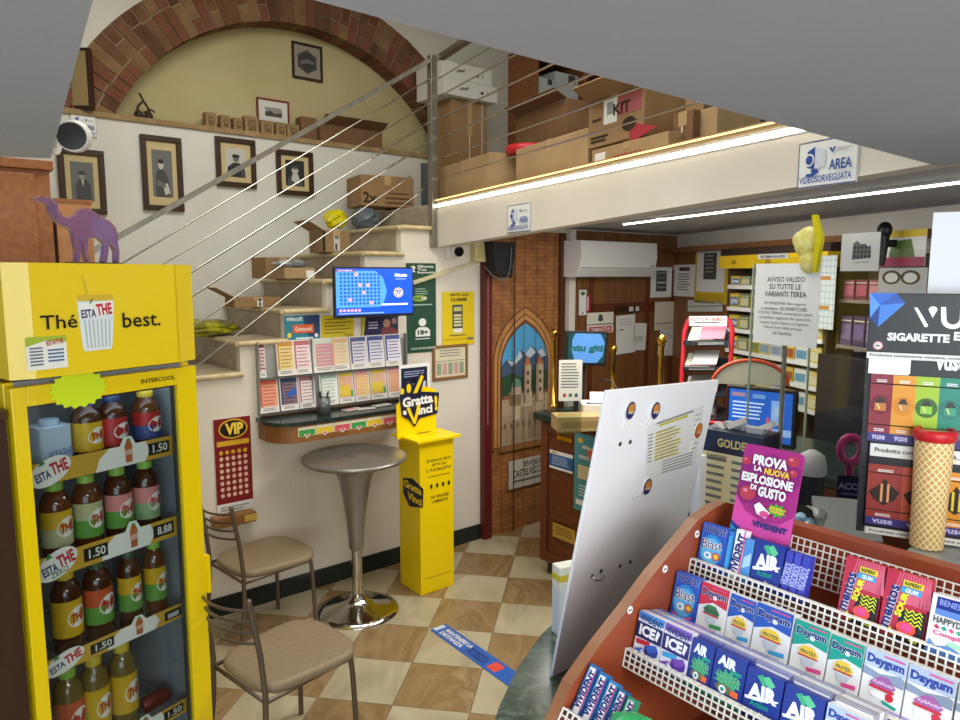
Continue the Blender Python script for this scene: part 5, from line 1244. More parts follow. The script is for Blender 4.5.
def shelf_unit(sa, sb, label, name, zl=0):
    t = thing(name, label, 'shelf unit', W3M @ Matrix.Translation((sa, 0, 0)))
    w = sb - sa; b = MB()
    b.box(0, .02, zl, 2.12, .031, OFF, mat('4a3a2c', .5)); b.box(w - .02, w, zl, 2.12, .031, OFF, mat('4a3a2c', .5)); b.box(.02, w - .02, zl, 2.12, .002, .03, mat('55483a', .7)); b.build('carcass', t)
    return t, w
sa, sb = st(727), st(829)
unit, uw = shelf_unit(sa, sb, 'tobacco shelf unit with a yellow header behind the counter', 'tobacco_shelf')
z1, z0 = w3(727, 256, OFF + .03)[1], w3(727, 268.5, OFF + .03)[1]
b = MB(Matrix.Translation((0, z0, 0))); H_ = z1 - z0
b.box(-.04, uw + .04, 0, H_, OFF - .16, OFF + .06, mat('e2bc12', .4)); b.box(-.04, uw + .04, H_ + .0005, H_ + .05, OFF - .16, OFF + .045, mat('382a22', .6))
for k in range(3): b.prism([(.12 + .4 * k, .03), (.2 + .4 * k, .03), (.18 + .4 * k, .06), (.14 + .4 * k, .06)], OFF + .06, OFF + .061, mat('a88a14', .5))
b.build('header', unit)
ys = [286.5, 308.5, 330, 351, 371, 391, 411]
lv = [w3(737, y, OFF)[1] for y in ys]
M_SH = mat('d8d6cc', .5)
zz = [z0 - .02] + lv
packs = [('cfae1c', '3f78b4'), ('d6b41e', '3f78b4'), ('c8b43c', '4a7a9c')]
colx = [733, 747, 755]
proto_pack = {}
def pack(M, w, h, d, ca, cb, label, grp, txt=None, name='cigarette_pack'):
    key = (round(w, 3), round(h, 3), ca, cb, txt)
    if key in proto_pack: return dup(proto_pack[key], M, label, grp)
    t = thing(name, label, 'tobacco pack', M, grp)
    b = MB(); b.box(0, w, 0, h, -d, 0, mat(ca, .45)); b.build('pack', t)
    b = MB(); b.box(w * .08, w * .92, h * .2, h * .72, .0001, .0008, mat(cb, .45))
    if txt: b.text(txt, w * .14, h * .3, w * .86, h * .62, .0014, M_PAPER, .04)
    b.box(w * .05, w * .95, h * .82, h * .86, .0001, .0008, mat('f0e8c0', .5)); b.build('print', t)
    proto_pack[key] = t; return t
ordn = ['top', 'second', 'third', 'fourth', 'fifth', 'sixth', 'seventh']
colw = (uw - .06) / 8
for r in range(6):
    zb = lv[r]; hh = (zz[r] - zb) * .68
    b = MB(Matrix.Translation((0, zb, 0))); b.box(.02, uw - .02, -.018, 0, .031, OFF + .01, M_SH); b.box(.02, uw - .02, -.018, .012, OFF + .0101, OFF + .014, mat('e6e4da', .5)); b.build('shelf', unit)
    for cidx in range(8):
        ca, cb = (('d0ae1c', '3c74b0'), ('6e7a58', 'c8c49a'), ('b8a43c', '7e8a4a'), ('d6c27a', '8aa4b0'), ('c8ccd0', '8c98a8'), ('d2b43a', 'a85a3a'), ('dcdcd4', '6a9ab0'), ('ccb65a', 'd8d0a8'))[cidx]
        pack(W3M @ Matrix.Translation((sa + .03 + cidx * colw, zb + .001, OFF - .005)), colw * .9, hh, .08, ca, cb, '%s pack on the %s row of the yellow-headed tobacco shelf' % (['blue and yellow SPM', 'olive', 'khaki', 'sand coloured', 'silver', 'yellow and rust', 'white and blue', 'pale gold'][cidx], ordn[r]), 'packs on the yellow-headed tobacco shelf', 'SPM' if cidx == 0 else None)
# second unit: pale grid, dark pink packs and purple bottles
sa2, sb2 = st(838), st(985)
unit2, uw2 = shelf_unit(sa2, sb2, 'second tobacco shelf with pink packs and purple bottles behind the glass', 'tobacco_shelf', w3(860, 353, OFF)[1])
lv2 = [w3(860, y, OFF)[1] for y in (300, 347)]
tops = [w3(860, 272, OFF)[1]] + [z - .03 for z in lv2]
ordl = ['first', 'second', 'third', 'fourth', 'fifth', 'sixth', 'seventh', 'eighth', 'ninth']
n2 = 9; cw2 = (uw2 - .05) / n2
for r in range(2):
    zb = lv2[r]; hh = (tops[r] - zb) * .72
    b = MB(Matrix.Translation((0, zb, 0))); b.box(.02, uw2 - .02, -.02, 0, .031, OFF + .01, mat('8a7c70', .5)); b.build('shelf', unit2)
    for cidx in range(n2):
        ca, cb = [(('8a4a58', 'c06a80'), ('5c4a6a', '8a7a98')), (('742c40', 'b45468'), ('4a3c58', '76648c')), (('96505c', 'd08c94'), ('655474', '9484a4'))][cidx % 3][r]
        ty = ['dark pink', 'purple'][r]
        pack(W3M @ Matrix.Translation((sa2 + .03 + cidx * cw2, zb + .001, OFF - .005)), cw2 * .88, hh, .08, ca, cb, '%s pack, %s from left, %s row of the pink and purple shelf' % (ty, ordl[cidx], ordn[r]), 'packs on the second tobacco shelf')
zt_ = w3(860, 353, OFF)[1]
b = MB(W3M); b.box(sa2, sb2 + 1.5, 0, zt_ - .02, .032, OFF + .12, mat('2a282c', .35)); b.build('low_cabinet', None, None, .004, ('black low cabinet under the pink and purple tobacco shelf', 'cabinet'))
notice((814, 256, 833, 330), OFF + .066, 'pale wire grid panel hung with orange labels beside the yellow shelf', lambda c: ([c.r(.0, .06 + .085 * k, 1, .07 + .085 * k, mat('9db0b4', .5), k == 0) for k in range(11)], [c.r(.08 + .17 * k, 0, .1 + .17 * k, 1, mat('9db0b4', .5), k == 0) for k in range(6)], c.r(.05, .28, .8, .33, mat('c88a3c', .5)), c.r(.05, .68, .8, .73, mat('c88a3c', .5))), 'dfe4e0', frame_fn=w3frame, cat='panel', name='grid_panel')
def w3box(x0, y0, x1, y1, off, dep, label, name, cat, fn):
    M, w, h = w3frame(x0, y0, x1, y1, off); c = Card(w, h, mat('e0e0da', .6), .003); fn(c); return c.put(name, M, label, cat)
w3box(880, 232, 925, 266, OFF + .02, .02, 'yellow and pink topped poster with a green bush, high at the right wall', 'poster', 'poster', lambda c: (c.r(0, 0, 1, .2, mat('e0c030', .5)), c.r(0, .0, .18, 1, mat('d9c268', .5)), c.p([(.25, .75), (.3, .3), (.7, .25), (.8, .75)], mat('5a7436', .5)), c.r(0, .75, 1, 1, mat('9c2a50', .5))))
w3box(880, 268, 926, 296, OFF + .02, .02, 'grey poster of black eyeglasses on the right wall', 'poster', 'poster', lambda c: (c.r(0, 0, 1, 1, mat('a8a8aa', .5)), c.e(.28, .35, .2, .26, BK), c.e(.28, .36, .14, .18, mat('c4c4c6', .5)), c.e(.68, .35, .2, .26, BK), c.e(.68, .36, .14, .18, mat('c4c4c6', .5)), c.r(.42, .25, .56, .32, BK)))
t = thing('black_wig_holder', 'black rounded hanging holder above the eyeglasses poster', 'holder', W3M @ Matrix.Translation((w3(884, 240, OFF + .1)[0], w3(884, 262, OFF + .1)[1], OFF + .1)))
b = MB(); b.ball((0, .17, 0), .042, M_BLACK, 14, (1, 1.1, .8)); b.cyl((0, .16, 0), (-.01, -.02, 0), .03, M_BLACK, 12, .018); b.box(-.01, .01, .08, .12, -.1, -.02, M_BLACK); b.build('body', t)

# ------------------------------------------------------------------ cash counter
C0 = V((.414, 4.54, 0)); CL, CDEP, CT = 2.1, .62, 1.10
CMx = frame(C0, N1, UP)                                           # x along the customers' side towards the right, y up, z outwards (away from the staff)
if CMx.to_3x3().col[2].dot(-D1) < 0: print('counter normal', CMx.to_3x3().col[2])
t = thing('cash_counter', 'cherry wood cash counter with a dark stone top', 'counter', CMx)
counter = t
b = MB(); b.box(0, CL, .09, CT - .045, -CDEP, 0, M_WOODRED); b.box(.03, CL, 0, .09, -CDEP + .03, -.03, M_DARK); b.build('body', t, bevel=.004)
b = MB(); b.box(-.05, CL, CT - .045, CT, -CDEP - .03, .045, M_DARKMARBLE); b.build('top', t, bevel=.008)
b = MB()
for x in (0, .62, 1.3): b.box(x, x + .06, .1, CT - .06, .0002, .014, M_WOODRED)
b.box(.06, CL, CT - .12, CT - .06, .0002, .012, M_WOODRED); b.box(.06, CL, .1, .17, .0002, .012, M_WOODRED); b.build('panel_frame', t)
def cp(x, y, off=.004):
    q = atp(x, y, C0 + CMx.to_3x3().col[2] * off, CMx.to_3x3().col[2]); return (q - C0).dot(N1), q.z
def cframe(x0, y0, x1, y1, off=.004, tilt=0):
    a, z0 = cp(x0, y0, off); c_, z1 = cp(x1, y1, off); return CMx @ Matrix.Translation((a, z0, off)) @ Matrix.Rotation(math.radians(tilt), 4, 'Z'), c_ - a, z0 - z1
M, w, h = cframe(550, 449, 573, 474, .0145); c = Card(w, h, mat('2c5c9c', .45), .002); c.r(0, 0, 1, .2, M_PAPER); c.r(0, .88, 1, 1, M_PAPER); c.r(.1, .05, .3, .15, mat('c8a83c', .5)); c.lines(.12, .3, .9, .8, 5, mat('a9c0e0', .5)); c.put('blue_sticker', M, 'small blue and white printed sticker on the counter front', 'sticker')
M, w, h = cframe(575, 432, 601, 518, .0145); c = Card(w, h, mat('4c96a4', .45), .002); c.e(.22, .09, .1, .035, mat('e0b83c', .5)); c.p([(.45, .2), (.85, .12), (.95, .22), (.55, .3)], mat('d96a4c', .5)); c.t('Millionday', .3, .14, .95, .2, M_PAPER, .03); c.t('VINCI', .15, .27, .55, .32, M_PAPER, .04); c.r(.15, .4, .8, .58, mat('d9c8a0', .5)); c.lines(.2, .66, .8, .82, 4, mat('cfe4e8', .5)); c.r(.1, .85, .9, .92, mat('e8e8e0', .5)); c.put('game_poster', M, 'tall teal lottery poster on the counter front, half behind the white board', 'poster')
M, w, h = cframe(557, 435, 572, 443, .0145); c = Card(w, h, M_BRASS, .002); c.put('brass_plate', M, 'small brass plate near the top of the counter front', 'plate')
M, w, h = cframe(553, 522, 575, 545, .016); c = Card(w, h, mat('b8923c', .5), .002); c.lines(.1, .2, .9, .8, 3, mat('7c5a20', .6)); c.put('gold_sticker', M, 'torn gold sticker low on the counter front', 'sticker')

def ct(x, y, z=CT):                       # a spot on the counter top seen at that pixel
    return atz(x, y, z)
CA = math.atan2(N1.y, N1.x)
# brass posts
for i, (x, yb, yt) in enumerate(((553, 406, 333), (660, 392, 340), (612, 394, 349))):
    q = ct(x, yb) if i == 0 else atz(x, (yb, 0, 0)[0] if False else yb, CT)
    q = (V((0, 0, 0)) + q)
    if i: q = aty(x, 400, (3.95, 4.75)[i - 1]); q.z = CT
    zt = (CAM + ray(x, yt) * (q.y / ray(x, yt).y)).z
    t = thing('brass_post', ['brass post with a ball top at the left end of the counter', 'brass post with a large ball top beside the red magazine rack', 'short brass post behind the counter screen'][i], 'post', Matrix.Translation(V((q.x, q.y, CT + .001))))
    hgt = zt - CT; b = MB(); b.lathe([(.035, 0), (.035, .008), (.016, .014), (.0155, hgt - .04), (.022, hgt - .035), (.022, hgt - .025)], M_BRASS, 16); b.build('tube', t); b = MB(); b.ball((0, 0, hgt), .03, M_BRASS, 14); b.build('finial', t)
# screen that faces the customers
q = aty(586, 372, 4.35); SD = V((.985, .17, 0)).normalized()
tl, tr, bl = aty(567, 331, 4.33), aty(608, 332, 4.42), aty(567, 366, 4.33)
w = (tr - tl).length; h = tl.z - bl.z; bx = V((tl.x, tl.y, CT + .001))
t = thing('customer_screen', 'square black screen with teal letters facing customers on the counter', 'monitor', frame(V((tl.x, tl.y, tl.z)), tr - tl, UP))
b = MB(); b.box(0, w, -h, 0, -.05, 0, M_BLACK); b.build('housing', t, bevel=.004)
c = Card(w * .9, h * .84, scr('173a3c', .4), .0006); c.p([(.18, 0), (.85, 0), (.98, .3), (.95, .75), (.8, 1), (.2, 1), (.1, .6), (.1, .2)], scr('4a7ab0', .4)); c.t('ntu giti', .05, .38, .95, .68, scr('1c5050', .4), .05); c.build('display', t, Matrix.Translation((w * .05, -h * .06, .0004)))
hz = tl.z - h - CT
b = MB(); b.box(w * .4, w * .6, -h - hz + .012, -h * .6, -.08, -.051, M_DARK); b.box(w * .2, w * .8, -h - hz + .001, -h - hz + .012, -.14, .03, M_DARK); b.build('stand', t)
t = thing('receipt_printer', 'cream receipt printer under the customer screen', 'printer', rotz(V((aty(597, 395, 4.2).x, 4.2, CT + .001)), CA + .9))
b = MB(); b.rbox(-.1, .1, -.09, .09, 0, .13, mat('d6d2c6', .5), .015); b.box(-.07, .07, -.06, -.03, .13, .135, M_DARK); b.build('body', t, bevel=.006); b = MB(); b.slab([(-.05, -.05, .135), (.05, -.05, .135), (.05, -.03, .2), (-.05, -.03, .2)], .001, M_PAPER); b.build('receipt', t)
t = thing('tan_box', 'low tan box on the counter below the receipt printer', 'box', rotz(V((aty(578, 400, 4.05).x, 4.05, CT + .001)), .15)); b = MB(); b.box(-.14, .14, -.08, .08, 0, .085, mat('b89c68', .5)); b.box(-.12, .12, -.0805, -.08, .02, .06, mat('a08450', .5)); b.build('body', t, bevel=.006)
tl, br_ = aty(559, 360, 3.93), aty(582, 401, 3.93)
c = Card(br_.x - tl.x, tl.z - br_.z, mat('dcd8c8', .7), .003); c.lines(.1, .08, .9, .72, 9, GREY[2]); c.e(.25, .86, .07, .05, mat('a04038', .6)); c.e(.5, .86, .07, .05, mat('4a6a4a', .6)); c.e(.75, .86, .07, .05, mat('40507a', .6))
t = thing('counter_notice', 'printed cream notice in a stand at the left end of the counter', 'notice', frame(tl, (1, .08, 0), UP)); c.build('sheet', t)
b = MB(); hh = tl.z - CT; ww = br_.x - tl.x; b.box(0, ww, -hh + .001, -hh + .006, -.04, .03, M_PLEX); b.box(0, ww, -hh + .006, -.0, -.006, -.001, M_PLEX); b.build('holder', t)
t = thing('payment_terminal', 'grey payment terminal with a tilted cover behind the white board', 'terminal', rotz(V((aty(632, 385, 4.05).x, 4.05, CT + .001)), -.25))
b = MB(); b.slab([(-.17, -.06, .02), (.17, -.06, .02), (.12, .14, .17), (-.14, .14, .17)], .03, mat('b4b6b6', .4)); b.box(-.16, .16, -.05, .13, 0, .02, mat('8a8c8c', .4)); b.build('body', t, bevel=.005); b = MB(); b.slab([(-.04, .03, .091), (.06, .03, .091), (.06, .045, .102), (-.04, .045, .102)], .002, GREY[2]); b.slab([(.165, -.06, .025), (.19, -.06, .025), (.14, .14, .175), (.118, .14, .175)], .03, M_PAPER); b.build('lid', t)
t = thing('green_ashtray', 'dark green tray lying on the counter top near the left post', 'tray', rotz(ct(574, 411) + V((0, 0, .001)), .2)); b = MB(); b.rbox(-.09, .09, -.03, .03, 0, .012, mat('15513c', .3), .02); b.build('tray', t)
t = thing('black_cable', 'black cable drooping from the screen down to the counter', 'cable', Matrix.Translation(V((.77, 4.2, CT + .0)))); b = MB(); b.tube([(-.02, .03, .27), (.03, 0, .26), (.07, -.05, .2), (.06, -.08, .1), (.0, -.1, .02), (-.1, -.11, .008), (-.2, -.08, .008)], .005, M_BLACK, 6); b.build('cable', t)

# red magazine rack
RY = 4.25
tl, tr = aty(684, 322, RY), aty(733, 322, RY - .15)
bz = aty(690, 400, RY).z
w = (tr - tl).length; hh = tl.z - CT
t = thing('magazine_rack', 'red tube rack with tiers of papers behind the white board', 'rack', frame(V((tl.x, tl.y, CT + .001)), tr - tl, UP))
RT = mat('c4202c', .35)
for x in (0, w):
    b = MB(); b.tube([(x, 0, .02), (x, hh * .5, -.03), (x, hh * .9, -.09), (x + (.02 if x == 0 else -.02), hh, -.1), (x + (.05 if x == 0 else -.05), hh + .02, -.1)], .014, RT, 10); b.build('side_tube', t)
b = MB(); b.tube([(0, .012, .02), (w, .012, .02)], .012, RT, 8); b.tube([(0, .012, .02), (0, .012, -.16), (w, .012, -.16), (w, .012, .02)], .01, RT, 8); b.build('foot', t)
c = Card(w - .06, .06, mat('ded8d0', .6), .003); c.t('TUTTO A 1 EURO !', .06, .15, .94, .5, RDP, .03); c.lines(.15, .6, .85, .85, 1, GREY[1]); c.build('header', t, Matrix.Translation((.03, hh + .03, -.085)))
for k in range(4):
    y = hh * (.80 - .25 * k); b = MB(); b.slab([(.012, y - .02, -.02), (w - .012, y - .02, -.02), (w - .012, y + .05, -.16), (.012, y + .05, -.16)], .006, M_DARK); b.box(.012, w - .012, y - .02, y + .01, -.02, -.014, M_DARK); sh = b.build('tier', t)
    b = MB()
    for i in range(5):
        x = .02 + random.random() * (w - .2); zz_ = y - .008 + .008 * i
        b.slab([(x, zz_ - .005, -.012), (x + .15, zz_, -.012), (x + .14, zz_ + .07, -.15), (x - .01, zz_ + .065, -.15)], .003, [M_PAPER, mat('c8c4ba', .6), GREY[2], mat('b8c4a8', .6), mat('b06a78', .6)][(i + k) % 5])
    b.build('papers', sh)

# blue monitor for the staff, at the glass
MY = 3.35
tl, tr, bl = aty(727, 385, MY), aty(797, 391, MY - .2), aty(727, 434, MY)
w = (tr - tl).length; h = tl.z - bl.z + .03
t = thing('staff_monitor', 'black monitor with a blue payment page behind the glass screen', 'monitor', frame(tl, V(((tr - tl).x, (tr - tl).y, 0)), UP))
b = MB(); b.box(0, w, -h, 0, -.04, 0, M_BLACK); b.build('housing', t, bevel=.004)
c = Card(w - .03, h - .035, scr('1d5fc4', .6), .0006); c.r(0, .72, 1, .86, scr('8fb2e4', .6)); c.r(.04, .06, .26, .14, scr('9a7c8c', .6)); c.r(.38, .07, .58, .15, scr('6f9cd0', .6)); c.lines(.06, .24, .6, .62, 5, scr('c8dcf4', .6)); c.r(.68, .16, .88, .64, scr('86aee8', .6)); c.r(.72, .28, .84, .48, scr('9fbce0', .6)); c.e(.64, .6, .03, .1, scr('c85a6a', .6)); c.r(.64, .66, .7, .8, scr('c04a5a', .6)); c.e(.08, .78, .05, .06, scr('2a2c34', .6)); c.build('display', t, Matrix.Translation((.015, -.014, .0004)))
hz = tl.z - h - CT
b = MB(); b.box(w * .42, w * .58, -h - hz + .012, -h * .5, -.07, -.041, M_DARK); b.box(w * .25, w * .75, -h - hz + .001, -h - hz + .012, -.14, .05, M_DARK); b.build('stand', t)
t = thing('white_fan_guard', 'round cream translucent cover above the blue monitor', 'cover', frame(aty(749, 384, MY + .35), (1, -.2, 0), UP))
b = MB(); pts = [(.19 * math.cos(math.pi * k / 14), .13 * math.sin(math.pi * k / 14)) for k in range(15)]; b.prism(pts, 0, .02, mat('d6d0b6', .5)); b.tube([(x, y, .02) for x, y in pts], .01, mat('c8502c', .4), 8); b.box(-.02, .02, -(aty(749, 384, MY + .35).z - CT - .001), 0, 0, .02, M_DARK); b.build('cover', t)

# ------------------------------------------------------------------ front counter and the chewing gum rack
FZT = 1.05
pts = [(.207, 1.83), (.165, 1.765), (.128, 1.684), (.09, 1.60), (.062, 1.511), (.043, 1.45), (.032, 1.401), (.03, 1.28), (.045, 1.12), (.09, .95), (.2, .74), (.36, .56), (1.01, .42), (1.87, 1.11), (.87, 2.36), (.23, 1.848)]
cx_ = sum(p[0] for p in pts) / len(pts); cy_ = sum(p[1] for p in pts) / len(pts)
t = thing('front_counter', 'front counter with a rounded green marble top under the gum rack', 'counter', Matrix.Translation((0, 0, 0)))
b = MB(); b.prism(list(reversed(pts)), FZT - .04, FZT, M_GREENMARBLE); b.build('top', t, bevel=.01)
b = MB(); b.prism([(cx_ + (x - cx_) * .86, cy_ + (y - cy_) * .86) for x, y in reversed(pts)], 0, FZT - .041, M_WOODRED); b.build('body', t)

O = V((.17, 1.18, 0)); RX = N1; RM = frame(O, N1, UP)            # x along the tiers, y up, z towards the customers (u = -z is depth)
def rk(x, y, X=0.0):
    q = atp(x, y, O + N1 * X, N1); return (q - O).dot(D1), q.z
LEAN = -math.radians(14.5)
DV = V((D1.x * .25, D1.y * .25, .968)); RN = N1.cross(DV).normalized()
def onrow(U, Z, x, y):
    P = O + D1 * U + V((0, 0, Z)); q = atp(x, y, P, RN); return (q - P).dot(N1), (q - P).dot(DV)
RL = 1.0
rack = thing('gum_rack', 'red-brown stepped counter rack for chewing gum with white wire trays', 'rack', RM @ Matrix.Translation((0, FZT + .001, 0)))
RI_ = Matrix.Translation((0, -FZT - .001, 0))
side = [(-.16, FZT + .001), (-.16, 1.12), (-.12, 1.165), *[rk(*p_) for p_ in ((544, 720), (562, 679), (590, 640), (620, 602), (642, 572), (668, 541), (688, 517), (703, 506))], (.43, 1.524), (.468, 1.51), (.485, 1.48), (.485, FZT + .001)]
XZ2 = Matrix(((0, 0, 1, 0), (0, 1, 0, 0), (-1, 0, 0, 0), (0, 0, 0, 1)))   # (u, z, thickness) -> rack space
for x0 in (0.0, RL):
    b = MB(RI_ @ XZ2); b.prism(side, x0, x0 + .024, M_RACK, M_RIM); b.build('side_panel', rack, bevel=.002)
b = MB(RI_)
zr = (rk(817, 540, .3)[1])
b.box(.0245, RL, FZT + .001, 1.40, -.484, -.455, M_RACK)
za, zb_ = atp(793, 526, O + D1 * .45, D1).z, atp(955, 571, O + D1 * .45, D1).z
b.box(.0245, RL, 1.40, max(za, zb_), -.484, -.455, M_RACK); b.build('back_panel', rack)
b = MB(RI_); b.box(.0245, RL, FZT + .001, FZT + .02, -.454, .155, M_RACK); b.build('base', rack)
rows3 = {'T': (.318, 1.418), 'A': (.233, 1.336), 'B': (.122, 1.295), 'S': rk(570, 712, .03)}
SLEAN = -math.atan2(rk(588, 669, .03)[0] - rows3['S'][0], rk(588, 669, .03)[1] - rows3['S'][1])
M_WIRE = mat('e9e7e0', .4)
def gridbars(b, x0, x1, y0, y1, z, step, r, m):
    n = int((x1 - x0) / step)
    for k in range(n + 1): b.box(x0 + k * step - r, x0 + k * step + r, y0, y1, z - r, z + r, m)
    k = max(1, round((y1 - y0) / step))
    for j in range(k + 1):
        y = y0 + (y1 - y0) * j / k; b.box(x0 - r, x1 + r, y - r, y + r, z - r * 1.3, z + r * 1.3, m)
for nm, (U, Z) in rows3.items():
    dep = {'T': .085, 'A': .06, 'B': .085, 'S': .075}[nm]
    ln = SLEAN if nm == 'S' else LEAN
    b = MB(RI_ @ Matrix.Translation((0, Z, -U)) @ Matrix.Rotation(ln, 4, 'X'))
    lip = .030 if nm in 'TB' else .02
    b.box(.0255, RL - .001, -.005, -.001, -dep, .016, mat('4a2a1e', .6))
    gridbars(b, .027, RL - .003, -.02, lip - .018, .017, .0122, .0012, M_WIRE)
    b2 = MB(RI_ @ Matrix.Translation((0, Z, -U)) @ Matrix.Rotation(ln, 4, 'X') @ Matrix.Translation((0, lip - .018, .017)) @ Matrix.Rotation(-math.pi / 2, 4, 'X'))
    gridbars(b2, .027, RL - .003, .002, .013, 0, .0122, .0012, M_WIRE)
    o = b.build('tray', rack); b2.build('wire_edge', o)
U, Z = rows3['T']
b = MB(RI_ @ Matrix.Translation((0, Z, -U - .095)) @ Matrix.Rotation(LEAN, 4, 'X')); gridbars(b, .13, RL - .003, 0, .078, 0, .0125, .0011, M_WIRE); o = b.build('wire_back', rack); o['label'] = 'white wire grid behind the top tier'
for x, y in ((665, 569), (630, 610), (697, 534)):
    U_, Z_ = rk(x, y, .0245); b = MB(RI_ @ XZ2); b.prism([(U_ + .0075 * math.cos(k * math.pi / 8), Z_ + .0075 * math.sin(k * math.pi / 8)) for k in range(16)], .0242, .0252, M_PAPER)
    b.box(U_ - .004, U_ + .004, Z_ - .0015, Z_ + .0015, .0252, .0255, GREY[1]); o = b.build('price_dot', rack); o['label'] = 'small round white price sticker'

# pack designs: local x right, y up from the base, print as fractions with y down
NAVY, CY_, WH, VI = mat('1a2670', .35), mat('3f9fd8', .35), mat('f0f0f0', .35), mat('4a2a86', .35)
TEAL, GRN, RED_, YLW, PNK, SIL = mat('159a86', .35), mat('3fb07a', .35), mat('c62a3a', .35), mat('ecc93c', .35), mat('d84a8a', .35), mat('b9bcc2', .25, .5)
DBL, BLU, ORG = mat('15245e', .35), mat('2452b0', .35), mat('e2672a', .35)
def burst(c, cx, cy, rx, ry, m, n=9):
    c.p([(cx + rx * (1 if k % 2 else .62) * math.cos(math.pi * k / n), cy + ry * (1 if k % 2 else .62) * math.sin(math.pi * k / n)) for k in range(2 * n)], m)
def d_blast(c):
    c.r(0, 0, 1, .2, mat('3f56b8', .35)); c.t('VIVIDENT', .06, .045, .96, .195, mat('b8c4ee', .35), .06); c.t('VIVIDENT', .08, .05, .94, .19, DBL, .03); c.e(.48, .58, .44, .36, mat('2f8ad4', .35)); c.e(.48, .6, .38, .3, mat('62b8ea', .35)); c.t('Blast', .1, .33, .88, .55, WH, .05, 4); c.t('Blast', .11, .34, .87, .54, DBL, .0, 4)
    c.e(.4, .7, .16, .08, WH); c.e(.38, .7, .06, .035, CY_); burst(c, .72, .68, .2, .11, RED_); burst(c, .72, .68, .13, .07, YLW); c.p([(.1, .84), (.5, .93), (.9, .82), (.88, .88), (.5, .98), (.12, .9)], PNK)
def d_ice(base, fl):
    def f(c):
        c.r(0, 0, 1, .16, base); c.t('VIVIDENT', .06, .06, .95, .2, DBL, .03, -2); c.r(0, .22, 1, .56, DBL if fl == 'blue' else mat('33206e', .35)); c.t('ICE', .12, .26, .74, .5, WH, .05); c.p([(.8, .26), (.92, .3), (.84, .5), (.76, .46)], WH)
        c.p([(.06, .6), (.6, .56), (.62, .66), (.1, .7)], RED_ if fl == 'blue' else CY_); m = mat('3f62c0', .3) if fl == 'blue' else mat('7a4ab0', .3)
        c.p([(.45, .66), (.85, .58), (.97, .68), (.6, .8)], m); c.p([(.45, .66), (.6, .8), (.6, .92), (.44, .78)], NAVY if fl == 'blue' else VI); c.p([(.6, .8), (.97, .68), (.96, .8), (.62, .92)], mat('2a3f94', .3) if fl == 'blue' else mat('54309a', .3))
        c.p([(.05, .82), (.35, .74), (.6, .9), (.4, .98), (.1, .95)], m); c.p([(.3, .8), (.36, .78), (.7, .94), (.62, .97)], WH)
    return f
def d_air(c):
    c.p([(.28, .12), (.42, .06), (.58, .2), (.5, .3)], GRN); c.p([(.45, .1), (.6, .04), (.8, .18), (.64, .3)], mat('63c894', .35)); c.t('AIR', .1, .27, .9, .58, WH, .06, 5); c.p([(.03, .6), (.55, .52), (.95, .44), (.93, .48), (.5, .6), (.06, .66)], WH)
    c.t('Action', .2, .62, .72, .74, TEAL, .03, 3); c.t('Vigorsol', .5, .82, .92, .9, WH, .02, -4)
def d_wow(c):
    c.t('AIR', .12, .08, .72, .3, WH, .06, -4); c.r(.55, .3, .9, .37, TEAL); burst(c, .5, .55, .45, .24, GRN, 12); c.t('WOW!', .14, .42, .88, .62, mat('8fe0a0', .35), .05); c.t('WOW!', .16, .43, .86, .61, mat('1d6a4a', .35), .0); c.e(.45, .72, .3, .09, mat('6d6a4a', .4)); c.e(.4, .74, .12, .08, WH); c.e(.4, .74, .06, .04, TEAL); c.r(.66, .68, .9, .8, ORG); c.r(0, .88, 1, 1, GRN); c.t('Vigorsol', .4, .84, .85, .92, WH, .02, -8)
def d_day(top, side, tag_):
    def f(c):
        c.r(0, 0, 1, .3, top); c.p([(0, .3), (1, .3), (1, .42), (.5, .36), (0, .5)], top); c.t('Daygum', .05, .1, .95, .3, WH, .05); c.t('Daygum', .06, .11, .94, .29, NAVY, .035); c.r(.4, .045, .92, .07, PNK)
        c.p([(.2, .52), (.36, .42), (.62, .42), (.8, .54), (.74, .6), (.26, .6)], YLW if tag_ else mat('3f7a44', .35)); c.t('PROTEX', .28, .5, .72, .57, GREY[1], .02); c.p([(.2, .6), (.8, .6), (.78, .63), (.22, .63)], RED_); c.p([(.3, .66), (.74, .66), (.66, .78), (.4, .78)], mat('c2ccd6', .3))
        c.p([(.5, .8), (.92, .76), (.94, .84), (.54, .87)], side); c.lines(.08, .9, .9, .95, 1, GREY[3])
    return f
def d_daysil(c):
    c.r(0, 0, 1, .3, SIL); c.t('Daygum', .05, .08, .95, .28, mat('2c3f94', .35), .05); c.r(.45, .04, .95, .07, PNK); c.p([(.0, .32), (.4, .38), (.9, .3), (1, .34), (1, .5), (0, .46)], mat('8f939a', .25, .5)); c.p([(.2, .56), (.45, .4), (.62, .4), (.84, .54), (.76, .6), (.26, .6)], mat('a05a9a', .35)); c.t('XyliActiv', .26, .49, .78, .57, mat('d8c0dc', .35), .03)
    c.p([(.2, .6), (.82, .6), (.8, .65), (.22, .65)], RED_); c.e(.44, .74, .2, .06, WH); c.e(.72, .72, .1, .07, RED_); c.p([(.55, .8), (.92, .84), (.9, .89), (.6, .86)], TEAL); c.r(0, .92, 1, 1, mat('a48fcc', .35))
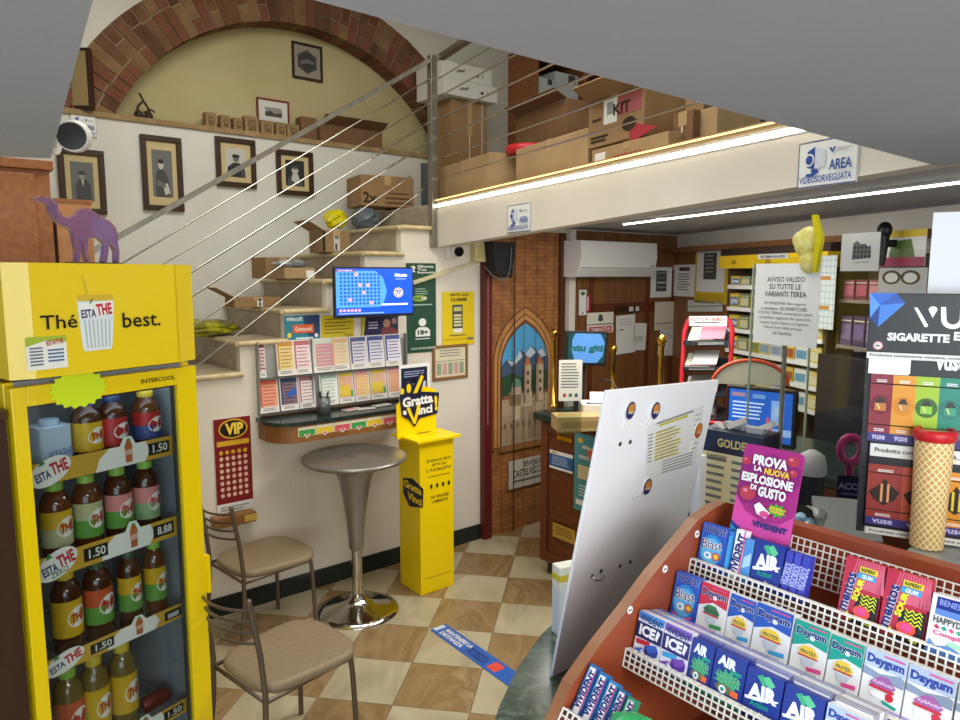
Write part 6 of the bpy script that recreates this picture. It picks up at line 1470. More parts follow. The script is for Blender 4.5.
def d_mentos(c):
    for k in range(12): c.p([(.35, .3), (.35 + 1.2 * math.cos(k * .36 - .9), .3 + 1.2 * math.sin(k * .36 - .9)), (.35 + 1.2 * math.cos(k * .36 - .76), .3 + 1.2 * math.sin(k * .36 - .76))] if 0 else [(.3 + .06 * k, 0), (.33 + .06 * k, 0), (.2 + .08 * k, .45), (.17 + .07 * k, .45)], mat('d8637c', .3), k == 0)
    c.p([(.45, .55), (1, .5), (1, 1), (.35, 1)], mat('251a1c', .35)); c.t('mentos', -.37, .47, .73, .62, WH, .07, 84); c.t('mentos', -.36, .472, .72, .615, NAVY, .035, 84); c.t('SOUR', .12, .42, .76, .52, mat('e2ea2a', .35), .05, 80)
    c.r(.4, .1, .86, .19, mat('e8d83a', .35)); c.t('RASPBERRY', .44, .115, .82, .175, BK, .03); c.r(.38, .2, .84, .29, CY_); c.t('GUM', .48, .215, .76, .28, WH, .04)
    for k in range(4): c.p([(.55 + .08 * j, .5 + .06 * k + (.05 if j % 2 else 0)) for j in range(6)] + [(.55 + .08 * j, .525 + .06 * k + (.05 if j % 2 else 0)) for j in reversed(range(6))], mat('d6e02a', .35), k == 0)
    c.e(.62, .8, .22, .1, mat('e8503a', .35)); c.e(.62, .79, .13, .065, PNK); c.p([(.2, .9), (.3, .84), (.32, .92), (.44, .88), (.4, .97), (.3, .94)], mat('e2ea2a', .35)); c.p([(.7, .96), (.8, .88), (.86, .94), (.95, .86), (.9, .98)], mat('e2ea2a', .35))
def d_happy(c):
    c.r(0, 0, .1, 1, WH); c.p([(.1, .04), (1, .0), (1, .22), (.1, .24)], mat('1f2f86', .35)); c.t('BENESSERE', .16, .07, .9, .17, mat('8fa0e0', .35), .02); c.p([(.1, .24), (1, .22), (1, .34), (.1, .34)], mat('5c86cc', .35)); c.t('HAPPYDENT', .08, .36, .96, .48, GREY[4], .06); c.t('HAPPYDENT', .09, .365, .95, .475, GREY[1], .02)
    for k, m in enumerate((RED_, TEAL, PNK, GRN, ORG)): c.p([(.12 + .15 * k, .54), (.18 + .15 * k, .5), (.24 + .15 * k, .55), (.18 + .15 * k, .58)], m, k == 0)
    c.t('Complete', .12, .6, .92, .7, PNK, .03); c.r(.45, .73, .95, .8, mat('9fd8b8', .35)); c.p([(.0, .98), (.08, .76), (.2, .86), (.5, .8), (1, .92), (1, 1), (0, 1)], mat('6a9ad8', .35))
def packM(row, X, dz=0.0, du=0.0):
    U, Z = rows3[row]; return RM @ Matrix.Translation((X, Z, -U)) @ Matrix.Rotation(SLEAN if row == 'S' else LEAN, 4, 'X') @ Matrix.Translation((0, .0005 + dz, -du))
GG = {'T': 'gum packs on the top tier', 'A': 'gum packs on the second tier', 'B': 'gum packs on the third tier', 'S': 'stick packs on the lowest tier'}
def gum(row, x0, x1, h, d, base, fn, label, du=0.0, name='gum_pack'):
    w = x1 - x0 - .0015
    c = Card(w, h, base, d); c.st = .00025; fn(c)
    c.v = [V((v.x, v.y + h, v.z - d)) for v in c.v]
    return c.build(name, None, packM(row, x0, 0, du), .0, (label, 'chewing gum', GG[row]))
BL_ = mat('2c56b8', .3); DBP = mat('1f2f8c', .3); ICEB = mat('e6e6ee', .35)
gum('T', .030, .088, .088, .02, BL_, d_blast, 'blue Blast pack at the left end of the top tier, beside the PROVA card')
gum('T', .0885, .1005, .086, .02, mat('2f7ac8', .3), lambda c: c.r(.2, .1, .8, .9, CY_), 'thin light blue pack edge right of the top Blast pack')
gum('T', .103, .124, .094, .02, WH, lambda c: (c.t('VIVIDENT', -1.6, .42, 2.6, .6, NAVY, .05, 84), c.r(.86, .0, 1, 1, PNK)), 'white stick pack with vertical navy VIVIDENT lettering on the top tier')
gum('T', .1245, .1435, .082, .02, mat('4f8fd4', .3), lambda c: c.p([(.1, .45), (.9, .3), (.9, .6), (.1, .7)], mat('a9d0ee', .3)), 'pale blue narrow pack between the white stick and AIR Action on top tier')
gum('T', .145, .204, .088, .02, DBP, d_air, 'dark blue AIR Action pack with green leaves on the top tier')
for k, lb in enumerate(('first', 'second', 'third')):
    gum('T', .206 + .015 * k, .220 + .015 * k, .084, .022, mat(('3a3fae', '4448b8', '3a3fae')[k], .3), lambda c: c.t('VIGORSOL', -1.2, .4, 2.2, .58, mat('b0b8ee', .3), .03, 84), '%s narrow violet-blue pack right of AIR Action on the top tier' % lb)
MEN = mat('b8283e', .3)
gum('T', .308, .371, .106, .02, MEN, d_mentos, 'red mentos SOUR gum bag, left one of two on the top tier')
gum('T', .374, .440, .106, .02, MEN, d_mentos, 'red mentos SOUR gum bag, right one beside the white HAPPYDENT pack')
gum('T', .444, .512, .090, .03, WH, d_happy, 'white and blue HAPPYDENT Complete pack at the right of the top tier', -.004)
gum('T', .515, .580, .090, .03, WH, d_happy, 'HAPPYDENT pack at the right picture edge, partly cut off')
DG = mat('e4e6e6', .3)
gum('A', .030, .087, .090, .02, BL_, d_blast, 'blue Blast pack at the left end of the second tier')
gum('A', .088, .147, .089, .02, DG, d_day(RED_, mat('3f9a5a', .35), 0), 'red and white Daygum pack on the second tier')
gum('A', .148, .199, .087, .02, DG, d_day(BLU, CY_, 1), 'left blue Daygum pack, next to the red one', .002)
gum('A', .2005, .268, .090, .024, DG, d_day(BLU, CY_, 1), 'wider blue Daygum pack between the blue and green ones')
gum('A', .271, .330, .087, .02, DG, d_day(TEAL, PNK, 1), 'first green Daygum pack, beside the wide blue one')
gum('A', .331, .384, .085, .02, DG, d_day(TEAL, PNK, 1), 'second green Daygum pack, beside the silver ones')
gum('A', .385, .445, .086, .02, DG, d_daysil, 'first silver Daygum pack, beside the second green one')
gum('A', .446, .509, .086, .02, DG, d_daysil, 'second silver Daygum pack at the right of the second tier')
gum('A', .511, .572, .086, .02, DG, d_daysil, 'last silver Daygum pack, cut off by the right picture edge')
gum('B', .030, .088, .084, .018, ICEB, d_ice(mat('4a86cc', .35), 'blue'), 'blue ICE pack at the left end of the third tier')
gum('B', .089, .146, .084, .018, ICEB, d_ice(mat('7a58b8', .35), 'purple'), 'purple ICE pack on the third tier')
gum('B', .147, .1915, .080, .018, DBP, d_wow, 'first green and blue AIR WOW pack, beside the purple ICE pack')
gum('B', .1925, .251, .080, .018, DBP, d_wow, 'second green and blue AIR WOW pack, beside AIR Action')
gum('B', .252, .314, .076, .018, DBP, d_air, 'dark blue AIR Action pack in the middle of the third tier')
gum('B', .3155, .378, .076, .018, DBP, d_air, 'second dark blue AIR Action pack of the third tier')
gum('B', .380, .440, .076, .018, DG, d_daysil, 'silver Daygum pack on the third tier at the bottom edge of the picture')
for j, (x0, x1, m, nm) in enumerate(((.030, .088, mat('7a9fd8', .3), 'blue ICE'), (.089, .146, mat('9a7ac8', .3), 'purple ICE'), (.147, .1915, mat('6a74b8', .3), 'first AIR WOW'), (.1925, .251, mat('7a80bc', .3), 'second AIR WOW'), (.252, .314, mat('8a90bc', .3), 'middle AIR Action'), (.3155, .378, mat('8c90b0', .3), 'second AIR Action'), (.380, .440, mat('9a9ca8', .3), 'bottom silver Daygum'))):
    for k in range(3):
        gum('B', x0, x1, .083 - .0 * k, .015, (m, mat('d8dae2', .3), m)[k], lambda c: c.r(.05, .05, .95, .12, WH), '%s film wrapped pack behind the %s pack' % (('first', 'second', 'third')[k], nm), .0195 + .0165 * k)
STK = mat('3f7ab8', .3)
for j, x in enumerate((.030, .054, .078, .101, .122)):
    gum('S', x, x + (.02 if j < 3 else .018), .088 - .004 * j, .016, mat(('3a6aa8', '2f78b8', '3f86c0', '2c6a9c', '3a9a7a')[j], .3), lambda c: (c.r(.2, .06, .85, .97, WH), c.t('VIVIDENT', -1.3, .42, 2.35, .58, NAVY, .05, 84), c.r(.85, .1, .97, .9, PNK)), '%s stick pack with vertical VIVIDENT lettering on the lowest tier' % ('leftmost', 'second', 'third', 'fourth', 'fifth')[j], .0, 'gum_stick_pack')
o = bag(packM('S', .185, .0, .03), .11, .06, .10, noisy('green_foil', [(.35, '1c8a4c'), (.55, '2fb868'), (.75, '7fe0a8')], 20, rough=.2), 'shiny green foil gum bag on the lowest tier', 'gum_bag', 4, GG['S'])
gum('S', .225, .245, .08, .016, mat('3fa0c0', .3), lambda c: (c.r(.2, .06, .85, .97, WH), c.t('VIVIDENT', -1.3, .42, 2.35, .58, NAVY, .05, 84)), 'stick pack right of the green foil bag on the lowest tier', -.0, 'gum_stick_pack')
gum('S', .25, .31, .07, .016, mat('5a8ad0', .3), lambda c: c.e(.5, .5, .35, .3, CY_), 'pale blue pack at the bottom edge right of the green foil bag', -.0)

# PROVA promotion card
U, Z = rows3['T']
M = packM('T', .084, .0, .045)
M = RM @ Matrix.Translation((.073, Z, -U)) @ Matrix.Rotation(LEAN, 4, 'X') @ Matrix.Translation((0, .262, -.03))
w, h = .122, .20
MAG = mat('a82a80', .4)
c = Card(w, h, MAG, .003, r=.012); c.st = .0003
c.p([(0, .2), (.5, .05), (1, .16), (1, .3), (.7, .5), (0, .62)], mat('8e1f74', .4)); c.p([(0, .52), (.2, .66), (.5, .72), (.8, .7), (1, .6), (1, .88), (0, .86)], mat('d64aa0', .4)); c.p([(0, .78), (.25, .86), (.6, .9), (1, .86), (1, 1), (0, 1)], mat('2f3f94', .4)); c.p([(0, .82), (.12, .86), (.1, 1), (0, 1)], CY_)
for x, y, a in ((.84, .09, .1), (.08, .17, .08), (.88, .2, .07), (.2, .48, .14)): c.e(x, y, a, a * .5, mat('b83a4c', .35)); c.e(x - a * .3, y - a * .15, a * .3, a * .14, mat('d8808c', .35))
for s, x0, y0, x1, y1, m in (('PROVA', .2, .09, .78, .19, WH), ('LA', .24, .2, .38, .25, WH), ('NUOVA', .42, .2, .84, .265, YLW), ('ESPLOSIONE', .06, .28, .92, .37, WH), ('DI', .24, .385, .34, .435, WH), ('GUSTO', .38, .385, .84, .485, WH)): c.t(s, x0, y0, x1, y1, m, .05)
burst(c, .74, .58, .17, .07, mat('4fae2c', .35)); c.t('FRESH', .62, .55, .86, .575, YLW, .04); c.t('CILIEGIA', .62, .58, .86, .605, YLW, .04); c.p([(.36, .58), (.44, .54), (.64, .62), (.58, .68), (.42, .65)], WH); c.e(.55, .64, .08, .03, PNK)
c.t('VIVIDENT', .38, .72, .96, .78, NAVY, .05)
c.put('promotion_card', M, 'magenta PROVA LA NUOVA ESPLOSIONE DI GUSTO card standing behind the top tier', 'promotion card')

# large white display board leaning behind the rack
BLp, TLp, TRp = V((.171, 1.56, FZT + .001)), V((.2756, 1.5, 1.75)), V((.631, 1.83, 1.7246))
bx, by = (TRp - TLp), (TLp - BLp)
M = frame(BLp, bx, by); w = bx.length; h = by.length
t = thing('display_board', 'large white foam board leaning beside the gum rack with a price list', 'board', M)
b = MB(); b.box(0, w, 0, h, -.008, 0, mat('f2f2f4', .5)); b.build('panel', t, bevel=.001)
BN = M.to_3x3().col[2]
def bp(x, y):
    q = M.inverted() @ atp(x, y, BLp, BN); return q.x, q.y
a = bp(647, 425); c_ = bp(704, 405); d_ = bp(695, 465); e_ = bp(645, 480)
b = MB(); b.add([(*e_, .001), (*d_, .001), (*c_, .001), (*a, .001)], [(0, 1, 2, 3)], M_PAPER)
L2 = lambda u, v: tuple((V((*a, 0)).lerp(V((*c_, 0)), u)).lerp(V((*e_, 0)).lerp(V((*d_, 0)), u), v))[:2]
def q4(u0, v0, u1, v1, z, m): b.add([(*L2(u0, v1), z), (*L2(u1, v1), z), (*L2(u1, v0), z), (*L2(u0, v0), z)], [(0, 1, 2, 3)], m)
q4(.2, .06, .7, .1, .0016, mat('c8bc3a', .6)); q4(.15, .02, .8, .045, .0016, GREY[2])
for k in range(9): q4(.14, .18 + .06 * k, .14 + random.uniform(.3, .5), .215 + .06 * k, .0016, mat('c9bd52', .6)); q4(.02, .18 + .06 * k, .1, .2 + .06 * k, .0018, GREY[2]); q4(.16, .185 + .06 * k, .52, .192 + .06 * k, .002, GREY[1])
for k in range(5): q4(.3, .74 + .05 * k, .9, .76 + .05 * k, .0016, GREY[3])
for k in range(8): q4(.84, .12 + .08 * k, .96, .135 + .08 * k, .0016, GREY[3])
o = b.build('price_list', t); o['label'] = 'white printed price list highlighted in yellow'
LOL = mat('2c3468', .35)
for i, (x, y, x2, y2, m) in enumerate(((629, 410, 623, 431, 0), (654, 410, 645, 428, 0), (646, 486, 632, 497, 0), (697, 430, 688, 452, 1))):
    p, q = bp(x, y), bp(x2, y2)
    b = MB(); n = 18
    b.tube([(*p, .0035), (*q, .0035)], .0022, M_PAPER, 6)
    b.prism([(p[0] + .019 * math.cos(2 * math.pi * k / n), p[1] + .024 * math.sin(2 * math.pi * k / n)) for k in range(n)], .0005, .004, M_PAPER); b.prism([(p[0] + .0165 * math.cos(2 * math.pi * k / n), p[1] + .021 * math.sin(2 * math.pi * k / n)) for k in range(n)], .004, .006, LOL if m == 0 else mat('b8542c', .4)); b.prism([(p[0] + .012 * math.cos(2 * math.pi * k / n), p[1] + .006 + .011 * math.sin(2 * math.pi * k / n)) for k in range(n)], .006, .0065, mat('d08a3c', .4))
    b.text('chupa', p[0] - .012, p[1] - .009, p[0] + .012, p[1] + .001, .0068, mat('e8d8a0', .4), .03)
    o = b.build('lollipop_sticker', t); o['label'] = ['lollipop sticker at the upper left of the board', 'lollipop sticker beside the price list', 'lollipop sticker lying slanted under the price list', 'orange lollipop sticker at the right edge of the board'][i]
for x, y in ((620, 444), (630, 442), (592, 576), (601, 571), (620, 566), (630, 562)):
    p = bp(x, y); b = MB(); b.cyl((*p, .0), (*p, .0012), .0055, mat('3a3a3a', .5), 10); o = b.build('peg_hole', t)
p = bp(592, 576); b = MB(); b.tube([(p[0] - .002, p[1], .001), (p[0] - .0, p[1] - .004, .014), (p[0] + .014, p[1] - .002, .02), (p[0] + .02, p[1] + .006, .02)], .0025, M_CHROME, 6); b.build('hook', t)
t = thing('small_packet', 'small white and yellow packet standing on the marble behind the white board', 'packet', rotz(V((aty(562, 600, 1.77).x, 1.77, FZT + .001)), .4)); b = MB(); b.box(-.02, .05, -.02, .02, 0, .13, mat('d8dfe4', .4)); b.box(-.02, .05, -.0202, .0202, .1301, .19, mat('e6e8dc', .5)); b.box(-.021, .051, -.021, .021, .15, .17, mat('d8c43a', .5)); b.build('packet', t, bevel=.002)
# navy list stand
GY = 2.12
tl, tr = aty(700, 428, GY), aty(762, 424, GY - .14)
w = (tr - tl).length; M = frame(V((tl.x, tl.y, FZT + .001)), V(((tr - tl).x, (tr - tl).y, 0)), UP); h = tl.z - FZT
t = thing('list_stand', 'navy counter dispenser with cream product lists behind the gum rack', 'stand', M)
b = MB(); b.box(0, w, 0, h, -.12, 0, mat('1a2138', .4)); b.build('case', t, bevel=.003)
c = Card(w * .92, h * .52, mat('d8cfa4', .6), .002); c.lines(.08, .06, .46, .9, 9, GREY[2]); c.lines(.54, .06, .95, .9, 9, GREY[2]); c.t('GARDEN', .1, .02, .45, .06, GREY[1], .02); c.build('lists', t, Matrix.Translation((.01, h * .86, .0003)))
c = MB(Matrix.Translation((0, 0, .0006))); c.text('GOLDEN', w * .3, h * .9, w * .85, h * .955, 0, mat('c8b878', .5), .03); c.box(.01, w - .01, h * .26, h * .3, 0, .0006, mat('d8d2bc', .6)); c.build('lettering', t)
for k in range(6):
    b = MB(Matrix.Translation((.02 + w * .14 * k, h + .0, -.05 - .02 * (k % 2))) @ Matrix.Rotation(.5 * (k % 3 - 1), 4, 'Z')); b.box(0, .05, .001, .018, -.015, .015, mat(('c8c8c4', 'a8aaac', 'd8d4c8')[k % 3], .5)); o = b.build('sachet', t); o['label'] = 'grey-white sachet lying in the top of the stand'
t = thing('leaflet_holder', 'white narrow upright holder with a blue back beside the board', 'holder', frame(V((aty(700, 480, 1.98).x, 1.98, FZT + .001)), D1, UP)); b = MB(); hh = aty(702, 457, 1.98).z - FZT; b.box(0, .03, 0, hh, -.06, 0, M_WHITE); b.slab([(-.05, 0, -.03), (-.001, 0, -.03), (-.001, hh - .02, -.03), (-.012, hh - .02, -.03)], .01, mat('20349a', .4)); b.build('holder', t)

# showcase block behind the rack, electronic cigarette display, cone tube
SZ = 1.43
t = thing('counter_showcase', 'grey glass-topped showcase behind the gum rack', 'showcase', RM @ Matrix.Translation((.28, FZT + .001, -.50)))
b = MB(); b.box(0, .75, 0, SZ - FZT - .014, -.42, 0, mat('55575a', .4)); b.build('body', t, bevel=.004); b = MB(); b.box(-.004, .754, SZ - FZT - .0135, SZ - FZT - .002, -.424, .004, mat('8b908e', .18)); b.build('top', t)
EV = V((.88, -.474, 0)).normalized(); VB = aty(863, 530, 1.5); VBP = V((VB.x, VB.y, SZ + .001)); VM = frame(VBP, EV, UP); VN = VM.to_3x3().col[2]
def vp(x, y):
    q = VM.inverted() @ atp(x, y, VBP, VN); return q.x, q.y
t = thing('vape_display', 'black electronic cigarette display with a headboard reading VU', 'display stand', VM)
W_ = .42
yA = vp(863, 352)[1]; yT = vp(869, 293)[1]; yM = vp(866, 456)[1]; y0 = 0.0
b = MB(); b.box(0, W_, 0, yA, -.2, -.001, mat('202224', .35)); b.prism([(-.014, .0), (-.001, -.0), (-.001, yA), (-.014, yA * .98)], -.16, -.01, mat('34373a', .15)); b.build('case', t, bevel=.004)
def vq(b, x0, y0_, x1, y1_, m, z):
    p = [vp(x0, y1_), vp(x1, y1_), vp(x1, y0_), vp(x0, y0_)]; b.add([(*q, z) for q in p], [(0, 1, 2, 3)], m)
def vr(b, u0, v0, u1, v1, m, z): b.add([(u0, v0, z), (u1, v0, z), (u1, v1, z), (u0, v1, z)], [(0, 1, 2, 3)], m)
hb = MB(); hx = vp(869, 320)[0]
hb.box(hx, hx + W_, yA + .001, yT, -.012, 0, mat('2c2f31', .4)); hd = hb.build('headboard', t, bevel=.002)
hb = MB(); yw = vp(900, 355)[1]; hb.box(hx, hx + W_, yA - .012, yA + .0015, .0002, .0035, mat('e2e2de', .5)); hb.text('Prodotto contenente nicotina, sostanza che crea un\'elevata dipendenza', hx + .006, yA - .0085, hx + .33, yA - .002, .004, GREY[0], .02); hb.build('warning_strip', t)
hb = MB(Matrix.Translation((0, 0, .0005)))
BLS = [mat(h_, .3) for h_ in ('2f6ad0', '1f52b0', '3f82e4', '17408c', '5a9af0')]
cdm = vp(880, 305); L_ = [vp(*p) for p in ((870, 293), (896, 293), (905.5, 303), (878, 327), (870, 318))]
for i in range(5): hb.add([(*cdm, .0), (*L_[i], .0), (*L_[(i + 1) % 5], .0)], [(0, 2, 1)], BLS[i])
o = hb.build('blue_gem', t); o['label'] = 'blue faceted gem shape at the corner of the headboard'
hb = MB(Matrix.Translation((0, 0, .001)))
q = lambda x, y: vp(x, y)
hb.prism([q(914, 307.5), q(917.5, 307.5), q(928, 325), q(927.5, 327), q(924.5, 327)], -.0004, .0004, WH)
n = 12; ctr_ = q(933, 310); r_ = (q(937.5, 310)[0] - ctr_[0])
hb.prism([(ctr_[0] + r_ * math.cos(math.pi * k / n), ctr_[1] + r_ * math.sin(math.pi * k / n)) for k in range(n + 1)] + [q(932.5, 318)], -.0004, .0004, WH)
u = [q(941, 307), q(946, 307)]; cu = q(953, 319); ri, ro = cu[0] - q(946.5, 319)[0], cu[0] - q(941, 319)[0]
hb.prism([u[0]] + [(cu[0] + ro * math.cos(math.pi + math.pi * k / n), cu[1] + ro * math.sin(math.pi + math.pi * k / n)) for k in range(n + 1)] + [(cu[0] + ro, u[0][1]), (cu[0] + ri, u[0][1])] + [(cu[0] + ri * math.cos(-math.pi * k / n), cu[1] + ri * math.sin(-math.pi * k / n)) for k in range(n + 1)] + [u[1]], -.0004, .0004, WH)
a_, e_ = q(887, 340.6), q(950, 334.4)
hb.text('SIGARETTE', a_[0], a_[1], e_[0], e_[1], .0002, WH, .05); a_, e_ = q(953.5, 340.6), q(1040, 334.4); hb.text('ELETTRONICHE', a_[0], a_[1], e_[0] + .02, e_[1], .0002, WH, .05)
cc = q(878, 345.5); rr = .0095
for r2, m, dz in ((rr, mat('d8888c', .4), 0), (rr * .72, WH, .0003)): hb.prism([(cc[0] + r2 * math.cos(2 * math.pi * k / 18), cc[1] + r2 * math.sin(2 * math.pi * k / 18)) for k in range(18)], 0, .0002 + dz, m)
hb.text('18+', cc[0] - .005, cc[1] - .0025, cc[0] + .005, cc[1] + .0025, .0008, BK, .05)
hb.build('lettering', t)
def tier(ytop, ybot, cols, nm):
    """one row of coloured product panels between two picture heights"""
    v1, v0 = vp(868, ytop)[1], vp(866, ybot)[1]; H_ = v1 - v0; b = MB()
    for i, (u0, u1, ca, shape, txt) in enumerate(cols):
        vr(b, u0, v0, u1, v1, mat(ca, .45), .0008)
        vr(b, u0, v0, u1, v0 + .13 * H_, mat('3f3a7c', .45), .0014); b.text(txt, u0 + .2 * (u1 - u0), v0 + .03 * H_, u1 - .2 * (u1 - u0), v0 + .1 * H_, .002, mat('c8c4e8', .5), .03)
        vr(b, u0, v0 + .245 * H_, u1, v0 + .262 * H_, BK, .002); vr(b, u0, v0 + .855 * H_, u1, v0 + .872 * H_, BK, .002)
        m_ = (u0 + u1) / 2; hw = (u1 - u0) / 2
        for yy in (.92, .895, .19, .165): vr(b, m_ - hw * .45, v0 + yy * H_ - .001, m_ + hw * .45, v0 + yy * H_ + .0008, WH, .002)
        vc = v0 + .55 * H_
        if shape == 'pod':
            b.prism([(m_ + hw * .95 * math.cos(2 * math.pi * k / 20), vc + hw * 1.0 * math.sin(2 * math.pi * k / 20)) for k in range(20)], .0009, .0018, mat(txt_dark[i], .45))
            b.prism([(m_ - .5 * hw, vc - .6 * hw), (m_ + .5 * hw, vc - .6 * hw), (m_ + .5 * hw, vc + .2 * hw), (m_ - .5 * hw, vc + .2 * hw)], .001, .0024, mat(txt_mid[i], .35)); b.prism([(m_ - .5 * hw, vc + .2 * hw), (m_ + .5 * hw, vc + .2 * hw), (m_ + .25 * hw, vc + .5 * hw), (m_ + .2 * hw, vc + .75 * hw), (m_ - .2 * hw, vc + .75 * hw), (m_ - .3 * hw, vc + .5 * hw)], .001, .0026, mat('2c2a2a', .35))
            b.prism([(m_ - .35 * hw, vc + .1 * hw), (m_ - .2 * hw, vc + .1 * hw), (m_ + .0 * hw, vc - .45 * hw), (m_ - .12 * hw, vc - .45 * hw)], .001, .003, mat('f0d890', .4))
        else:
            b.prism([(m_, vc + 1.0 * hw), (m_ + .25 * hw, vc + .6 * hw), (m_ + .9 * hw, vc + .1 * hw), (m_ + .6 * hw, vc - .5 * hw), (m_, vc - .9 * hw), (m_ - .6 * hw, vc - .5 * hw), (m_ - .9 * hw, vc + .0 * hw), (m_ - .2 * hw, vc + .6 * hw)], .001, .0018, mat('33241f', .45))
            for dx in (-.22, .16): b.prism([(m_ + dx * hw, vc - .65 * hw), (m_ + (dx + .14) * hw, vc - .65 * hw), (m_ + (dx + .14) * hw, vc + .6 * hw), (m_ + dx * hw, vc + .6 * hw)], .001, .0026, mat('e0a070' if i == 0 else 'e8d040', .35))
    b.build('product_panel', t)
txt_dark = ['7a2430', 'd88a24', '3f6a2c', '2c7a6c', '5a3a7a', '2a4a7a', '7a2430']; txt_mid = ['c87a3a', 'c8883c', '8ac83a', '3a9a7a', '8a5ab0', '4a7ab0', 'c87a3a']
cw_ = vp(892.5, 400)[0] - vp(870, 400)[0]; u0 = vp(869.5, 400)[0]
tier(373.5, 440, [(u0 + cw_ * i, u0 + cw_ * (i + 1), h_, 'pod', s_) for i, (h_, s_) in enumerate((('8e3440', 'vuse'), ('e09a34', 'vuse'), ('a4c43a', 'vuse'), ('2f8a76', 'vuse'), ('6a4a94', 'vuse'), ('3a6ab0', 'vuse')))], 'upper')
u0 = vp(867, 490)[0]; cw2_ = (vp(899, 490)[0] - u0) * 1.08
tier(463, 523, [(u0 + cw2_ * i, u0 + cw2_ * (i + 1), h_, 'pen', 'vuse') for i, h_ in enumerate(('9a3c34', 'c0583c', 'e0952c', 'b84a3a'))], 'lower')
b = MB()
for ya, yb in ((442.5, 455), (526, 539)):
    v1, v0 = vp(868, ya)[1], max(vp(868, yb)[1], .002); vr(b, .003, v0, W_ - .003, v1, mat('e2e0da', .5), .0016); b.text('Prodotto contenente nicotina sostanza che crea dipendenza', .012, v0 + .25 * (v1 - v0), .33, v0 + .7 * (v1 - v0), .0022, GREY[0], .02)
b.build('warning_strip', t)
b = MB(); p, q_ = vp(935, 370), vp(968, 359); b.text('vuse', p[0], p[1], q_[0], q_[1], .001, WH, .04); p, q_ = vp(935, 461.5), vp(966, 455.8); b.text('vuse go', p[0], p[1], q_[0], q_[1], .0026, WH, .04); b.build('lettering', t)
b = MB(); p, q_ = vp(868, 373), vp(911, 360); b.prism([(p[0], p[1]), (q_[0] - .004, p[1]), (q_[0], p[1] + .004), (q_[0], q_[1]), (p[0] - .008 + .008, q_[1])], .0005, .003, WH); o = b.build('tag', t); o['label'] = 'blank white tag under the headboard'
t = thing('white_card', 'large blank white card standing on top of the electronic cigarette display', 'card', VM @ Matrix.Translation((0, yT + .001, -.06)))
p = vp(927, 293); b = MB(); hh = vp(930, 211)[1] - yT; b.box(p[0] + .005, p[0] + .3, -yT + yA + .002, hh, -.004, 0, mat('e4e6ea', .5)); b.build('sheet', t)
q_ = atz(926, 546, SZ); t = thing('cone_tube', 'tall wafer cone shaped tube with a red rim beside the cigarette display', 'tube', Matrix.Translation(V((q_.x, q_.y, SZ + .001))))
def wafer():
    m, nt, bs, L = nodes('wafer'); tc = coords(nt, L, (1, 1, 1)); 
    sx = nt.nodes.new('ShaderNodeSeparateXYZ'); L(tc, sx.inputs[0])
    at = nt.nodes.new('ShaderNodeMath'); at.operation = 'ARCTAN2'; L(sx.outputs[1], at.inputs[0]); L(sx.outputs[0], at.inputs[1])
    def stripes(sgn):
        k = nt.nodes.new('ShaderNodeMath'); k.operation = 'MULTIPLY'; k.inputs[1].default_value = 16 / (2 * math.pi); L(at.outputs[0], k.inputs[0])
        z = nt.nodes.new('ShaderNodeMath'); z.operation = 'MULTIPLY_ADD'; z.inputs[1].default_value = sgn * 62; L(sx.outputs[2], z.inputs[0]); L(k.outputs[0], z.inputs[2])
        f = nt.nodes.new('ShaderNodeMath'); f.operation = 'FRACT'; L(z.outputs[0], f.inputs[0])
        g = nt.nodes.new('ShaderNodeMath'); g.operation = 'LESS_THAN'; g.inputs[1].default_value = .22; L(f.outputs[0], g.inputs[0]); return g.outputs[0]
    mx = nt.nodes.new('ShaderNodeMath'); mx.operation = 'MAXIMUM'; L(stripes(1), mx.inputs[0]); L(stripes(-1), mx.inputs[1])
    c = nt.nodes.new('ShaderNodeMix'); c.data_type = 'RGBA'; c.inputs['A'].default_value = lin('d2a25c'); c.inputs['B'].default_value = lin('f2e6b4'); L(mx.outputs[0], c.inputs['Factor']); L(c.outputs['Result'], bs.inputs['Base Color']); bs.inputs['Roughness'].default_value = .5
    return m
hc = (CAM + ray(930, 432) * (q_.y / ray(930, 432).y)).z - SZ
b = MB(); b.lathe([(.031, 0), (.036, hc)], wafer(), 28); b.build('wafer_body', t)
b = MB(); b.lathe([(.0362, hc - .018), (.040, hc - .014), (.041, hc - .002), (.038, hc + .006), (.031, hc + .006), (.029, hc - .004), (.0, hc - .004)], mat('c82428', .35), 28, caps=False); b.build('rim', t)

# glass screens with the notice
GA, GB = V((.92, 2.35, 0)), V((1.20, 1.75, 0)); GD = (GB - GA).normalized(); GM_ = frame(V((GA.x, GA.y, FZT + .001)), GD, UP); GN_ = GM_.to_3x3().col[2]
if GN_.dot(-V((1, 1.9, 0))) < 0: print('glass normal flipped')
def gp(x, y):
    q = GM_.inverted() @ atp(x, y, GA, GN_); return q.x, q.y
t = thing('glass_screen', 'clear glass counter screen that carries the paper notice', 'screen', GM_)
g0, gt = gp(754, 258); g1 = gp(813, 258)[0]; ge = gp(985, 246)[0]
gtr = gp(960, 246)[1]
b = MB(); r = .02; b.prism([(g0, 0), (g1, 0), (g1, gt), (g0 + r, gt), (g0 + .006, gt - .006), (g0, gt - r)], -.008, 0, M_GLASS); b.build('left_pane', t)
b = MB(); b.prism([(g1 + .004, 0), (ge, 0), (ge, gtr), (g1 + .004, gt)], -.008, 0, M_GLASS); b.build('right_pane', t)
E_ = mat('b9c8b8', .2); b = MB(); b.box(g0 - .003, g0 - .0002, 0, gt - r, -.008, 0, E_); b.box(g1 + .0005, g1 + .0035, 0, gt, -.008, 0, E_); b.build('polished_edge', t)
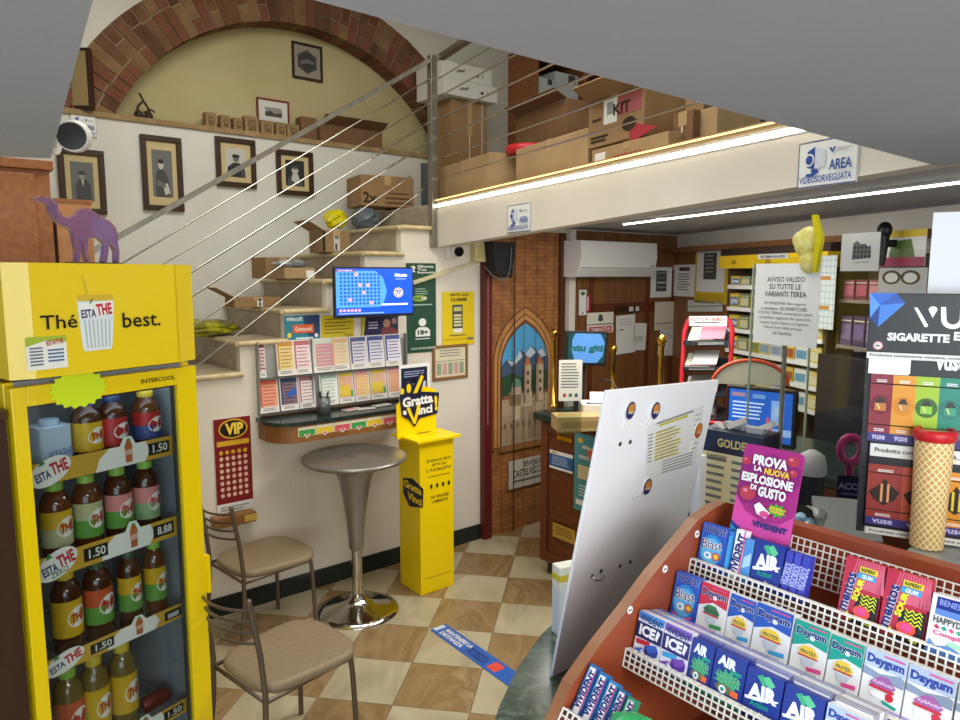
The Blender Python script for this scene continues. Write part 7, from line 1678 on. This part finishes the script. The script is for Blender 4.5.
b = MB(); b.box(g0 + .02, g0 + .14, gt - .004, gt + .012, .0005, .003, M_PAPER); b.text('SIGMAGLASS', g0 + .03, gt - .001, g0 + .13, gt + .008, .0035, GREY[1], .03); b.build('maker_label', t)
t2 = thing('steel_post', 'slim grey steel post behind the glass screen', 'post', Matrix.Translation(V((aty(782, 400, 2.45).x, 2.45, CT + .001)))); b = MB(); b.lathe([(.03, 0), (.03, .006), (.008, .01), (.008, .86)], M_STEEL, 12); b.build('tube', t2)
a, e = gp(757, 264), gp(817, 349)
c = Card(e[0] - a[0], a[1] - e[1], mat('f6f6f4', .6), .0015); c.st = .0003
for s, x0, y0, x1, y1 in (('AVVISO VALIDO', .2, .16, .78, .225), ('SU TUTTE LE', .24, .25, .73, .315), ('VARIANTI TEREA', .17, .34, .82, .405)): c.t(s, x0, y0, x1, y1, GREY[0], .01)
for s, x0, x1, y in (('ATTENZIONE: Non ingerire', .17, .82, .47), ('o smontare. Gli SMARTCORE', .13, .84, .53), ('STICKS TEREA contengono parti', .08, .92, .59), ('metalliche taglienti che possono', .1, .9, .65), ('causare gravi lesioni se ingerite.', .12, .88, .71), ('Tenere fuori dalla portata', .18, .78, .77), ('dei bambini.', .34, .64, .83)): c.t(s, x0, y, x1, y + .042, GREY[0], .0)
c.put('notice_sheet', GM_ @ Matrix.Translation((a[0], a[1], .002)), 'white AVVISO VALIDO SU TUTTE LE VARIANTI TEREA notice on the glass screen', 'notice')
a, e = gp(843, 234), gp(879, 271)
c = Card(e[0] - a[0], a[1] - e[1], mat('d8d8d2', .7), .0015); c.st = .0003; c.p([(.3, .7), (.32, .28), (.42, .2), (.52, .3), (.62, .28), (.78, .42), (.8, .66)], GREY[2])
for k in range(3):
    for j in range(5): c.e(.37 + .095 * j, .38 + .12 * k, .025, .04, GREY[0], 8, j == 0 and k == 0)
c.r(.34, .76, .76, .78, GREY[3]); c.put('engraving_sheet', GM_ @ Matrix.Translation((a[0], a[1], .002)), 'white sheet with an engraving of an ancient arena hanging from the glass', 'picture')
t = thing('yellow_foil_ornament', 'crumpled yellow foil butterfly ornament on top of the glass screen', 'ornament', GM_ @ Matrix.Translation((gp(808, 258)[0], gt + .001, -.004)))
m = noisy('yellow_foil', [(.35, 'd8cc60'), (.55, 'e8e08a'), (.75, 'f2ecb4')], 40, rough=.35)
sc = gp(820, 258)[0] - gp(808, 258)[0]
b = MB(); b.ball((.005, .04, .012), .05, m, 16, (1.05, 1, .3)); b.ball((.015, -.012, .012), .042, m, 16, (.95, 1.0, .3)); b.ball((-.025, .05, .012), .03, m, 12, (1, .9, .3)); b.build('wing', t)
b = MB(); b.prism([(.05, -.05), (.06, -.05), (.075, .05), (.05, .12), (.036, .12), (.052, .05)], .028, .042, mat('d8c81c', .35)); b.build('ribbon', t)

# small things between the rack and the glass
def oncase(x, y, z): return atz(x, y, z)
q_ = aty(853, 520, 1.9)
t = thing('grey_device', 'grey plastic stand with a tilted top left of the cigarette display', 'stand', rotz(V((aty(838, 520, 1.86).x, 1.86, FZT + .001)), -.3)); z_ = aty(838, 508, 1.86).z - FZT
b = MB(); b.slab([(-.06, -.10, z_ - .05), (.09, -.10, z_ - .05), (.09, .06, z_ + .01), (-.06, .06, z_ + .01)], .02, mat('8d9190', .4)); b.box(-.04, .07, -.05, .05, 0, z_ - .045, mat('5a5d5e', .5)); b.build('body', t)
t = thing('purple_sign', 'purple counter sign reading ACCI behind the grey stand', 'sign', frame(V((aty(836, 500, 2.05).x, 2.05, FZT + .001)), (1, -.3, 0), UP)); z_ = aty(836, 475, 2.05).z - FZT; c = Card(.12, z_, mat('2a2050', .4), .004); c.t('ACCENDI', .02, .06, .9, .12, mat('b8b0f0', .4), .04); c.r(.1, .15, .8, .165, mat('8a80d0', .4)); c.p([(.1, .3), (.5, .26), (.5, .3), (.1, .34)], mat('c83a70', .4)); c.r(.55, .28, .95, .34, mat('a090e0', .4)); c.build('board', t, Matrix.Translation((0, z_, 0)))
t = thing('pink_figure', 'pink heart shaped plastic toy behind the glass beside the cigarette display', 'toy', frame(V((aty(850, 460, 2.1).x, 2.1, FZT + .001)), (1, -.2, 0), UP)); z_ = aty(850, 472, 2.1).z - FZT; b = MB(); b.tube([(.03 * math.cos(k * math.pi / 7), z_ + .07 + .04 * math.sin(k * math.pi / 7), 0) for k in range(14)], .012, mat('d0408a', .3), 8, True); b.cyl((0, 0, 0), (0, z_ + .03, 0), .012, mat('b83a7c', .4), 8); b.build('body', t)
t = thing('moulded_display_head', 'pale grey moulded cap shape on a dark stem behind the promotion card', 'display head', rotz(V((aty(812, 462, 2.0).x, 2.0, FZT + .001)), .2)); z_ = aty(812, 474, 2.0).z - FZT; b = MB(); b.lathe([(.04, z_), (.042, z_ + .02), (.034, z_ + .055), (.012, z_ + .07), (.0001, z_ + .071)], mat('b0b2b0', .5), 18, caps=False); b.cyl((0, 0, 0), (0, 0, z_), .035, M_DARK, 14); b.build('body', t)
q_ = V((aty(802, 520, 1.75).x, 1.75, FZT + .001)); z_ = aty(802, 530, 1.75).z - FZT
t = thing('glass_bowl', 'clear glass bowl with wrapped blue sweets behind the promotion card', 'bowl', Matrix.Translation(q_)); b = MB(); b.lathe([(.04, 0), (.02, .01), (.02, z_ - .02), (.045, z_), (.06, z_ + .05), (.057, z_ + .05), (.042, z_ + .004)], M_PLEX, 20, caps=False); b.build('bowl', t)
for k in range(5):
    b = MB(); b.ball((.02 * math.cos(k * 1.3), .02 * math.sin(k * 1.3), z_ + .015 + .008 * (k % 2)), .016, mat(('6a9ac8', 'a8c4d8', 'c8d4d8')[k % 3], .3), 8); o = b.build('sweet', t)
bpy.context.view_layer.update()
